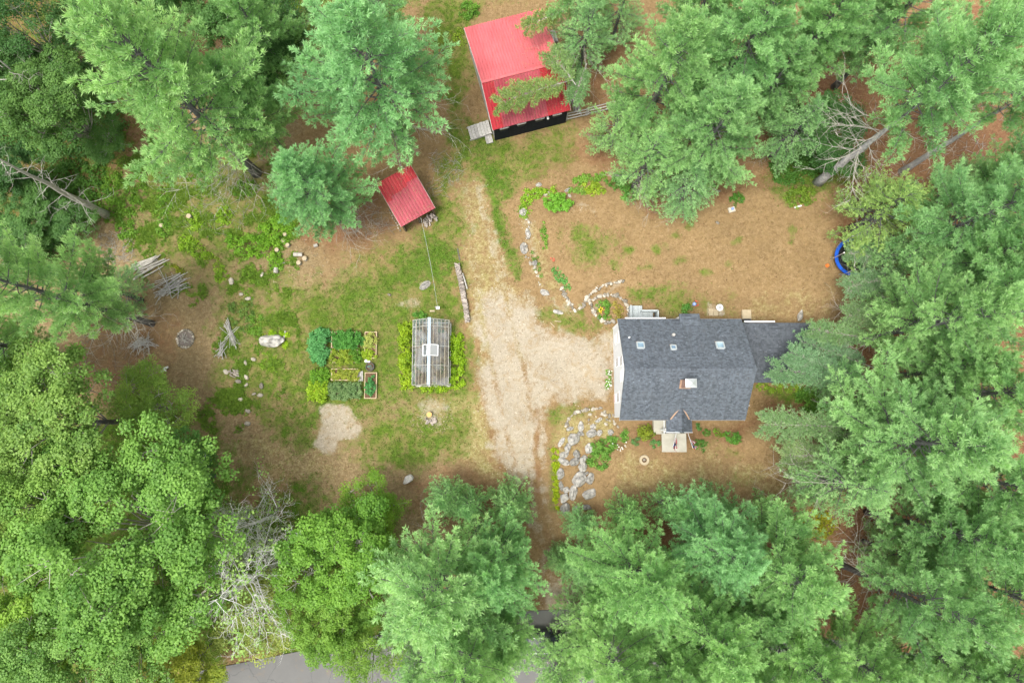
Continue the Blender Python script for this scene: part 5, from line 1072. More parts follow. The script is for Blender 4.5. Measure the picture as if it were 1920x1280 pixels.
# colours
FK = 1.55
YG = (0.158, 0.250, 0.088); PG = (0.125, 0.225, 0.082); BG = (0.085, 0.205, 0.095); MG = (0.095, 0.185, 0.060); DG = (0.040, 0.105, 0.030); LG = (0.092, 0.200, 0.030); OG = (0.125, 0.17, 0.045)
PINE_GRP = 'tall pines around the clearing'
TREES = [
    # top left
    (PINES[0], 'pine_tree', 330, 140, 200, 24, YG, 'large yellow-green pine at upper left, left of the small red shed', (482, 325)),
    (PINES[1], 'pine_tree', 700, 128, 190, 20, BG, 'large blue-green pine standing just behind the small red shed'),
    (PINES[2], 'pine_tree', 578, 350, 112, 14, BG, 'shorter dense pine left of the small red shed'),
    (PINES[3], 'pine_tree', 480, 60, 95, 16, MG, 'pine crowded between the two large pines at the upper left'),
    (PINES[4], 'pine_tree', 700, -20, 100, 17, BG, 'pine at the top edge behind the blue-green one'),
    (BROAD[0], 'leafy_tree', 520, 110, 75, 9, DG, 'dark leafy tree in the gap between two big pines'),
    (BROAD[0], 'leafy_tree', 110, 210, 105, 11, (0.065, 0.14, 0.035), 'dark green leafy tree beside the dead branches at upper left'),
    (BROAD[1], 'leafy_tree', 50, 60, 90, 12, DG, 'dark leafy tree in the top left corner of the wood'),
    (BROAD[0], 'leafy_tree', 205, -10, 80, 12, DG, 'dark leafy tree at the top edge left of the yellow-green pine'),
    (BROAD[1], 'leafy_tree', 150, 110, 60, 7, DG, 'low dark leafy tree under the left side of the yellow-green pine'),
    (BROAD[0], 'leafy_tree', 60, 400, 80, 5, (0.05, 0.12, 0.03), 'low dark leafy tree beneath the bare grey snag'),
    (BROAD[1], 'leafy_tree', 130, 420, 60, 4, (0.055, 0.13, 0.035), 'small dark leafy tree right of the left edge pine'),
    (BROAD[0], 'leafy_tree', 10, 320, 70, 7, DG, 'dark leafy tree on the left edge above the bare snag'),
    (BROAD[1], 'leafy_tree', 200, 260, 55, 4, (0.06, 0.14, 0.035), 'small leafy tree at the lower rim of the yellow-green pine'),
    (DEADS[1], 'dead_tree', 60, 330, 62, 15, DG, 'bare grey snag leaning out at the left edge'),
    (DEADS[2], 'dead_tree', 10, 130, 85, 15, DG, 'bare pale dead tree at the left edge above the dark leafy tree'),
    (BROAD[0], 'leafy_tree', 420, 30, 90, 11, (0.06, 0.14, 0.04), 'mid green leafy tree at the top edge behind the yellow-green pine'),
    (PINES[3], 'pine_tree', 455, 190, 95, 15, PG, 'green pine just right of the large yellow-green one'),
    (BROAD[1], 'leafy_tree', 545, 40, 80, 8, DG, 'low dark leafy tree at the top edge left of the blue-green pine'),
    (BROAD[0], 'leafy_tree', 290, 15, 90, 11, (0.05, 0.125, 0.035), 'dark leafy tree at the top edge above the yellow-green pine'),
    (BROAD[1], 'leafy_tree', 120, 20, 80, 9, (0.045, 0.115, 0.032), 'dark leafy tree at the top edge right of the corner tree'),
    (BROAD[0], 'leafy_tree', 40, 140, 80, 7, (0.045, 0.11, 0.03), 'dark leafy tree at the left edge under the bare pale dead tree'),
    (BROAD[1], 'leafy_tree', 20, 470, 70, 4, (0.05, 0.12, 0.03), 'low dark leafy tree at the left edge above the pale pine'),
    (BROAD[0], 'leafy_tree', 20, 710, 70, 5, (0.045, 0.12, 0.03), 'low dark leafy tree at the left edge under the pale pines'),
    # left
    (PINES[0], 'pine_tree', 78, 560, 128, 25, (0.165, 0.245, 0.095), 'pale green pine at the left edge with dead lower branches', (285, 607)),
    (PINES[3], 'pine_tree', -40, 640, 105, 17, (0.16, 0.24, 0.08), 'pale pine cut by the left edge, below its neighbour'),
    (FEATH[0], 'feathery_pine', 200, 540, 80, 8, (0.105, 0.175, 0.070), 'thin feathery young pine beside the log pile'),
    (MAPLES[1], 'leafy_tree', 110, 790, 165, 14, (0.108, 0.195, 0.045), 'light olive leafy tree at the left edge under the pale pine'),
    (BROAD[1], 'leafy_tree', 285, 762, 88, 5, (0.125, 0.215, 0.040), 'thin low leafy tree with drooping sprays beside the dirt lawn'),
    (MAPLES[0], 'maple_tree', 255, 1010, 205, 16, (0.092, 0.195, 0.040), 'biggest round maple of the lower left'),
    (MAPLES[1], 'maple_tree', 60, 960, 140, 15, (0.105, 0.20, 0.042), 'maple against the left edge beside the biggest one'),
    (MAPLES[0], 'maple_tree', 190, 1210, 150, 14, (0.10, 0.20, 0.050), 'maple at the bottom edge below the biggest one'),
    (MAPLES[1], 'leafy_tree', 20, 1180, 140, 13, (0.13, 0.24, 0.038), 'bright lime green leafy tree in the lower left corner'),
    (BROAD[0], 'leafy_tree', 350, 900, 85, 8, (0.06, 0.15, 0.035), 'dark leafy tree at the upper right rim of the biggest maple'),
    (BROAD[0], 'leafy_tree', 345, 1245, 80, 8, (0.20, 0.25, 0.035), 'yellow-green leafy tree at the bottom edge by the road'),
    (BROAD[1], 'leafy_tree', 480, 1150, 90, 6, (0.15, 0.20, 0.045), 'thin pale leafy tree growing through the bare birch'),
    (DEADS[0], 'dead_tree', 455, 1095, 140, 13, (0.15, 0.22, 0.06), 'bare white birch with spreading twigs left of the bright green tree'),
    (DEADS[0], 'dead_tree', 465, 985, 80, 8, (0.15, 0.20, 0.06), 'smaller bare birch at the edge of the dirt lawn'),
    (BROAD[0], 'leafy_tree', 640, 1030, 115, 11, LG, 'bright green leafy tree left of the bottom pines'),
    (BROAD[1], 'leafy_tree', 700, 945, 70, 6, (0.10, 0.20, 0.022), 'bright green leafy bush tree under the white sharp boulder'),
    (BROAD[0], 'leafy_tree', 620, 1150, 85, 9, (0.098, 0.195, 0.032), 'bright green leafy tree leaning over the road'),
    (BROAD[1], 'leafy_tree', 690, 1225, 70, 8, (0.11, 0.20, 0.035), 'leafy tree at the bottom edge beside the road gap'),
    # bottom middle
    (PINES[1], 'pine_tree', 815, 1110, 165, 19, (0.165, 0.26, 0.105), 'big light pine at the bottom left of the driveway mouth'),
    (PINES[4], 'pine_tree', 880, 1235, 130, 18, (0.165, 0.255, 0.09), 'light pine on the bottom edge below the big one'),
    (PINES[2], 'pine_tree', 928, 1066, 108, 15, (0.115, 0.235, 0.10), 'blue-green pine beside the mouth of the driveway'),
    (PINES[3], 'pine_tree', 945, 1200, 78, 12, (0.15, 0.245, 0.085), 'slender light pine over the grey road'),
    (FEATH[1], 'young_pine', 835, 935, 48, 8, (0.115, 0.22, 0.09), 'young pine above the big light pine, left of two'),
    (FEATH[1], 'young_pine', 880, 950, 42, 9, (0.105, 0.22, 0.095), 'young pine above the big light pine, right of two'),
    (FEATH[1], 'young_pine', 960, 950, 55, 6, (0.125, 0.22, 0.085), 'thin young pine in the driveway gravel edge'),
    (FEATH[1], 'young_pine', 1088, 985, 38, 5, (0.075, 0.185, 0.070), 'green young pine at the foot of the rock bank'),
    (FEATH[1], 'young_pine', 1090, 1065, 55, 6, (0.085, 0.18, 0.065), 'young pine between driveway mouth and right pines'),
    (FEATH[1], 'young_pine', 1115, 1165, 85, 7, (0.105, 0.18, 0.06), 'thin young pine overhanging the grey road'),
    (FEATH[1], 'young_pine', 1048, 1052, 30, 4, (0.11, 0.20, 0.075), 'small young pine in the driveway mouth'),
    (FEATH[1], 'young_pine', 1050, 1260, 65, 9, (0.15, 0.24, 0.085), 'young pine at the bottom edge in the road gap'),
    (FEATH[1], 'young_pine', 1095, 1235, 50, 8, (0.14, 0.235, 0.08), 'young pine right of the car on the road'),
    (FEATH[1], 'young_pine', 775, 1266, 55, 8, (0.13, 0.235, 0.085), 'young pine at the bottom edge right of the road strip'),
    # bottom right
    (PINES[0], 'pine_tree', 1205, 1085, 130, 17, (0.135, 0.245, 0.080), 'front left pine of the group below the house'),
    (PINES[3], 'pine_tree', 1350, 1030, 110, 15, BG, 'blue-green pine in the middle of the group below the house'),
    (PINES[1], 'pine_tree', 1475, 1080, 132, 17, (0.13, 0.225, 0.075), 'right pine of the group below the house'),
    (PINES[2], 'pine_tree', 1330, 1200, 125, 18, (0.155, 0.255, 0.085), 'light pine on the bottom edge below the middle one'),
    (PINES[4], 'pine_tree', 1150, 1240, 122, 17, (0.165, 0.255, 0.085), 'light pine on the bottom edge right of the road'),
    (PINES[0], 'pine_tree', 1500, 1235, 115, 17, (0.155, 0.25, 0.080), 'light pine on the bottom edge below the right one'),
    (FEATH[1], 'young_pine', 1175, 965, 42, 8, (0.105, 0.225, 0.065), 'pointed young pine left at the front lawn edge'),
    (FEATH[1], 'young_pine', 1255, 950, 42, 8, (0.095, 0.215, 0.075), 'pointed young pine second from left at the front lawn edge'),
    (FEATH[1], 'young_pine', 1345, 965, 60, 7, (0.07, 0.175, 0.065), 'dark young pine in the middle of the front lawn edge'),
    (FEATH[1], 'young_pine', 1455, 975, 50, 9, (0.11, 0.215, 0.08), 'light young pine right at the front lawn edge'),
    # right
    (PINES[2], 'pine_tree', 1720, 830, 165, 19, (0.135, 0.225, 0.095), 'broad pale pine reaching towards the side wing'),
    (PINES[4], 'pine_tree', 1758, 600, 138, 19, (0.13, 0.215, 0.080), 'pale pine between trampoline and side wing'),
    (FEATH[0], 'feathery_pine', 1580, 905, 105, 12, (0.125, 0.205, 0.085), 'feathery pine overhanging the front lawn on the right'),
    (FEATH[0], 'feathery_pine', 1572, 700, 66, 7.5, (0.105, 0.20, 0.085), 'feathery young pine overhanging the end of the side wing'),
    (PINES[0], 'pine_tree', 1850, 735, 130, 20, (0.145, 0.24, 0.095), 'pale pine on the right edge, level with the house'),
    (PINES[3], 'pine_tree', 1870, 560, 130, 20, (0.125, 0.225, 0.10), 'blue-green pine on the right edge above the house level'),
    (PINES[1], 'pine_tree', 1840, 405, 130, 19, (0.115, 0.22, 0.105), 'blue-green pine on the right edge beside the hemlock'),
    (PINES[2], 'pine_tree', 1880, 905, 130, 20, (0.13, 0.225, 0.095), 'pale pine on the right edge below the house level'),
    (PINES[4], 'pine_tree', 1790, 1130, 120, 19, (0.11, 0.205, 0.085), 'green pine right of the red brown gap', (1572, 1056)),
    (PINES[3], 'pine_tree', 1790, 1000, 110, 18, (0.115, 0.21, 0.085), 'green pine on the right above the red brown gap'),
    (PINES[2], 'pine_tree', 1620, 1250, 95, 15, (0.14, 0.235, 0.08), 'pine on the bottom edge in front of the bare twigs'),
    (FEATH[0], 'feathery_pine', 1250, 1180, 80, 9, (0.09, 0.175, 0.065), 'thin pine in the shade between the bottom pines'),
    (PINES[1], 'pine_tree', 1420, 1150, 90, 12, (0.10, 0.19, 0.065), 'lower pine hidden among the bottom right group'),
    (PINES[1], 'pine_tree', 1880, 1110, 120, 19, (0.12, 0.215, 0.085), 'green pine on the right edge near the bottom corner'),
    (PINES[3], 'pine_tree', 1775, 1235, 95, 15, (0.13, 0.215, 0.085), 'pine above the bottom edge right of the bare twigs'),
    (PINES[0], 'pine_tree', 1860, 1250, 110, 18, (0.135, 0.225, 0.08), 'pine in the lower right corner'),
    (FEATH[1], 'young_pine', 1680, 1245, 55, 8, (0.16, 0.25, 0.075), 'bright young pine at the bottom edge on the right'),
    (FEATH[0], 'feathery_pine', 1700, 1040, 70, 10, (0.105, 0.19, 0.075), 'thin pine over the red brown gap on the right'),
    (FEATH[0], 'hemlock_tree', 1655, 395, 125, 9, (0.165, 0.225, 0.075), 'dull olive hemlock above the trampoline'),
    (FEATH[0], 'feathery_pine', 1655, 487, 85, 6, (0.12, 0.20, 0.085), 'feathery pine with sprays over the trampoline'),
    (PINES[2], 'pine_tree', 1270, 1275, 110, 17, (0.15, 0.24, 0.085), 'pine cut by the bottom edge, left of the lower middle one'),
    (PINES[1], 'pine_tree', 1400, 1290, 100, 16, (0.15, 0.24, 0.085), 'pine cut by the bottom edge, right of the lower middle one'),
    (PINES[3], 'pine_tree', 1960, 330, 110, 19, (0.12, 0.22, 0.10), 'pine cut by the right edge beside the brown gap'),
    (PINES[0], 'pine_tree', 1835, 490, 115, 17, (0.125, 0.225, 0.095), 'pine behind the trampoline on the right'),
    (FEATH[0], 'feathery_pine', 1685, 560, 80, 9, (0.12, 0.205, 0.08), 'feathery pine below the trampoline'),
    (PINES[2], 'pine_tree', 1780, 690, 110, 16, (0.13, 0.22, 0.085), 'pine between two pale right edge pines'),
    (FEATH[0], 'feathery_pine', 1612, 790, 76, 9, (0.12, 0.205, 0.085), 'feathery pine at the front corner of the side wing'),
    (PINES[1], 'pine_tree', 1960, 1010, 110, 18, (0.12, 0.22, 0.09), 'pine cut by the right edge above the lower corner'),
    (FEATH[0], 'feathery_pine', 1830, 335, 75, 8, (0.105, 0.195, 0.085), 'low feathery pine in the brown gap of the upper wood'),
    (PINES[0], 'pine_tree', 1330, -20, 110, 17, (0.115, 0.215, 0.085), 'pine cut by the top edge right of the barn'),
    (PINES[2], 'pine_tree', 1455, 150, 95, 14, (0.11, 0.205, 0.085), 'pine at the left rim of the dark hollow'),
    (PINES[1], 'pine_tree', 1620, 20, 100, 16, (0.115, 0.215, 0.09), 'pine cut by the top edge over the dark trunk'),
    (FEATH[0], 'feathery_pine', 1160, 225, 80, 8, (0.115, 0.20, 0.06), 'light feathery pine right of the rail fence'),
    (FEATH[0], 'feathery_pine', 1165, 10, 80, 10, (0.10, 0.195, 0.08), 'feathery pine at the top edge right of the barn'),
    # top right
    (PINES[1], 'pine_tree', 1255, 130, 140, 18, (0.118, 0.205, 0.070), 'large green pine right of the barn'),
    (PINES[3], 'pine_tree', 1410, 70, 130, 19, (0.112, 0.22, 0.090), 'large pine at the top edge right of the first one'),
    (PINES[2], 'pine_tree', 1345, 240, 130, 16, (0.11, 0.20, 0.080), 'broad pine above the upper yard'),
    (FEATH[0], 'feathery_pine', 1215, 300, 95, 11, (0.115, 0.205, 0.065), 'light feathery pine at the upper left corner of the yard'),
    (FEATH[0], 'feathery_pine', 1290, 350, 80, 8, (0.095, 0.185, 0.085), 'blue-green feathery pine with branches over the stone row'),
    (PINES[0], 'pine_tree', 1540, 60, 120, 18, (0.12, 0.225, 0.085), 'pine at the top edge above the dark hollow'),
    (PINES[5], 'pine_tree', 1735, 150, 150, 24, (0.112, 0.215, 0.090), 'tall pine with the long bare grey trunk in the upper right wood', (1532, 343)),
    (PINES[4], 'pine_tree', 1700, 20, 120, 18, (0.112, 0.215, 0.090), 'pine at the top edge above the tall bare trunk'),
    (PINES[2], 'pine_tree', 1870, 60, 130, 20, (0.118, 0.22, 0.095), 'pine in the upper right corner'),
    (PINES[5], 'pine_tree', 1850, 240, 110, 22, (0.11, 0.205, 0.080), 'pine on the right edge between two brown gaps', (1690, 322)),
    (FEATH[0], 'feathery_pine', 1500, 235, 85, 10, (0.095, 0.185, 0.080), 'thin pine beside the dark green hollow'),
    (FEATH[0], 'feathery_pine', 1100, 55, 90, 10, (0.105, 0.20, 0.085), 'feathery pine leaning over the right end of the barn roof'),
    (PINES[4], 'pine_tree', 1090, -40, 95, 14, (0.11, 0.21, 0.085), 'pine at the top edge right of the barn'),
    (BROAD[0], 'leafy_tree', 1545, 255, 85, 6, DG, 'dark leafy tree in the hollow left of the great grey trunk'),
]
for row_ in TREES:
    pr, nm_, px, py, r, h, c, lab = row_[:8]; T = tree(pr, nm_, px, py, r, h, c, lab, PINE_GRP if nm_ == 'pine_tree' else None, base=row_[8] if len(row_) > 8 else None)

def add_dead(lab, n, zl, zh, Lr, azr, r=.03, depth=2, el=-.1, seed=0):
    T = [o for o in COL.objects if o.parent is None and lab in o.get('label', '')][0]; rng = np.random.default_rng(seed + n); M = Matrix.LocRotScale(Vector((0, 0, 0)), T.rotation_euler, T.scale).inverted()
    for k in range(n):
        sg, sr = [], []; twig(sg, sr, np.zeros(3), math.radians(rng.uniform(*azr)), rng.uniform(*Lr), rng, r, depth, el); o = place(sticks(np.array(sg), np.array(sr), 'dead_branch', 'pale_twig', 4), 'dead_branch', (0, 0, 0), parent=T); o.matrix_local = M @ Matrix.Translation((0, 0, rng.uniform(zl, zh)))
simple('pale_twig', (0.42, 0.39, 0.34), 0.25, 3.0, 0.85, 0.15)
add_dead('large blue-green pine standing', 9, 3.5, 6.5, (2.5, 5.0), (-120, 20), .028, 2)
add_dead('shorter dense pine left of', 8, 1.5, 4.5, (2.0, 4.2), (-75, 25), .026, 2)
add_dead('large yellow-green pine at', 10, 3.5, 8.0, (3.0, 6.0), (195, 290), .030, 2)
add_dead('pale green pine at the left edge', 10, 2.5, 7.5, (2.0, 4.5), (190, 350), .030, 2)
add_dead('tall pine with the long bare', 14, 4.5, 12.5, (2.0, 4.5), (90, 330), .034, 2)
add_dead('green pine right of the red brown', 10, 2.5, 7.5, (2.0, 4.5), (0, 360), .032, 2)
add_dead('light feathery pine at the upper left', 3, 1.5, 4.5, (2.0, 3.5), (180, 300), .03, 2)
add_dead('feathery pine overhanging the front lawn', 6, 2.5, 6.5, (3.0, 4.5), (120, 230), .03, 2)
add_dead('feathery pine below the trampoline', 5, 2, 5, (2.5, 4.5), (120, 240), .03, 2)
add_dead('feathery pine leaning over the right end', 5, 2, 5, (2.5, 4.5), (190, 340), .03, 2)
# ------------------------------------------------------------------ planted patches: shrubs, ferns, hedges, crops
def in_poly(poly_w, n, rng):
    xs = [p[0] for p in poly_w]; ys = [p[1] for p in poly_w]; out = np.zeros((0, 2))
    while len(out) < n:
        q = np.stack([rng.uniform(min(xs), max(xs), n * 3), rng.uniform(min(ys), max(ys), n * 3)], -1); out = np.concatenate([out, q[sdist(q[:, 0], q[:, 1], poly_w) > 0]])
    return out[:n]
def tint(c): return (c[0] * 1.85, c[1] * 1.85, c[2] * 1.7, 1)
def patch(name, poly_px, h, clump, dens, leaf, color, label, cat, seed=0, per=34, wid=.55, up0=0.0, parent=None, part=None, group=None, hemi=.1, base_up=0.0):
    """leafy mass over a px outline; thing with its foliage"""
    rng = np.random.default_rng(seed + len(poly_px) * 7 + int(poly_px[0][0])); c = G(sum(p[0] for p in poly_px) / len(poly_px), sum(p[1] for p in poly_px) / len(poly_px))
    pw = [tuple(at(a, b, c.z + h * .7 + base_up)[:2]) for a, b in poly_px]
    area = 0.5 * abs(sum(pw[i][0] * pw[(i + 1) % len(pw)][1] - pw[(i + 1) % len(pw)][0] * pw[i][1] for i in range(len(pw)))); n = max(6, int(area * dens * 1.9))
    q = in_poly(pw, n, rng); ed = np.clip(sdist(q[:, 0], q[:, 1], pw) / (clump * 2), .25, 1); z = gh(q[:, 0], q[:, 1]) + base_up + h * ed * rng.uniform(.15, 1.05, n) - clump * .4
    C = np.stack([q[:, 0], q[:, 1], z], -1) - np.array(c); rad = clump * rng.uniform(.5, 1.3, n)
    V, F, t = clumpcloud(C, rad, per, rng, leaf, hemi, .45 + rng.normal(size=n) * .17, wid)
    me = fast_mesh(part or 'foliage', V, F, 'leaves', t)
    if parent is not None:
        o = place(me, part or 'foliage', c - wl(parent), parent=parent); o.color = tint(color); return stuffpart(o)
    T = thing(name, label, cat, c, group); o = place(me, 'foliage', (0, 0, 0), parent=T); o.color = tint(color); stuffpart(o)
    st = MB()
    for k in range(min(10, n)): st.tube([tuple(np.array(c) + np.array([C[k, 0] * .8, C[k, 1] * .8, -.1])), tuple(np.array(c) + C[k])], .012, 4)
    stuffpart(st.build('stem', 'bark', T)); return T
FERN = (0.13, 0.225, 0.018); FERN2 = (0.085, 0.175, 0.022)
PT = [
    ('thicket', [(418, 425), (445, 440), (480, 425), (520, 395), (548, 420), (535, 455), (518, 470), (532, 495), (512, 512), (495, 480), (455, 485), (425, 460)], .8, .28, 5.5, .17, (0.105, 0.215, 0.020), 'bright green thicket below the shorter dense pine', 'thicket'),
    ('fern_clump', [(345, 392), (368, 390), (380, 415), (368, 432), (347, 420)], .5, .25, 6, .16, FERN, 'fern clump around the cut stump left of the twiggy ground', 'ferns'),
    ('fern_clump', [(325, 445), (350, 438), (385, 462), (400, 480), (370, 485), (330, 462)], .45, .25, 5, .16, FERN, 'fern clump above the crossed stick heap', 'ferns'),
    ('fern_clump', [(292, 345), (314, 350), (320, 385), (312, 400), (290, 400)], .5, .25, 6, .16, FERN2, 'fern clump in the column right of the wild patch', 'ferns'),
    ('fern_clump', [(286, 405), (316, 405), (316, 430), (304, 445), (288, 435)], .45, .25, 6, .16, FERN2, 'lower fern clump with a cut stump in it', 'ferns'),
    ('undergrowth', [(182, 335), (225, 318), (272, 330), (268, 385), (240, 412), (195, 415), (175, 380)], .5, .3, 5, .15, (0.075, 0.155, 0.018), 'wide patch of wild green undergrowth at the wood edge', 'undergrowth'),
    ('fern_clump', [(435, 340), (465, 330), (482, 350), (465, 368), (440, 365)], .5, .25, 6, .16, FERN2, 'fern clump at the foot of the yellow-green pine', 'ferns'),
    ('weed_strip', [(440, 500), (475, 495), (490, 530), (470, 560), (450, 545)], .3, .2, 5, .12, (0.10, 0.18, 0.02), 'low weeds left of the white stones', 'weeds'),
    ('weed_strip', [(425, 565), (470, 560), (480, 600), (455, 625), (425, 610)], .3, .2, 5, .11, (0.075, 0.135, 0.03), 'grey-green weeds above the upper stick heap', 'weeds'),
    ('weed_strip', [(375, 470), (405, 470), (410, 500), (385, 500)], .3, .2, 5, .12, (0.12, 0.18, 0.02), 'yellowish weeds right of the log pile', 'weeds'),
    ('fern_clump', [(491, 630), (505, 618), (535, 618), (538, 632), (500, 634)], .35, .2, 8, .15, (0.165, 0.27, 0.012), 'lime ferns above the flat grey boulder', 'ferns'),
    ('fern_clump', [(533, 640), (538, 636), (537, 652), (524, 660)], .3, .15, 9, .13, (0.165, 0.27, 0.012), 'lime ferns at the right end of the flat grey boulder', 'ferns'),
    ('weed_strip', [(480, 660), (515, 660), (520, 700), (490, 700)], .15, .16, 5, .12, (0.115, 0.20, 0.018), 'lime weeds below the flat grey boulder', 'weeds'),
    ('weed_strip', [(318, 490), (350, 505), (345, 520), (325, 510)], .3, .2, 6, .12, (0.16, 0.19, 0.015), 'yellow weeds between the two wood heaps', 'weeds'),
    ('fern_clump', [(205, 420), (245, 410), (260, 440), (225, 455)], .4, .22, 6, .15, FERN2, 'fern clump between the wild undergrowth and the pole pile', 'ferns'),
    ('fern_clump', [(330, 300), (372, 296), (380, 330), (345, 338)], .4, .22, 5, .15, FERN2, 'fern clump under the fallen branches of the yellow-green pine', 'ferns'),
    ('fern_clump', [(395, 390), (422, 385), (440, 412), (408, 425)], .45, .24, 6, .15, FERN, 'fern clump left of the bright green thicket', 'ferns'),
    ('fern_clump', [(395, 500), (420, 495), (428, 520), (400, 530)], .35, .2, 6, .14, FERN, 'fern clump left of the white stones', 'ferns'),
    ('fern_clump', [(235, 300), (275, 290), (290, 325), (250, 335)], .45, .25, 6, .16, FERN2, 'fern clump at the top of the wild undergrowth', 'ferns'),
    ('fern_clump', [(462, 585), (492, 590), (486, 628), (462, 622)], .35, .2, 6, .14, FERN2, 'fern clump between the stick heaps and the flat grey boulder', 'ferns'),
    ('hedge', [(746, 607), (772, 602), (774, 660), (774, 730), (752, 732), (746, 690)], 1.0, .25, 9, .17, (0.155, 0.235, 0.014), 'bright fern hedge along the left side of the greenhouse', 'hedge'),
    ('hedge', [(844, 624), (866, 622), (869, 680), (867, 728), (846, 728), (843, 680)], 1.0, .24, 9, .17, (0.155, 0.255, 0.014), 'bright fern hedge along the right side of the greenhouse', 'hedge'),
    ('hedge', [(784, 722), (842, 720), (844, 732), (786, 734)], .7, .2, 9, .16, (0.15, 0.24, 0.014), 'low fern hedge along the front end of the greenhouse', 'hedge'),
    ('bush', ell(785, 592, 14, 9), .9, .2, 9, .16, (0.07, 0.17, 0.03), 'dark bush behind the left corner of the greenhouse', 'bush'),
    ('border_plants', [(978, 372), (985, 352), (1010, 350), (1040, 350), (1045, 362), (1010, 368), (996, 380), (988, 402), (980, 398)], .4, .2, 9, .15, (0.135, 0.235, 0.02), 'lime border plants at the corner of the upper yard', 'plants'),
    ('border_plants', [(1060, 352), (1090, 348), (1100, 365), (1070, 362)], .4, .2, 9, .15, (0.11, 0.20, 0.035), 'border plants right of the rounded bush', 'plants'),
    ('border_plants', [(1095, 340), (1120, 335), (1135, 362), (1112, 370), (1098, 360)], .5, .22, 9, .16, (0.15, 0.22, 0.02), 'yellowish border plants further right along the yard edge', 'plants'),
    ('bush', [(1135, 335), (1160, 318), (1185, 322), (1175, 350), (1145, 352)], .9, .3, 7, .16, (0.06, 0.15, 0.025), 'dark bush at the right of the yard border', 'bush'),
    ('bush', [(1165, 345), (1190, 340), (1200, 362), (1180, 375), (1168, 368)], .9, .3, 7, .16, (0.075, 0.18, 0.035), 'green bush under the feathery pine at the yard border', 'bush'),
    ('border_plants', [(972, 385), (986, 380), (990, 410), (976, 412)], .3, .18, 9, .14, (0.12, 0.20, 0.03), 'border plants beside the pale corner boulder', 'plants'),
    ('border_plants', [(1075, 335), (1100, 325), (1140, 320), (1140, 338), (1100, 345), (1078, 348)], .45, .2, 8, .15, (0.105, 0.20, 0.03), 'border plants along the far side of the green yard border', 'plants'),
    ('border_plants', [(1020, 366), (1030, 366), (1036, 396), (1024, 396)], .3, .16, 8, .13, (0.12, 0.2, 0.03), 'border plants at the left side of the rounded bush', 'plants'),
    ('border_plants', [(996, 470), (1006, 470), (1014, 500), (1020, 525), (1010, 528), (1000, 500)], .2, .12, 7, .11, (0.10, 0.16, 0.04), 'low plants among the stones of the left yard edging', 'plants'),
    ('bush', ell(1318, 345, 26, 8), .7, .22, 8, .14, (0.04, 0.115, 0.022), 'dark low bush behind the stone row under the pines', 'bush'),
    ('garden_row', [(1012, 414), (1022, 414), (1030, 462), (1018, 466)], .35, .16, 10, .12, (0.10, 0.19, 0.03), 'narrow row of plants in the left yard bed, upper one', 'plants'),
    ('garden_row', [(1034, 500), (1046, 500), (1072, 540), (1062, 546), (1044, 524)], .4, .17, 10, .13, (0.075, 0.19, 0.05), 'narrow row of plants in the left yard bed, lower one', 'plants'),
    ('flower_bed', [(1119, 568), (1135, 560), (1146, 570), (1146, 596), (1128, 600), (1120, 588)], .45, .17, 10, .13, (0.075, 0.165, 0.025), 'green leafy half of the oval bed with yellow flowers', 'plants'),
    ('flower_bed', [(1148, 562), (1166, 566), (1174, 584), (1164, 598), (1149, 598)], .3, .15, 9, .11, (0.19, 0.17, 0.04), 'brownish low half of the oval flower bed', 'plants'),
    ('rose_bed', [(1110, 826), (1140, 824), (1160, 818), (1178, 808), (1182, 828), (1150, 846), (1138, 880), (1106, 884), (1100, 868), (1116, 846)], .8, .24, 6, .17, (0.088, 0.185, 0.034), 'dense leafy rose bed right of the rock bank', 'rose bed'),
    ('grass_strip', [(1036, 842), (1046, 842), (1048, 870), (1045, 900), (1050, 955), (1040, 957), (1036, 900)], .3, .14, 16, .13, (0.18, 0.24, 0.010), 'bright yellow-green strip between driveway and rock bank', 'plants'),
    ('bush', ell(1214, 811, 15, 14), 1.2, .25, 9, .15, (0.13, 0.17, 0.02), 'yellowish bush left of the front porch', 'bush'),
    ('bush', ell(1195, 829, 9, 8), .5, .18, 10, .13, (0.07, 0.15, 0.05), 'small bush left of the yellowish one', 'bush'),
    ('bush', ell(1229, 833, 10, 7), .4, .18, 10, .13, (0.07, 0.17, 0.055), 'small blue-green bush beside the concrete pad', 'bush'),
    ('bush', ell(1378, 820, 14, 13), .8, .22, 9, .14, (0.06, 0.155, 0.025), 'larger dark bush right below the house front', 'bush'),
    ('bush', ell(1349, 813, 9, 7), .5, .18, 10, .13, (0.085, 0.16, 0.02), 'small green bush left of the larger dark one', 'bush'),
    ('bush', ell(1326, 812, 8, 7), .4, .17, 10, .13, (0.05, 0.12, 0.02), 'small dark bush right of the front porch', 'bush'),
    ('bush', [(1305, 832), (1320, 818), (1330, 830), (1322, 846), (1308, 842)], .5, .2, 8, .13, (0.055, 0.13, 0.025), 'low bush right of the striped flags', 'bush'),
    ('bush', ell(1312, 799, 6, 6), .4, .15, 10, .12, (0.05, 0.13, 0.03), 'tiny bush against the house front right of the porch', 'bush'),
    ('bush', ell(1385, 370, 12, 12), .8, .22, 10, .14, (0.045, 0.125, 0.018), 'round dark bush at the top of the upper yard', 'bush'),
    ('bush', [(1470, 360), (1495, 345), (1530, 350), (1535, 372), (1500, 390), (1478, 382)], .6, .25, 7, .14, (0.09, 0.15, 0.018), 'yellow-green undergrowth left of the great grey trunk', 'undergrowth'),
    ('undergrowth', [(1440, 270), (1500, 250), (1560, 270), (1560, 320), (1500, 345), (1455, 345)], .8, .35, 5, .17, (0.045, 0.115, 0.02), 'dark green undergrowth in the hollow of the upper wood', 'undergrowth'),
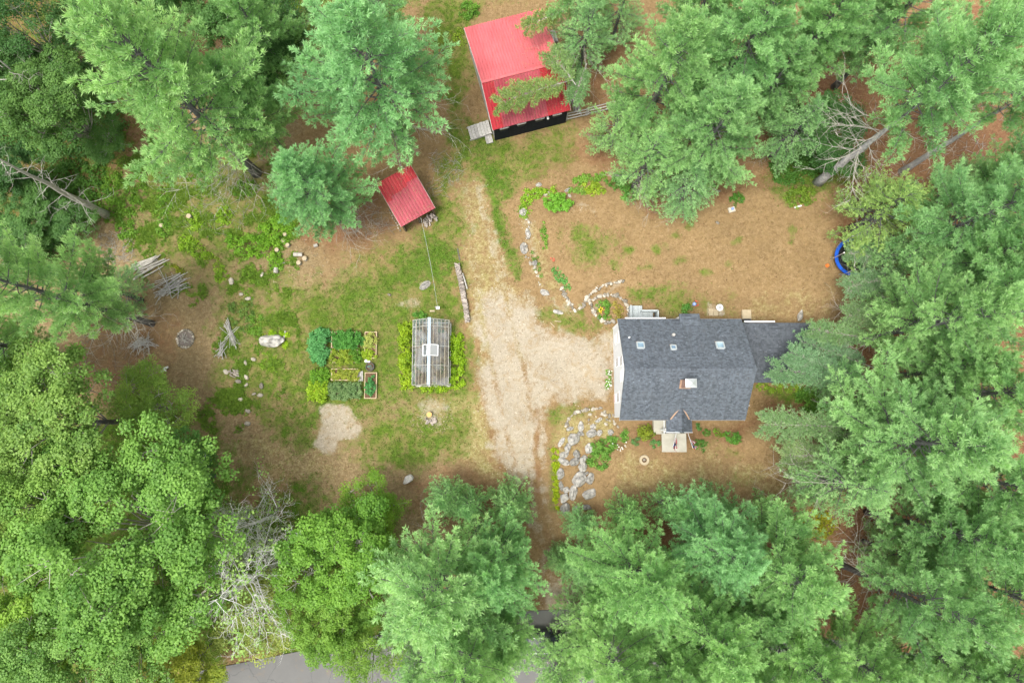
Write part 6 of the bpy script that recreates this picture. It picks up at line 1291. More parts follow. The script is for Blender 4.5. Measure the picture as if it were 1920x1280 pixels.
    ('undergrowth', [(1410, 718), (1500, 716), (1510, 735), (1430, 732)], .4, .2, 7, .14, (0.12, 0.19, 0.02), 'green weeds along the front of the side wing', 'weeds'),
    ('bush', [(1495, 735), (1540, 725), (1560, 760), (1520, 780), (1500, 765)], .9, .3, 7, .16, (0.07, 0.16, 0.025), 'green bush at the front corner of the side wing', 'bush'),
    ('undergrowth', [(1505, 955), (1550, 950), (1575, 985), (1560, 1020), (1530, 1010), (1510, 985)], .5, .25, 6, .14, (0.19, 0.20, 0.015), 'yellow-green undergrowth right of the front lawn pines', 'undergrowth'),
    ('bush', ell(1142, 710, 5, 20), .7, .18, 10, .13, (0.10, 0.20, 0.04), 'bush with white flowers against the driveway gable', 'bush'),
    ('bush', ell(880, 12, 18, 16), 1.0, .28, 8, .16, (0.075, 0.17, 0.022), 'round bush at the top edge left of the barn', 'bush'),
    ('weed_strip', [(845, 55), (868, 48), (870, 80), (850, 85)], .4, .2, 5, .13, (0.13, 0.2, 0.02), 'weeds in the grass left of the barn', 'weeds'),
    ('bush', ell(1290, 577, 9, 9), .7, .2, 10, .14, (0.055, 0.15, 0.03), 'leafy bush with a blue globe behind the house', 'bush'),
    ('undergrowth', [(30, 330), (110, 300), (180, 300), (200, 360), (150, 440), (60, 430)], .9, .4, 4, .2, (0.05, 0.12, 0.02), 'dark undergrowth around the foot of the bare grey snag', 'undergrowth'),
    ('undergrowth', [(0, 420), (60, 430), (140, 440), (130, 480), (40, 490), (-20, 470)], .7, .4, 4, .2, (0.045, 0.115, 0.025), 'dark undergrowth above the left edge pine', 'undergrowth'),
    ('undergrowth', [(-30, 100), (80, 80), (180, 130), (240, 240), (200, 300), (60, 300), (-30, 260)], .7, .45, 3, .22, (0.042, 0.105, 0.025), 'dark undergrowth of the upper left wood', 'undergrowth'),
    ('undergrowth', [(440, -30), (560, -30), (560, 40), (470, 40)], .6, .4, 4, .18, (0.13, 0.20, 0.018), 'lime undergrowth at the top edge between the pines', 'undergrowth'),
]
for a in PT:
    patch(*a[:7], a[7], a[8])
# rounded hosta-like bush with separate big leaf heads
T = thing('rounded_bush', 'rounded bright green bush of big leaf heads in the upper yard corner', 'bush', G(1046, 381)); c0 = T.location
rng = np.random.default_rng(5)
q = in_poly([tuple(at(a, b, c0.z + .5)[:2]) for a, b in ell(1046, 381, 27, 16)], 60, rng); C = np.stack([q[:, 0], q[:, 1], c0.z + .45 + rng.uniform(0, .35, 60)], -1) - np.array(c0)
V, F, t = clumpcloud(C, np.full(60, .15), 26, rng, .15, .05, .5 + rng.normal(size=60) * .12, .9, 0.0)
o = place(fast_mesh('foliage', V, F, 'leaves', t), 'foliage', (0, 0, 0), parent=T); o.color = (0.15, 0.36, 0.035, 1); stuffpart(o)
# flowers
def flowers(px, py, rx, ry, n, mat, h, label, size=.048):
    m = MB(); 
    for k in range(n):
        p = G(px + rnd.uniform(-rx, rx), py + rnd.uniform(-ry, ry)); s = size * rnd.uniform(.7, 1.3); z = p.z + h + rnd.uniform(-.1, .1); m.disc((p.x, p.y, z), s, .02, 6); m.tube([(p.x, p.y, p.z), (p.x, p.y, z)], .008, 3)
    o = m.build('flower_cluster', mat); tag(o, label, 'flowers', None, 'stuff')
flowers(1126, 583, 5, 6, 14, 'flower_yellow', .6, 'yellow flowers in the oval bed'); flowers(1140, 712, 5, 18, 26, 'flower_white', .7, 'white flowers against the driveway gable'); flowers(1160, 836, 14, 8, 12, 'flower_white', .75, 'white roses in the rose bed', .05)
flowers(1036, 488, 4, 3, 9, 'flower_red', .35, 'reddish flowers at the head of the lower garden row'); flowers(1305, 570, 4, 5, 8, 'flower_red', .4, 'red flowers beside the blue globe'); flowers(600, 733, 6, 5, 8, 'flower_red', .55, 'orange blossoms in the lower left raised bed', .09)

# raised beds
def raised_bed(x0, y0, x1, y1, label, crops, z=.28, board=True):
    a, b = at(x0, y1, .2), at(x1, y0, .2); cx, cy = (a.x + b.x) / 2, (a.y + b.y) / 2; g0 = gz(cx, cy); T = thing('raised_bed', label, 'garden bed', Vector((cx, cy, g0)), 'raised beds of the kitchen garden')
    t = .055; lx, ly = b.x - a.x, b.y - a.y
    for s in (-1, 1):
        MB().box((cx + s * (lx / 2 - t / 2), cy, g0 + z / 2), (t, ly - 2 * t - .004, z)).build('board', 'bed_board', T); MB().box((cx, cy + s * (ly / 2 - t / 2), g0 + z / 2), (lx, t, z)).build('board', 'bed_board', T)
    MB().box((cx, cy, g0 + z / 2 - .03), (lx - 2 * t - .004, ly - 2 * t - .004, z - .04)).build('soil', 'soil', T)
    for poly, h, cl, dn, lf, col in crops:
        mx_, my_ = sum(q[0] for q in poly) / len(poly), sum(q[1] for q in poly) / len(poly); poly = [(mx_ + (q[0] - mx_) * 1.16, my_ + (q[1] - my_) * 1.12) for q in poly]
        patch('crop', poly, h, cl, dn, lf, col, None, None, int(x0), 36, .45, parent=T, part='crop', base_up=z)
raised_bed(584, 624, 611, 674, 'raised bed overflowing with blue-green leaves at the upper left', [([(581, 628), (590, 618), (608, 620), (615, 640), (612, 668), (602, 680), (586, 672), (580, 650)], .6, .17, 14, .22, (0.065, 0.195, 0.070))])
raised_bed(621, 622, 672, 652, 'raised bed of dark green crop with its tan board corner showing', [([(624, 626), (640, 620), (666, 624), (676, 636), (672, 650), (655, 654), (632, 650), (622, 640)], .55, .17, 15, .20, (0.050, 0.155, 0.030))])
raised_bed(620, 656, 671, 680, 'raised bed of mixed yellow and green crops below the dark green one', [([(617, 656), (640, 654), (658, 656), (658, 680), (640, 684), (618, 678)], .4, .16, 13, .16, (0.135, 0.19, 0.022)), ([(652, 656), (672, 658), (674, 674), (655, 682)], .5, .16, 13, .16, (0.07, 0.16, 0.02))])
raised_bed(683, 622, 707, 672, 'raised bed with two pale green crops at the upper right', [([(681, 628), (700, 626), (706, 640), (698, 650), (684, 650)], .4, .14, 13, .15, (0.20, 0.24, 0.065)), ([(681, 655), (700, 656), (703, 668), (690, 673), (682, 670)], .35, .14, 13, .15, (0.17, 0.25, 0.020))])
raised_bed(584, 694, 612, 744, 'raised bed of lime leaves with orange blossoms at the lower left', [([(584, 694), (606, 690), (614, 710), (602, 722), (582, 716)], .5, .17, 13, .19, (0.085, 0.185, 0.02)), ([(582, 716), (608, 714), (614, 730), (604, 750), (582, 748), (578, 732)], .5, .17, 13, .22, (0.16, 0.25, 0.018))])
raised_bed(621, 691, 671, 713, 'raised bed of low yellow-green crop in a full board frame', [([(624, 694), (669, 694), (669, 710), (624, 710)], .2, .12, 20, .14, (0.165, 0.20, 0.03))])
raised_bed(621, 720, 670, 745, 'raised bed of sage green crop beside the sand patch', [([(618, 722), (640, 720), (668, 722), (670, 740), (650, 748), (622, 744), (613, 736)], .5, .16, 14, .21, (0.10, 0.165, 0.070))])
raised_bed(683, 698, 707, 747, 'raised bed with one green plant in dark soil at the lower right', [([(688, 712), (698, 704), (702, 725), (696, 742), (688, 740), (685, 725)], .4, .14, 13, .15, (0.05, 0.165, 0.055))])
p = G(695, 688); pt = thing('plant_pot', 'black round planter between the two right raised beds', 'planter', p)
MB().ring(p, .30, .36, .34, 20).build('rim', 'black_plastic', pt); MB().disc(p + Vector((0, 0, .01)), .31, .22, 16).build('soil', 'soil', pt); patch('x', ell(694.5, 687, 5, 4), .2, .09, 30, .1, (0.10, 0.16, 0.16), None, None, 3, 14, .5, parent=pt, part='foliage', base_up=.25)
for px, py, lab in ((687, 677, 'white pot by the upper right raised bed'), (692, 677, 'smaller pale pot next to the white one')):
    q_ = G(px, py); tag(MB().disc(q_, .10, .16, 12, .13).build('flower_pot', 'white_plastic'), lab, 'pot')
sp = thing('wooden_slab', 'pale weathered board slab leaning between two raised beds', 'slab', G(676, 705))
for k in range(3): MB().box(sp.location + Vector((-.14 + k * .15, 0, .10)), (.13, .85, .05), .05).build('plank', 'grey_wood', sp)

# greenhouse plants (inside), bench trays
for px, py, c in ((785, 612, (.05, .12, .04)), (790, 640, (.07, .13, .05)), (826, 618, (.05, .13, .06)), (828, 690, (.11, .14, .06)), (786, 695, (.10, .13, .05))):
    patch('x', ell(px, py, 5, 10), .3, .14, 10, .13, c, None, None, px, 16, .5, parent=GH, part='seedlings', base_up=.75)
# black pipe/post by the greenhouse with its wire
a = G(819, 578); b_ = G(830, 588); pw_ = MB(); T = thing('yard_hydrant', 'black post leaning behind the greenhouse where the cable ends', 'post', a)
MB().tube([a + Vector((0, 0, 0)), a + Vector((.25, -.22, 1.6))], .09, 8).build('post', 'black_plastic', T); MB().box(a + Vector((.28, -.25, 1.66)), (.26, .22, .18)).build('cap', 'white_plastic', T); stone(818, 576, 7, 'pale stone at the foot of the black post', None)
wire = MB(); p0 = at(789, 408, 2.1); p1 = a + Vector((.2, -.1, 1.3)); wire.tube([p0.lerp(p1, k / 14) - Vector((0, 0, 1.1 * math.sin(math.pi * k / 14))) for k in range(15)], .014, 5); tag(wire.build('overhead_cable', 'grey_cable') if 'grey_cable' in MATS else wire.build('overhead_cable', 'steel'), 'thin pale cable sagging from the small red shed to the black post', 'cable')
bd = MB().bar(G(806, 583, .05), G(815, 583, .05), .14, .05).build('garden_plank', 'cut_plank' if 'cut_plank' in MATS else 'paver'); tag(bd, 'pale board lying behind the greenhouse', 'board')

# ------------------------------------------------------------------ wood piles and logs
def along(pts_, n):
    P_ = [Vector((a, b)) for a, b in pts_]; L = [0]
    for a, b in zip(P_, P_[1:]): L.append(L[-1] + (b - a).length)
    for k in range(n):
        t = L[-1] * (k + .5) / n; i = max(j for j in range(len(L) - 1) if L[j] <= t); q = P_[i].lerp(P_[i + 1], (t - L[i]) / (L[i + 1] - L[i])); d = (P_[i + 1] - P_[i]).normalized(); yield q, d
log_mesh()
for lay in range(3):
    for q, d in along([(857, 496), (864, 525), (869, 552), (874, 580), (877, 604)], 52 - 4 * lay):
        p = G(q.x + rnd.uniform(-1.0, 1.0), q.y + rnd.uniform(-.6, .6)); an = math.atan2(-d.y, d.x) + math.pi / 2 + rnd.gauss(0, .22 if lay < 2 else .45)
        o = place(log_mesh(), 'firewood_log', p + Vector((0, 0, .09 + .155 * lay)), 0, rnd.uniform(.85, 1.1), None, (0, math.pi / 2, an)); tag(o, 'split log stacked in the long grey firewood row beside the lane', 'log', 'firewood in the row beside the lane')
tag(MB().box(G(872, 528, .2), (.10, 1.4, .12), .28).build('timber', 'grey_wood'), 'tan timber leaning along the right side of the firewood row', 'timber')
tag(MB().bar(G(858, 466, .06), G(862, 488, .06), .07, .07).build('timber', 'bark'), 'dark pole lying at the upper end of the firewood row', 'pole')
def roundlog(px, py, L, r, ang, label, stand=False, group=None, mat=('dead_wood', 'cut_wood')):
    p = G(px, py); m = MB(); d = Vector((math.cos(ang), math.sin(ang), 0)) * L / 2
    if stand: m.tube([p, p + Vector((0, 0, L))], r, 10)
    else: m.tube([p - d + Vector((0, 0, r)), p + d + Vector((0, 0, r))], r, 10)
    m.mi = [0] * (len(m.f) - 2) + [1, 1]; tag(m.build('log', list(mat)), label, 'log', group)
for px, py, L, r, an, lab, stn in ((560, 478, .75, .17, 0, 'squared pale log lying right of the thicket, leftmost of three', False), (573, 486, .38, .20, .4, 'short pale log standing right of the squared one', True), (562, 494, .38, .19, .7, 'orange topped log below the squared one', True),
                                (536, 441, .35, .16, 0, 'upright log at the top of the thicket edge row', True), (533, 453, .35, .18, 0, 'upright log second in the thicket edge row', True), (541, 461, .35, .17, 0, 'upright log at the right bulge of the thicket edge row', True), (521, 470, .35, .18, 0, 'pale upright log lowest in the thicket edge row', True),
                                (519, 508, .45, .2, 1.5, 'white block like log under the thicket tip', False), (593, 461, .35, .14, .3, 'dark log near the foot of the shorter pine', False), (357, 407, .35, .2, 0, 'cut stump in the fern clump', True), (305, 424, .3, .17, 0, 'cut stump in the lower fern clump', True), (528, 494, .6, .05, .2, 'thin white pole log at the thicket tip', False)):
    roundlog(px, py, L, r, an, lab, stn, None, ('dead_wood', 'paver'))
roundlog(312, 690, .5, .1, .4, 'white birch log lying near the brush pile', False, None, ('birch_bark', 'paver')); roundlog(308, 695, .45, .09, .2, 'second white birch log beside the first', False, None, ('birch_bark', 'paver'))
roundlog(534, 628, .7, .07, 1.4, 'upright pale post leaning by the flat grey boulder', False)
# chopping block with its split pieces
ck = thing('chopping_block', 'orange topped chopping block on bare sand below the greenhouse', 'chopping block', G(806, 777)); p = ck.location
MB().tube([p, p + Vector((0, 0, .42))], .22, 14).build('block_side', 'dead_wood', ck); MB().tube([p + Vector((0, 0, .421)), p + Vector((0, 0, .44))], .215, 14).build('block_top', 'cut_wood', ck)
for k in range(11):
    q = G(806 + rnd.uniform(-9, 10), 788 + rnd.uniform(-5, 6)); o = place(log_mesh(), 'firewood_log', q + Vector((0, 0, .09 + .06 * (k % 3))), 0, rnd.uniform(.8, 1.1), None, (0, math.pi / 2, rnd.uniform(0, 6.3))); tag(o, 'split piece scattered around the orange topped chopping block', 'log', 'split pieces at the chopping block')
# brush and pole piles
def pile(px, py, n, L, r, ang, spread, w_px, h_px, name, label, mat='grey_wood', part='stick', lift=.05, cross=0.0):
    c = G(px, py); T = thing(name, label, 'wood pile', c)
    for k in range(n):
        o = Vector((rnd.uniform(-1, 1) * w_px * .0223, rnd.uniform(-1, 1) * h_px * .0223, .06 + lift * k * .3 + rnd.uniform(0, .05))); a = ang + rnd.gauss(0, spread) + (math.pi / 2 if rnd.random() < cross else 0); l = L * rnd.uniform(.6, 1.15) / 2
        d = Vector((math.cos(a), math.sin(a), rnd.uniform(-.06, .06))) * l; q = c + o
        MB().tube([q - d, q + Vector((rnd.uniform(-.05, .05), rnd.uniform(-.05, .05), .03)), q + d], [r, r * .85, r * .6], 5).build(part, mat, T)
    return T
pile(278, 500, 20, 2.0, .07, .45, .10, 26, 30, 'log_pile', 'pile of straight pale poles beside the feathery young pine', 'dead_wood', 'pole', .035)
pile(300, 498, 3, 2.3, .06, .35, .08, 10, 8, 'pole_heap', 'three long poles lying right of the straight pole pile', 'dead_wood', 'pole')
pile(322, 535, 44, 2.3, .032, .55, .35, 34, 28, 'brush_pile', 'crossed heap of thin grey sticks under the yellow weeds', 'grey_wood', 'stick', .02, .12)
pile(270, 645, 42, 1.6, .026, .2, .9, 30, 12, 'brush_pile', 'spiky heap of grey sticks left of the fire pit', 'grey_wood', 'stick', .02)
pile(434, 628, 16, 2.2, .028, -1.05, .22, 8, 12, 'stick_heap', 'crossed sticks leaning in the weeds, upper heap', 'grey_wood', 'stick', .05, .1)
pile(418, 655, 14, 1.4, .026, 1.4, .5, 8, 12, 'stick_heap', 'upright bundle of sticks in the weeds, lower heap', 'grey_wood', 'stick', .05)
pile(440, 700, 9, .7, .05, -.7, .6, 14, 10, 'split_kindling', 'reddish split kindling thrown over the rubble heap', 'split_wood', 'stick', .03)
# fallen twigs: uncounted
def scatter_twigs(name, poly, n, Lr, r, label, mat='dead_wood', up=.04):
    rng = np.random.default_rng(len(poly) + n); pw = wpoly(poly); q = in_poly(pw, n, rng); a = rng.uniform(0, 6.28, n); L = rng.uniform(*Lr, n); z = gh(q[:, 0], q[:, 1]) + up
    d = np.stack([np.cos(a) * L / 2, np.sin(a) * L / 2, rng.uniform(-.02, .04, n)], -1); P = np.stack([q[:, 0], q[:, 1], z], -1); bend = rng.normal(size=(n, 3)) * .06
    sg = np.concatenate([np.stack([P - d, P + bend * L[:, None]], 1), np.stack([P + bend * L[:, None], P + d], 1)]); rr = np.concatenate([np.stack([np.full(n, r), np.full(n, r * .8)], 1), np.stack([np.full(n, r * .8), np.full(n, r * .4)], 1)])
    tag(place(sticks(sg, rr, name, mat, 3), name, (0, 0, 0)), label, None, None, 'stuff')
scatter_twigs('fallen_twigs', [(270, 280), (480, 260), (540, 380), (420, 450), (330, 430)], 260, (.3, 1.3), .016, 'pale twigs fallen under the yellow-green pine')
scatter_twigs('fallen_twigs', [(185, 440), (250, 430), (250, 490), (190, 500)], 160, (.3, 1.0), .016, 'pale twigs scattered left of the pole pile')
scatter_twigs('fallen_twigs', [(640, 360), (700, 370), (740, 430), (690, 450), (640, 430)], 160, (.4, 1.2), .014, 'bare twigs lying left of the small red shed')
scatter_twigs('fallen_twigs', [(800, 290), (860, 280), (870, 330), (800, 400)], 90, (.4, 1.2), .014, 'bare twigs in the grass right of the small red shed')
scatter_twigs('fallen_twigs', [(150, 600), (280, 590), (300, 720), (160, 720)], 140, (.3, 1.1), .014, 'twigs in the brown dirt beneath the left edge pine')
scatter_twigs('fallen_twigs', [(1560, 960), (1760, 980), (1760, 1200), (1600, 1200)], 160, (.4, 1.6), .018, 'pale twigs in the red brown gap on the right')
scatter_twigs('fallen_twigs', [(1620, 200), (1900, 100), (1900, 360), (1640, 360)], 200, (.4, 1.6), .018, 'pale twigs on the brown floor of the upper right wood')
# chips and straw scraps over the driveway and clearing
scatter_twigs('wood_chips', [(480, 430), (600, 440), (620, 520), (500, 560)], 130, (.08, .3), .025, 'wood chips strewn below the thicket', 'paver', .02)
scatter_twigs('wood_chips', [(770, 770), (850, 760), (850, 810), (770, 810)], 120, (.08, .25), .022, 'wood chips around the chopping block', 'paver', .02)

# ------------------------------------------------------------------ fence right of the barn
def fence():
    p0 = G(1062, 226); p1 = G(1176, 196); T = thing('rail_fence', 'grey split rail fence running right from the barn corner', 'fence', p0)
    n = 3
    for k in range(n + 1):
        q = p0.lerp(p1, k / n); MB().tube([q - Vector((0, 0, .2)), q + Vector((0, 0, 1.2))], .075, 7).build('post', 'grey_wood', T)
    for k in range(n):
        a, b = p0.lerp(p1, k / n), p0.lerp(p1, (k + 1) / n)
        for j, z in enumerate((.4, .75, 1.08)):
            o = Vector((rnd.uniform(-.04, .04), .09 * (j - 1), 0)); MB().tube([a + o + Vector((-.15, 0, z)), b + o + Vector((.15, 0, z + rnd.uniform(-.06, .06)))], .05, 6).build('rail', 'grey_wood', T)
fence()

# ------------------------------------------------------------------ yard things
# trampoline
c = G(1592, 487); T = thing('trampoline', 'round trampoline with a blue pad under pine sprays at the yard edge', 'trampoline', c); R_ = 1.55
MB().disc(c + Vector((0, 0, .80)), R_ - .16, .03, 36).build('mat', 'black_plastic', T)
for k in range(8):
    pd = MB(); a0, a1 = 2 * math.pi * k / 8 + .015, 2 * math.pi * (k + 1) / 8 - .015; v = []
    for a in np.linspace(a0, a1, 6):
        for r, z in ((R_ - .2, .82), (R_ + .06, .82), (R_ + .06, .9), (R_ - .2, .9)): v.append((c.x + r * math.cos(a), c.y + r * math.sin(a), c.z + z))
    f = [(4 * i + j, 4 * i + (j + 1) % 4, 4 * i + 4 + (j + 1) % 4, 4 * i + 4 + j) for i in range(5) for j in range(4)] + [(3, 2, 1, 0), (20, 21, 22, 23)]
    pd.add(v, f).build('pad', 'blue_pad', T)
for k in range(6):
    a = k * math.pi / 3; q = c + Vector((math.cos(a) * (R_ + .02), math.sin(a) * (R_ + .02), 0)); MB().tube([q, q + Vector((0, 0, 2.3))], .03, 8).build('pole', 'steel', T); MB().tube([q + Vector((0, 0, 2.3)), q + Vector((0, 0, 2.42))], .06, 8).build('pole_cap', 'white_plastic', T)
    MB().tube([q + Vector((.2 * math.sin(a), -.2 * math.cos(a), 0)), q + Vector((0, 0, .8))], .03, 6).build('leg', 'steel', T)
# stone planter ring in the front lawn
c = G(1207.5, 862); T = thing('ring_planter', 'round tan stone ring planter on the dry front lawn', 'planter', c); MB().ring(c, .20, .40, .16, 26).build('ring', 'paver', T); MB().disc(c + Vector((0, 0, -.02)), .21, .10, 16).build('soil', 'soil', T)
place(stone_mesh(), 'stone', (.02, .02, .12), .3, (.16, .13, .10), T)
# concrete pad at the porch
a, b = G(1241, 847), G(1283, 812); pad = MB().box(((a.x + b.x) / 2, (a.y + b.y) / 2, a.z + .03), (b.x - a.x, b.y - a.y, .12)).build('concrete_pad', 'concrete'); tag(pad, 'pale square concrete pad in front of the porch', 'concrete pad')
# flags hanging from poles on the porch: stripes and canton, folded cloth
def flag(px, py, label, ang, seed):
    base = at(px, py, 2.6); rr = random.Random(seed); T = thing('flag', label, 'flag', base)
    tip = base + Vector((math.cos(ang) * 1.15, math.sin(ang) * 1.15, .55)); MB().tube([base, tip], .018, 6).build('pole', 'white_paint', T)
    d = (tip - base).normalized(); hang = Vector((.75 * math.cos(ang + .9), .75 * math.sin(ang + .9), -1)).normalized(); side = d.cross(hang).normalized(); n = 13
    a0 = base + d * .38; W_, Hh = .85, 1.1
    def pt(u, v): return a0 + d * (u * W_) * (1 - .15 * v) + hang * (v * Hh) + side * (.10 * math.sin(u * 11 + 2.5 * v + seed) * (.3 + v))
    for i in range(n):
        m = MB(); u0, u1 = i / n, (i + 1) / n; m.v = []; 
        vs_ = []
        for k in range(9): vs_ += [pt(u0, k / 8), pt(u1, k / 8), pt(u0, k / 8) + side * .006, pt(u1, k / 8) + side * .006]
        fs = []
        for k in range(8): o = 4 * k; fs += [(o, o + 1, o + 5, o + 4), (o + 6, o + 7, o + 3, o + 2), (o, o + 4, o + 6, o + 2), (o + 5, o + 1, o + 3, o + 7)]
        m.add(vs_, fs).build('stripe', 'flag_red' if i % 2 == 0 else 'flag_white', T)
    m = MB(); vs_ = []; fs = []
    for k in range(5):
        for j in range(5): vs_.append(pt(1 - .54 * j / 4, .4 * k / 4) + side * .018)
    o2 = len(vs_); vs_ += [v - side * .03 for v in vs_]
    for k in range(4):
        for j in range(4): q = 5 * k + j; fs += [(q, q + 1, q + 6, q + 5), (o2 + q + 5, o2 + q + 6, o2 + q + 1, o2 + q)]
    cn = m.add(vs_, fs).build('canton', 'flag_blue', T); st = MB()
    for k in range(5):
        for j in range(5):
            c_ = pt(1 - .54 * (j + .5) / 5, .4 * (k + .5) / 5)
            for sg_ in (.021, -.015):
                ring_ = [c_ + side * sg_ + d * (.022 * (1 if i % 2 == 0 else .45)) * math.cos(i * math.pi / 5) + hang * (.022 * (1 if i % 2 == 0 else .45)) * math.sin(i * math.pi / 5) for i in range(10)]; st.add(ring_, [tuple(range(10))])
    so = st.build('star_field', 'flag_white', cn); stuffpart(so)
flag(1268, 812, 'striped flag hanging over the concrete pad, left of two', math.radians(-112), 1); flag(1290, 812, 'striped flag hanging right of the concrete pad, right of two', math.radians(-80), 4)
# patio square with a white round bird bath, blue globe
a, b = G(1329, 592), G(1356, 568)
pv = thing('paved_square', 'tan paved square behind the house', 'paving', Vector(((a.x + b.x) / 2, (a.y + b.y) / 2, a.z)))
for i in range(3):
    for j in range(3):
        if (i, j) == (2, 0): continue
        MB().box((a.x + (i + .5) * (b.x - a.x) / 3, a.y + (j + .5) * (b.y - a.y) / 3, a.z + .02 + rnd.uniform(0, .012)), ((b.x - a.x) / 3 - .025, (b.y - a.y) / 3 - .025, .08), rnd.uniform(-.03, .03)).build('slab', 'paver', pv)
c = G(1345, 579, .05); T = thing('fire_table', 'white rimmed round grill stand on the tan paved square', 'fire table', c)
MB().tube([c, c + Vector((0, 0, .55))], [.12, .2], 12).build('stand', 'dark_metal', T); MB().ring(c + Vector((0, 0, .55)), .15, .28, .09, 24).build('rim', 'white_plastic', T); MB().disc(c + Vector((0, 0, .54)), .16, .06, 16).build('bowl', 'steel', T)
for k in range(3): MB().bar(c + Vector((-.14, -.06 + .06 * k, .61)), c + Vector((.14, -.06 + .06 * k, .61)), .02, .015).build('grate_bar', 'dark_metal', T)
c = G(1297, 573); T = thing('gazing_globe', 'blue gazing globe in the bush behind the house', 'globe', c); MB().tube([c, c + Vector((0, 0, .7))], .06, 8).build('stand', 'concrete', T)
V, F = ICO3; o = place(fast_mesh('globe', V, F, 'glaze_blue', None, True), 'globe', (0, 0, .85), 0, .17, T)
# small paved square with a grill at the top of the yard
c = G(1371, 394); T = thing('garden_ornament', 'small pale slab with a blue-grey pot at the top of the yard', 'slab', c); MB().box(c + Vector((0, 0, .1)), (.55, .42, .2), .25).build('slab', 'white_stone', T); MB().disc(c + Vector((.02, .02, .2)), .10, .16, 12, .12).build('pot', 'glaze_blue', T)
tag(MB().box(G(1265, 368, .1), (.4, .3, .25), .4).tube([G(1262, 366, .2), G(1270, 371, .5)], .05, 6).build('yard_ornament', 'white_stone'), 'small pale ornament under the feathery pine sprays', 'ornament')
tag(MB().bar(G(1489, 390, .06), G(1502, 386, .06), .12, .08).build('garden_plank', 'white_paint'), 'white board lying under the yellow-green undergrowth', 'board')
tag(MB().bar(G(1040, 602, .05), G(1052, 603, .05), .06, .05).build('fallen_stick', 'paver'), 'pale stick lying in the grass below the wall corner, upper', 'stick'); tag(MB().bar(G(1032, 605, .05), G(1040, 613, .05), .05, .05).build('fallen_stick', 'paver'), 'pale stick lying in the grass below the wall corner, lower', 'stick')
c = G(1551, 498); tag(MB().disc(c, .16, .14, 10, .12).build('toy_bucket', 'orange_toy'), 'small orange bucket left of the trampoline', 'bucket')
c = at(621, 1150, 3.0)
# car on the road
def car():
    c = at(1008, 1199, .2); c.z = .14; T = thing('parked_car', 'dark car with silver roof rails on the grey road under the pine', 'car', c); L, Wd = 4.5, 1.8
    prof = [(-2.2, .35), (-2.22, .75), (-2.1, .95), (-1.35, 1.0), (-.75, 1.42), (.9, 1.45), (1.65, 1.0), (2.1, .92), (2.22, .6), (2.2, .35)]
    m = MB(); n = len(prof); secs = []
    for s, k in ((-1, .86), (-.92, 1.0), (.92, 1.0), (1, .86)):
        secs.append([Vector((x, s * Wd / 2 * (1 if z < 1.0 else .82), z if abs(s) < 1 else .35 + (z - .35) * (.96 if z < 1.1 else .94))) for x, z in prof])
    for i in range(3):
        for j in range(n): a, b = secs[i], secs[i + 1]; m.add([c + a[j], c + a[(j + 1) % n], c + b[(j + 1) % n], c + b[j]], [(3, 2, 1, 0)])
    m.add([c + p for p in secs[0]], [tuple(range(n))]); m.add([c + p for p in secs[3]], [tuple(range(n - 1, -1, -1))]); m.build('body', 'car_paint', T)
    MB().slab([c + Vector((1.6, -.68, 1.06)), c + Vector((1.6, .68, 1.06)), c + Vector((.98, .62, 1.44)), c + Vector((.98, -.62, 1.44))], .02).build('windscreen', 'dark_window', T)
    MB().slab([c + Vector((-1.32, -.66, 1.05)), c + Vector((-1.32, .66, 1.05)), c + Vector((-.8, .6, 1.42)), c + Vector((-.8, -.6, 1.42))], .02).build('rear_window', 'dark_window', T)
    for s in (-1, 1):
        MB().bar(c + Vector((-.7, s * .56, 1.5)), c + Vector((.85, s * .56, 1.52)), .05, .05).build('roof_rail', 'steel', T)
        MB().slab([c + Vector((-1.15, s * .90, 1.0)), c + Vector((1.35, s * .90, 1.0)), c + Vector((.85, s * .765, 1.38)), c + Vector((-.7, s * .765, 1.38))], .02).build('side_window', 'dark_window', T)
        for x in (-1.35, 1.4):
            w_ = MB().tube([c + Vector((x, s * .72, .33)), c + Vector((x, s * .92, .33))], .33, 18).build('wheel', 'rubber', T); MB().tube([c + Vector((x, s * .921, .33)), c + Vector((x, s * .935, .33))], .2, 12).build('rim', 'steel', w_)
        MB().box(c + Vector((2.19, s * .62, .72)), (.08, .36, .16)).build('headlight', 'white_plastic', T); MB().box(c + Vector((-2.19, s * .66, .78)), (.08, .3, .18)).build('tail_light', 'flag_red', T)
        MB().box(c + Vector((.95, s * 1.0, 1.02)), (.14, .18, .13)).build('mirror', 'car_paint', T)
car()
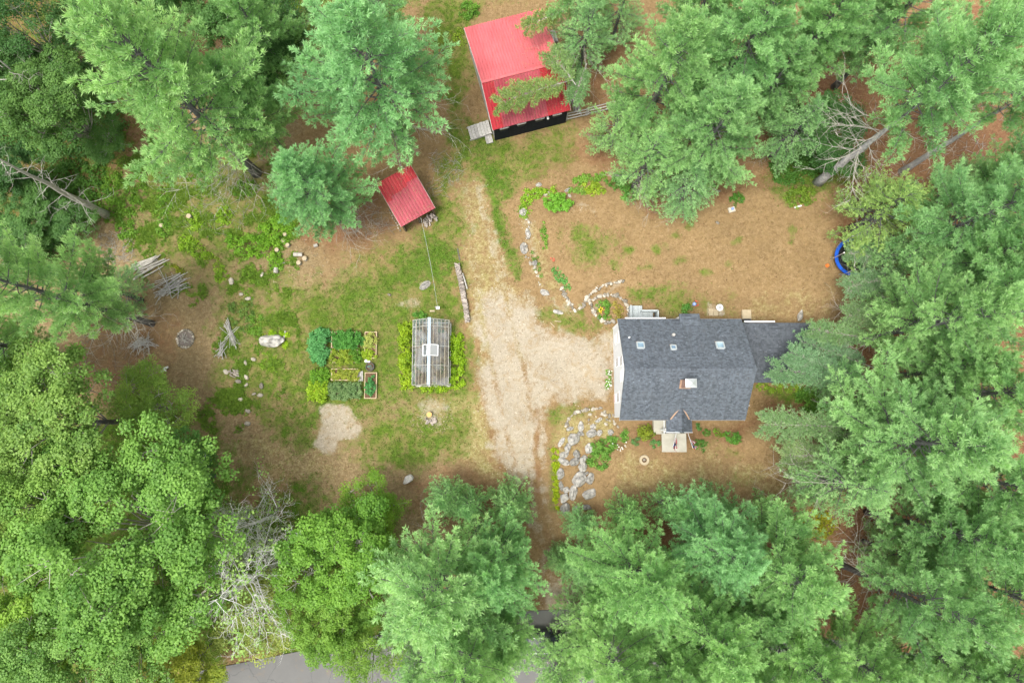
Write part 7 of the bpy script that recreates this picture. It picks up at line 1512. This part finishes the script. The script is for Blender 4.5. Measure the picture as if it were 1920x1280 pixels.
# a long bough of the barn pine lying over the roof
def bough(px0, py0, px1, py1, z, wdt, color, label, seed):
    rng = np.random.default_rng(seed); a = np.array(at(px0, py0, z)); b = np.array(at(px1, py1, z)); L = np.linalg.norm(b - a); d = (b - a) / L; sd = np.array([-d[1], d[0], 0]); sg, sr, TP, TD, TT = [], [], [], [], []
    n = int(L * 9)
    for i in range(n):
        s = i / n; q = a + d * L * s + np.array([0, 0, .25 * math.sin(s * 3)]); sg.append((q, a + d * L * min(1, s + 1 / n) + np.array([0, 0, .25 * math.sin((s + 1 / n) * 3)]))); sr.append((.04 * (1 - s) + .008,) * 2)
        if s < .12: continue
        for _ in range(3):
            ln = wdt * (1.1 - abs(s - .6)) * rng.uniform(.5, 1.1); dv = d * .7 + sd * rng.choice((-1, 1)) * rng.uniform(.4, 1.1) + np.array([0, 0, rng.uniform(-.15, .2)]); dv /= np.linalg.norm(dv); k = max(2, int(ln / .2)); tt = (np.arange(k) + .6) / k
            TP.append(q + dv * (ln * tt)[:, None] + rng.normal(size=(k, 3)) * .06); TD.append(np.repeat(dv[None], k, 0)); TT.append(np.full(k, .45) + rng.normal() * .15); sg.append((q, q + dv * ln)); sr.append((.014, .005))
    P = np.concatenate(TP); D = np.concatenate(TD); V, F, t = blades(P, D, np.full(len(P), .27), 10, rng, 1.1, .05, np.concatenate(TT), .2); return sticks(np.array(sg), np.array(sr), 'bough', 'dead_wood', 4), fast_mesh('needle_spray', V, F, 'needles', t)
BARNP = 'feathery pine leaning over the right end'
WINGP = 'broad pale pine reaching'; LAWNP = 'feathery pine overhanging the front lawn'; TRAMP = 'feathery pine below the trampoline'
for hl, px0, py0, px1, py1, z, wd, c in tuple((BARNP,) + q for q in ((1075, 150, 935, 195, 5.6, 1.5, (0.125, 0.20, 0.065)), (1080, 160, 1030, 100, 6.0, 1.2, (0.115, 0.20, 0.075)), (1060, 20, 985, 55, 6.2, 1.1, (0.13, 0.20, 0.065)), (1100, 120, 1075, 190, 5.0, 1.1, (0.10, 0.20, 0.085)))) + ((WINGP, 1640, 715, 1452, 692, 5.0, 1.5, (0.19, 0.36, 0.17)), (WINGP, 1640, 730, 1480, 660, 5.4, 1.2, (0.19, 0.36, 0.18)), (WINGP, 1660, 640, 1520, 618, 5.0, 1.1, (0.20, 0.36, 0.15)), (WINGP, 1640, 690, 1500, 640, 4.6, 1.3, (0.18, 0.34, 0.17)),
  (LAWNP, 1600, 800, 1432, 795, 5.0, 1.6, (0.22, 0.38, 0.16)), (LAWNP, 1610, 850, 1470, 855, 5.0, 1.5, (0.23, 0.36, 0.15)), (LAWNP, 1620, 900, 1490, 905, 4.5, 1.5, (0.22, 0.35, 0.15)), (TRAMP, 1715, 510, 1585, 540, 4.5, 1.3, (0.20, 0.36, 0.17)), (TRAMP, 1715, 590, 1585, 592, 4.5, 1.4, (0.22, 0.37, 0.16)), (TRAMP, 1680, 490, 1590, 475, 3.6, .9, (0.20, 0.36, 0.17))):
    host = [o for o in COL.objects if o.parent is None and hl in o.get('label', '')][0]
    s_, n_ = bough(px0, py0, px1, py1, z, wd, c, '', px1)
    M = host.matrix_basis.inverted() if False else (Matrix.LocRotScale(host.location, host.rotation_euler, host.scale)).inverted()
    c = (c[0] * 1.25, c[1] * 1.15, c[2] * 1.3) if hl != BARNP else (c[0] * 2.1, c[1] * 1.9, c[2] * 1.9); o1 = place(s_, 'bough', (0, 0, 0), parent=host); o1.matrix_local = M; o2 = place(n_, 'needle_spray', (0, 0, 0), parent=o1); o2.color = (*c, 1); stuffpart(o2)
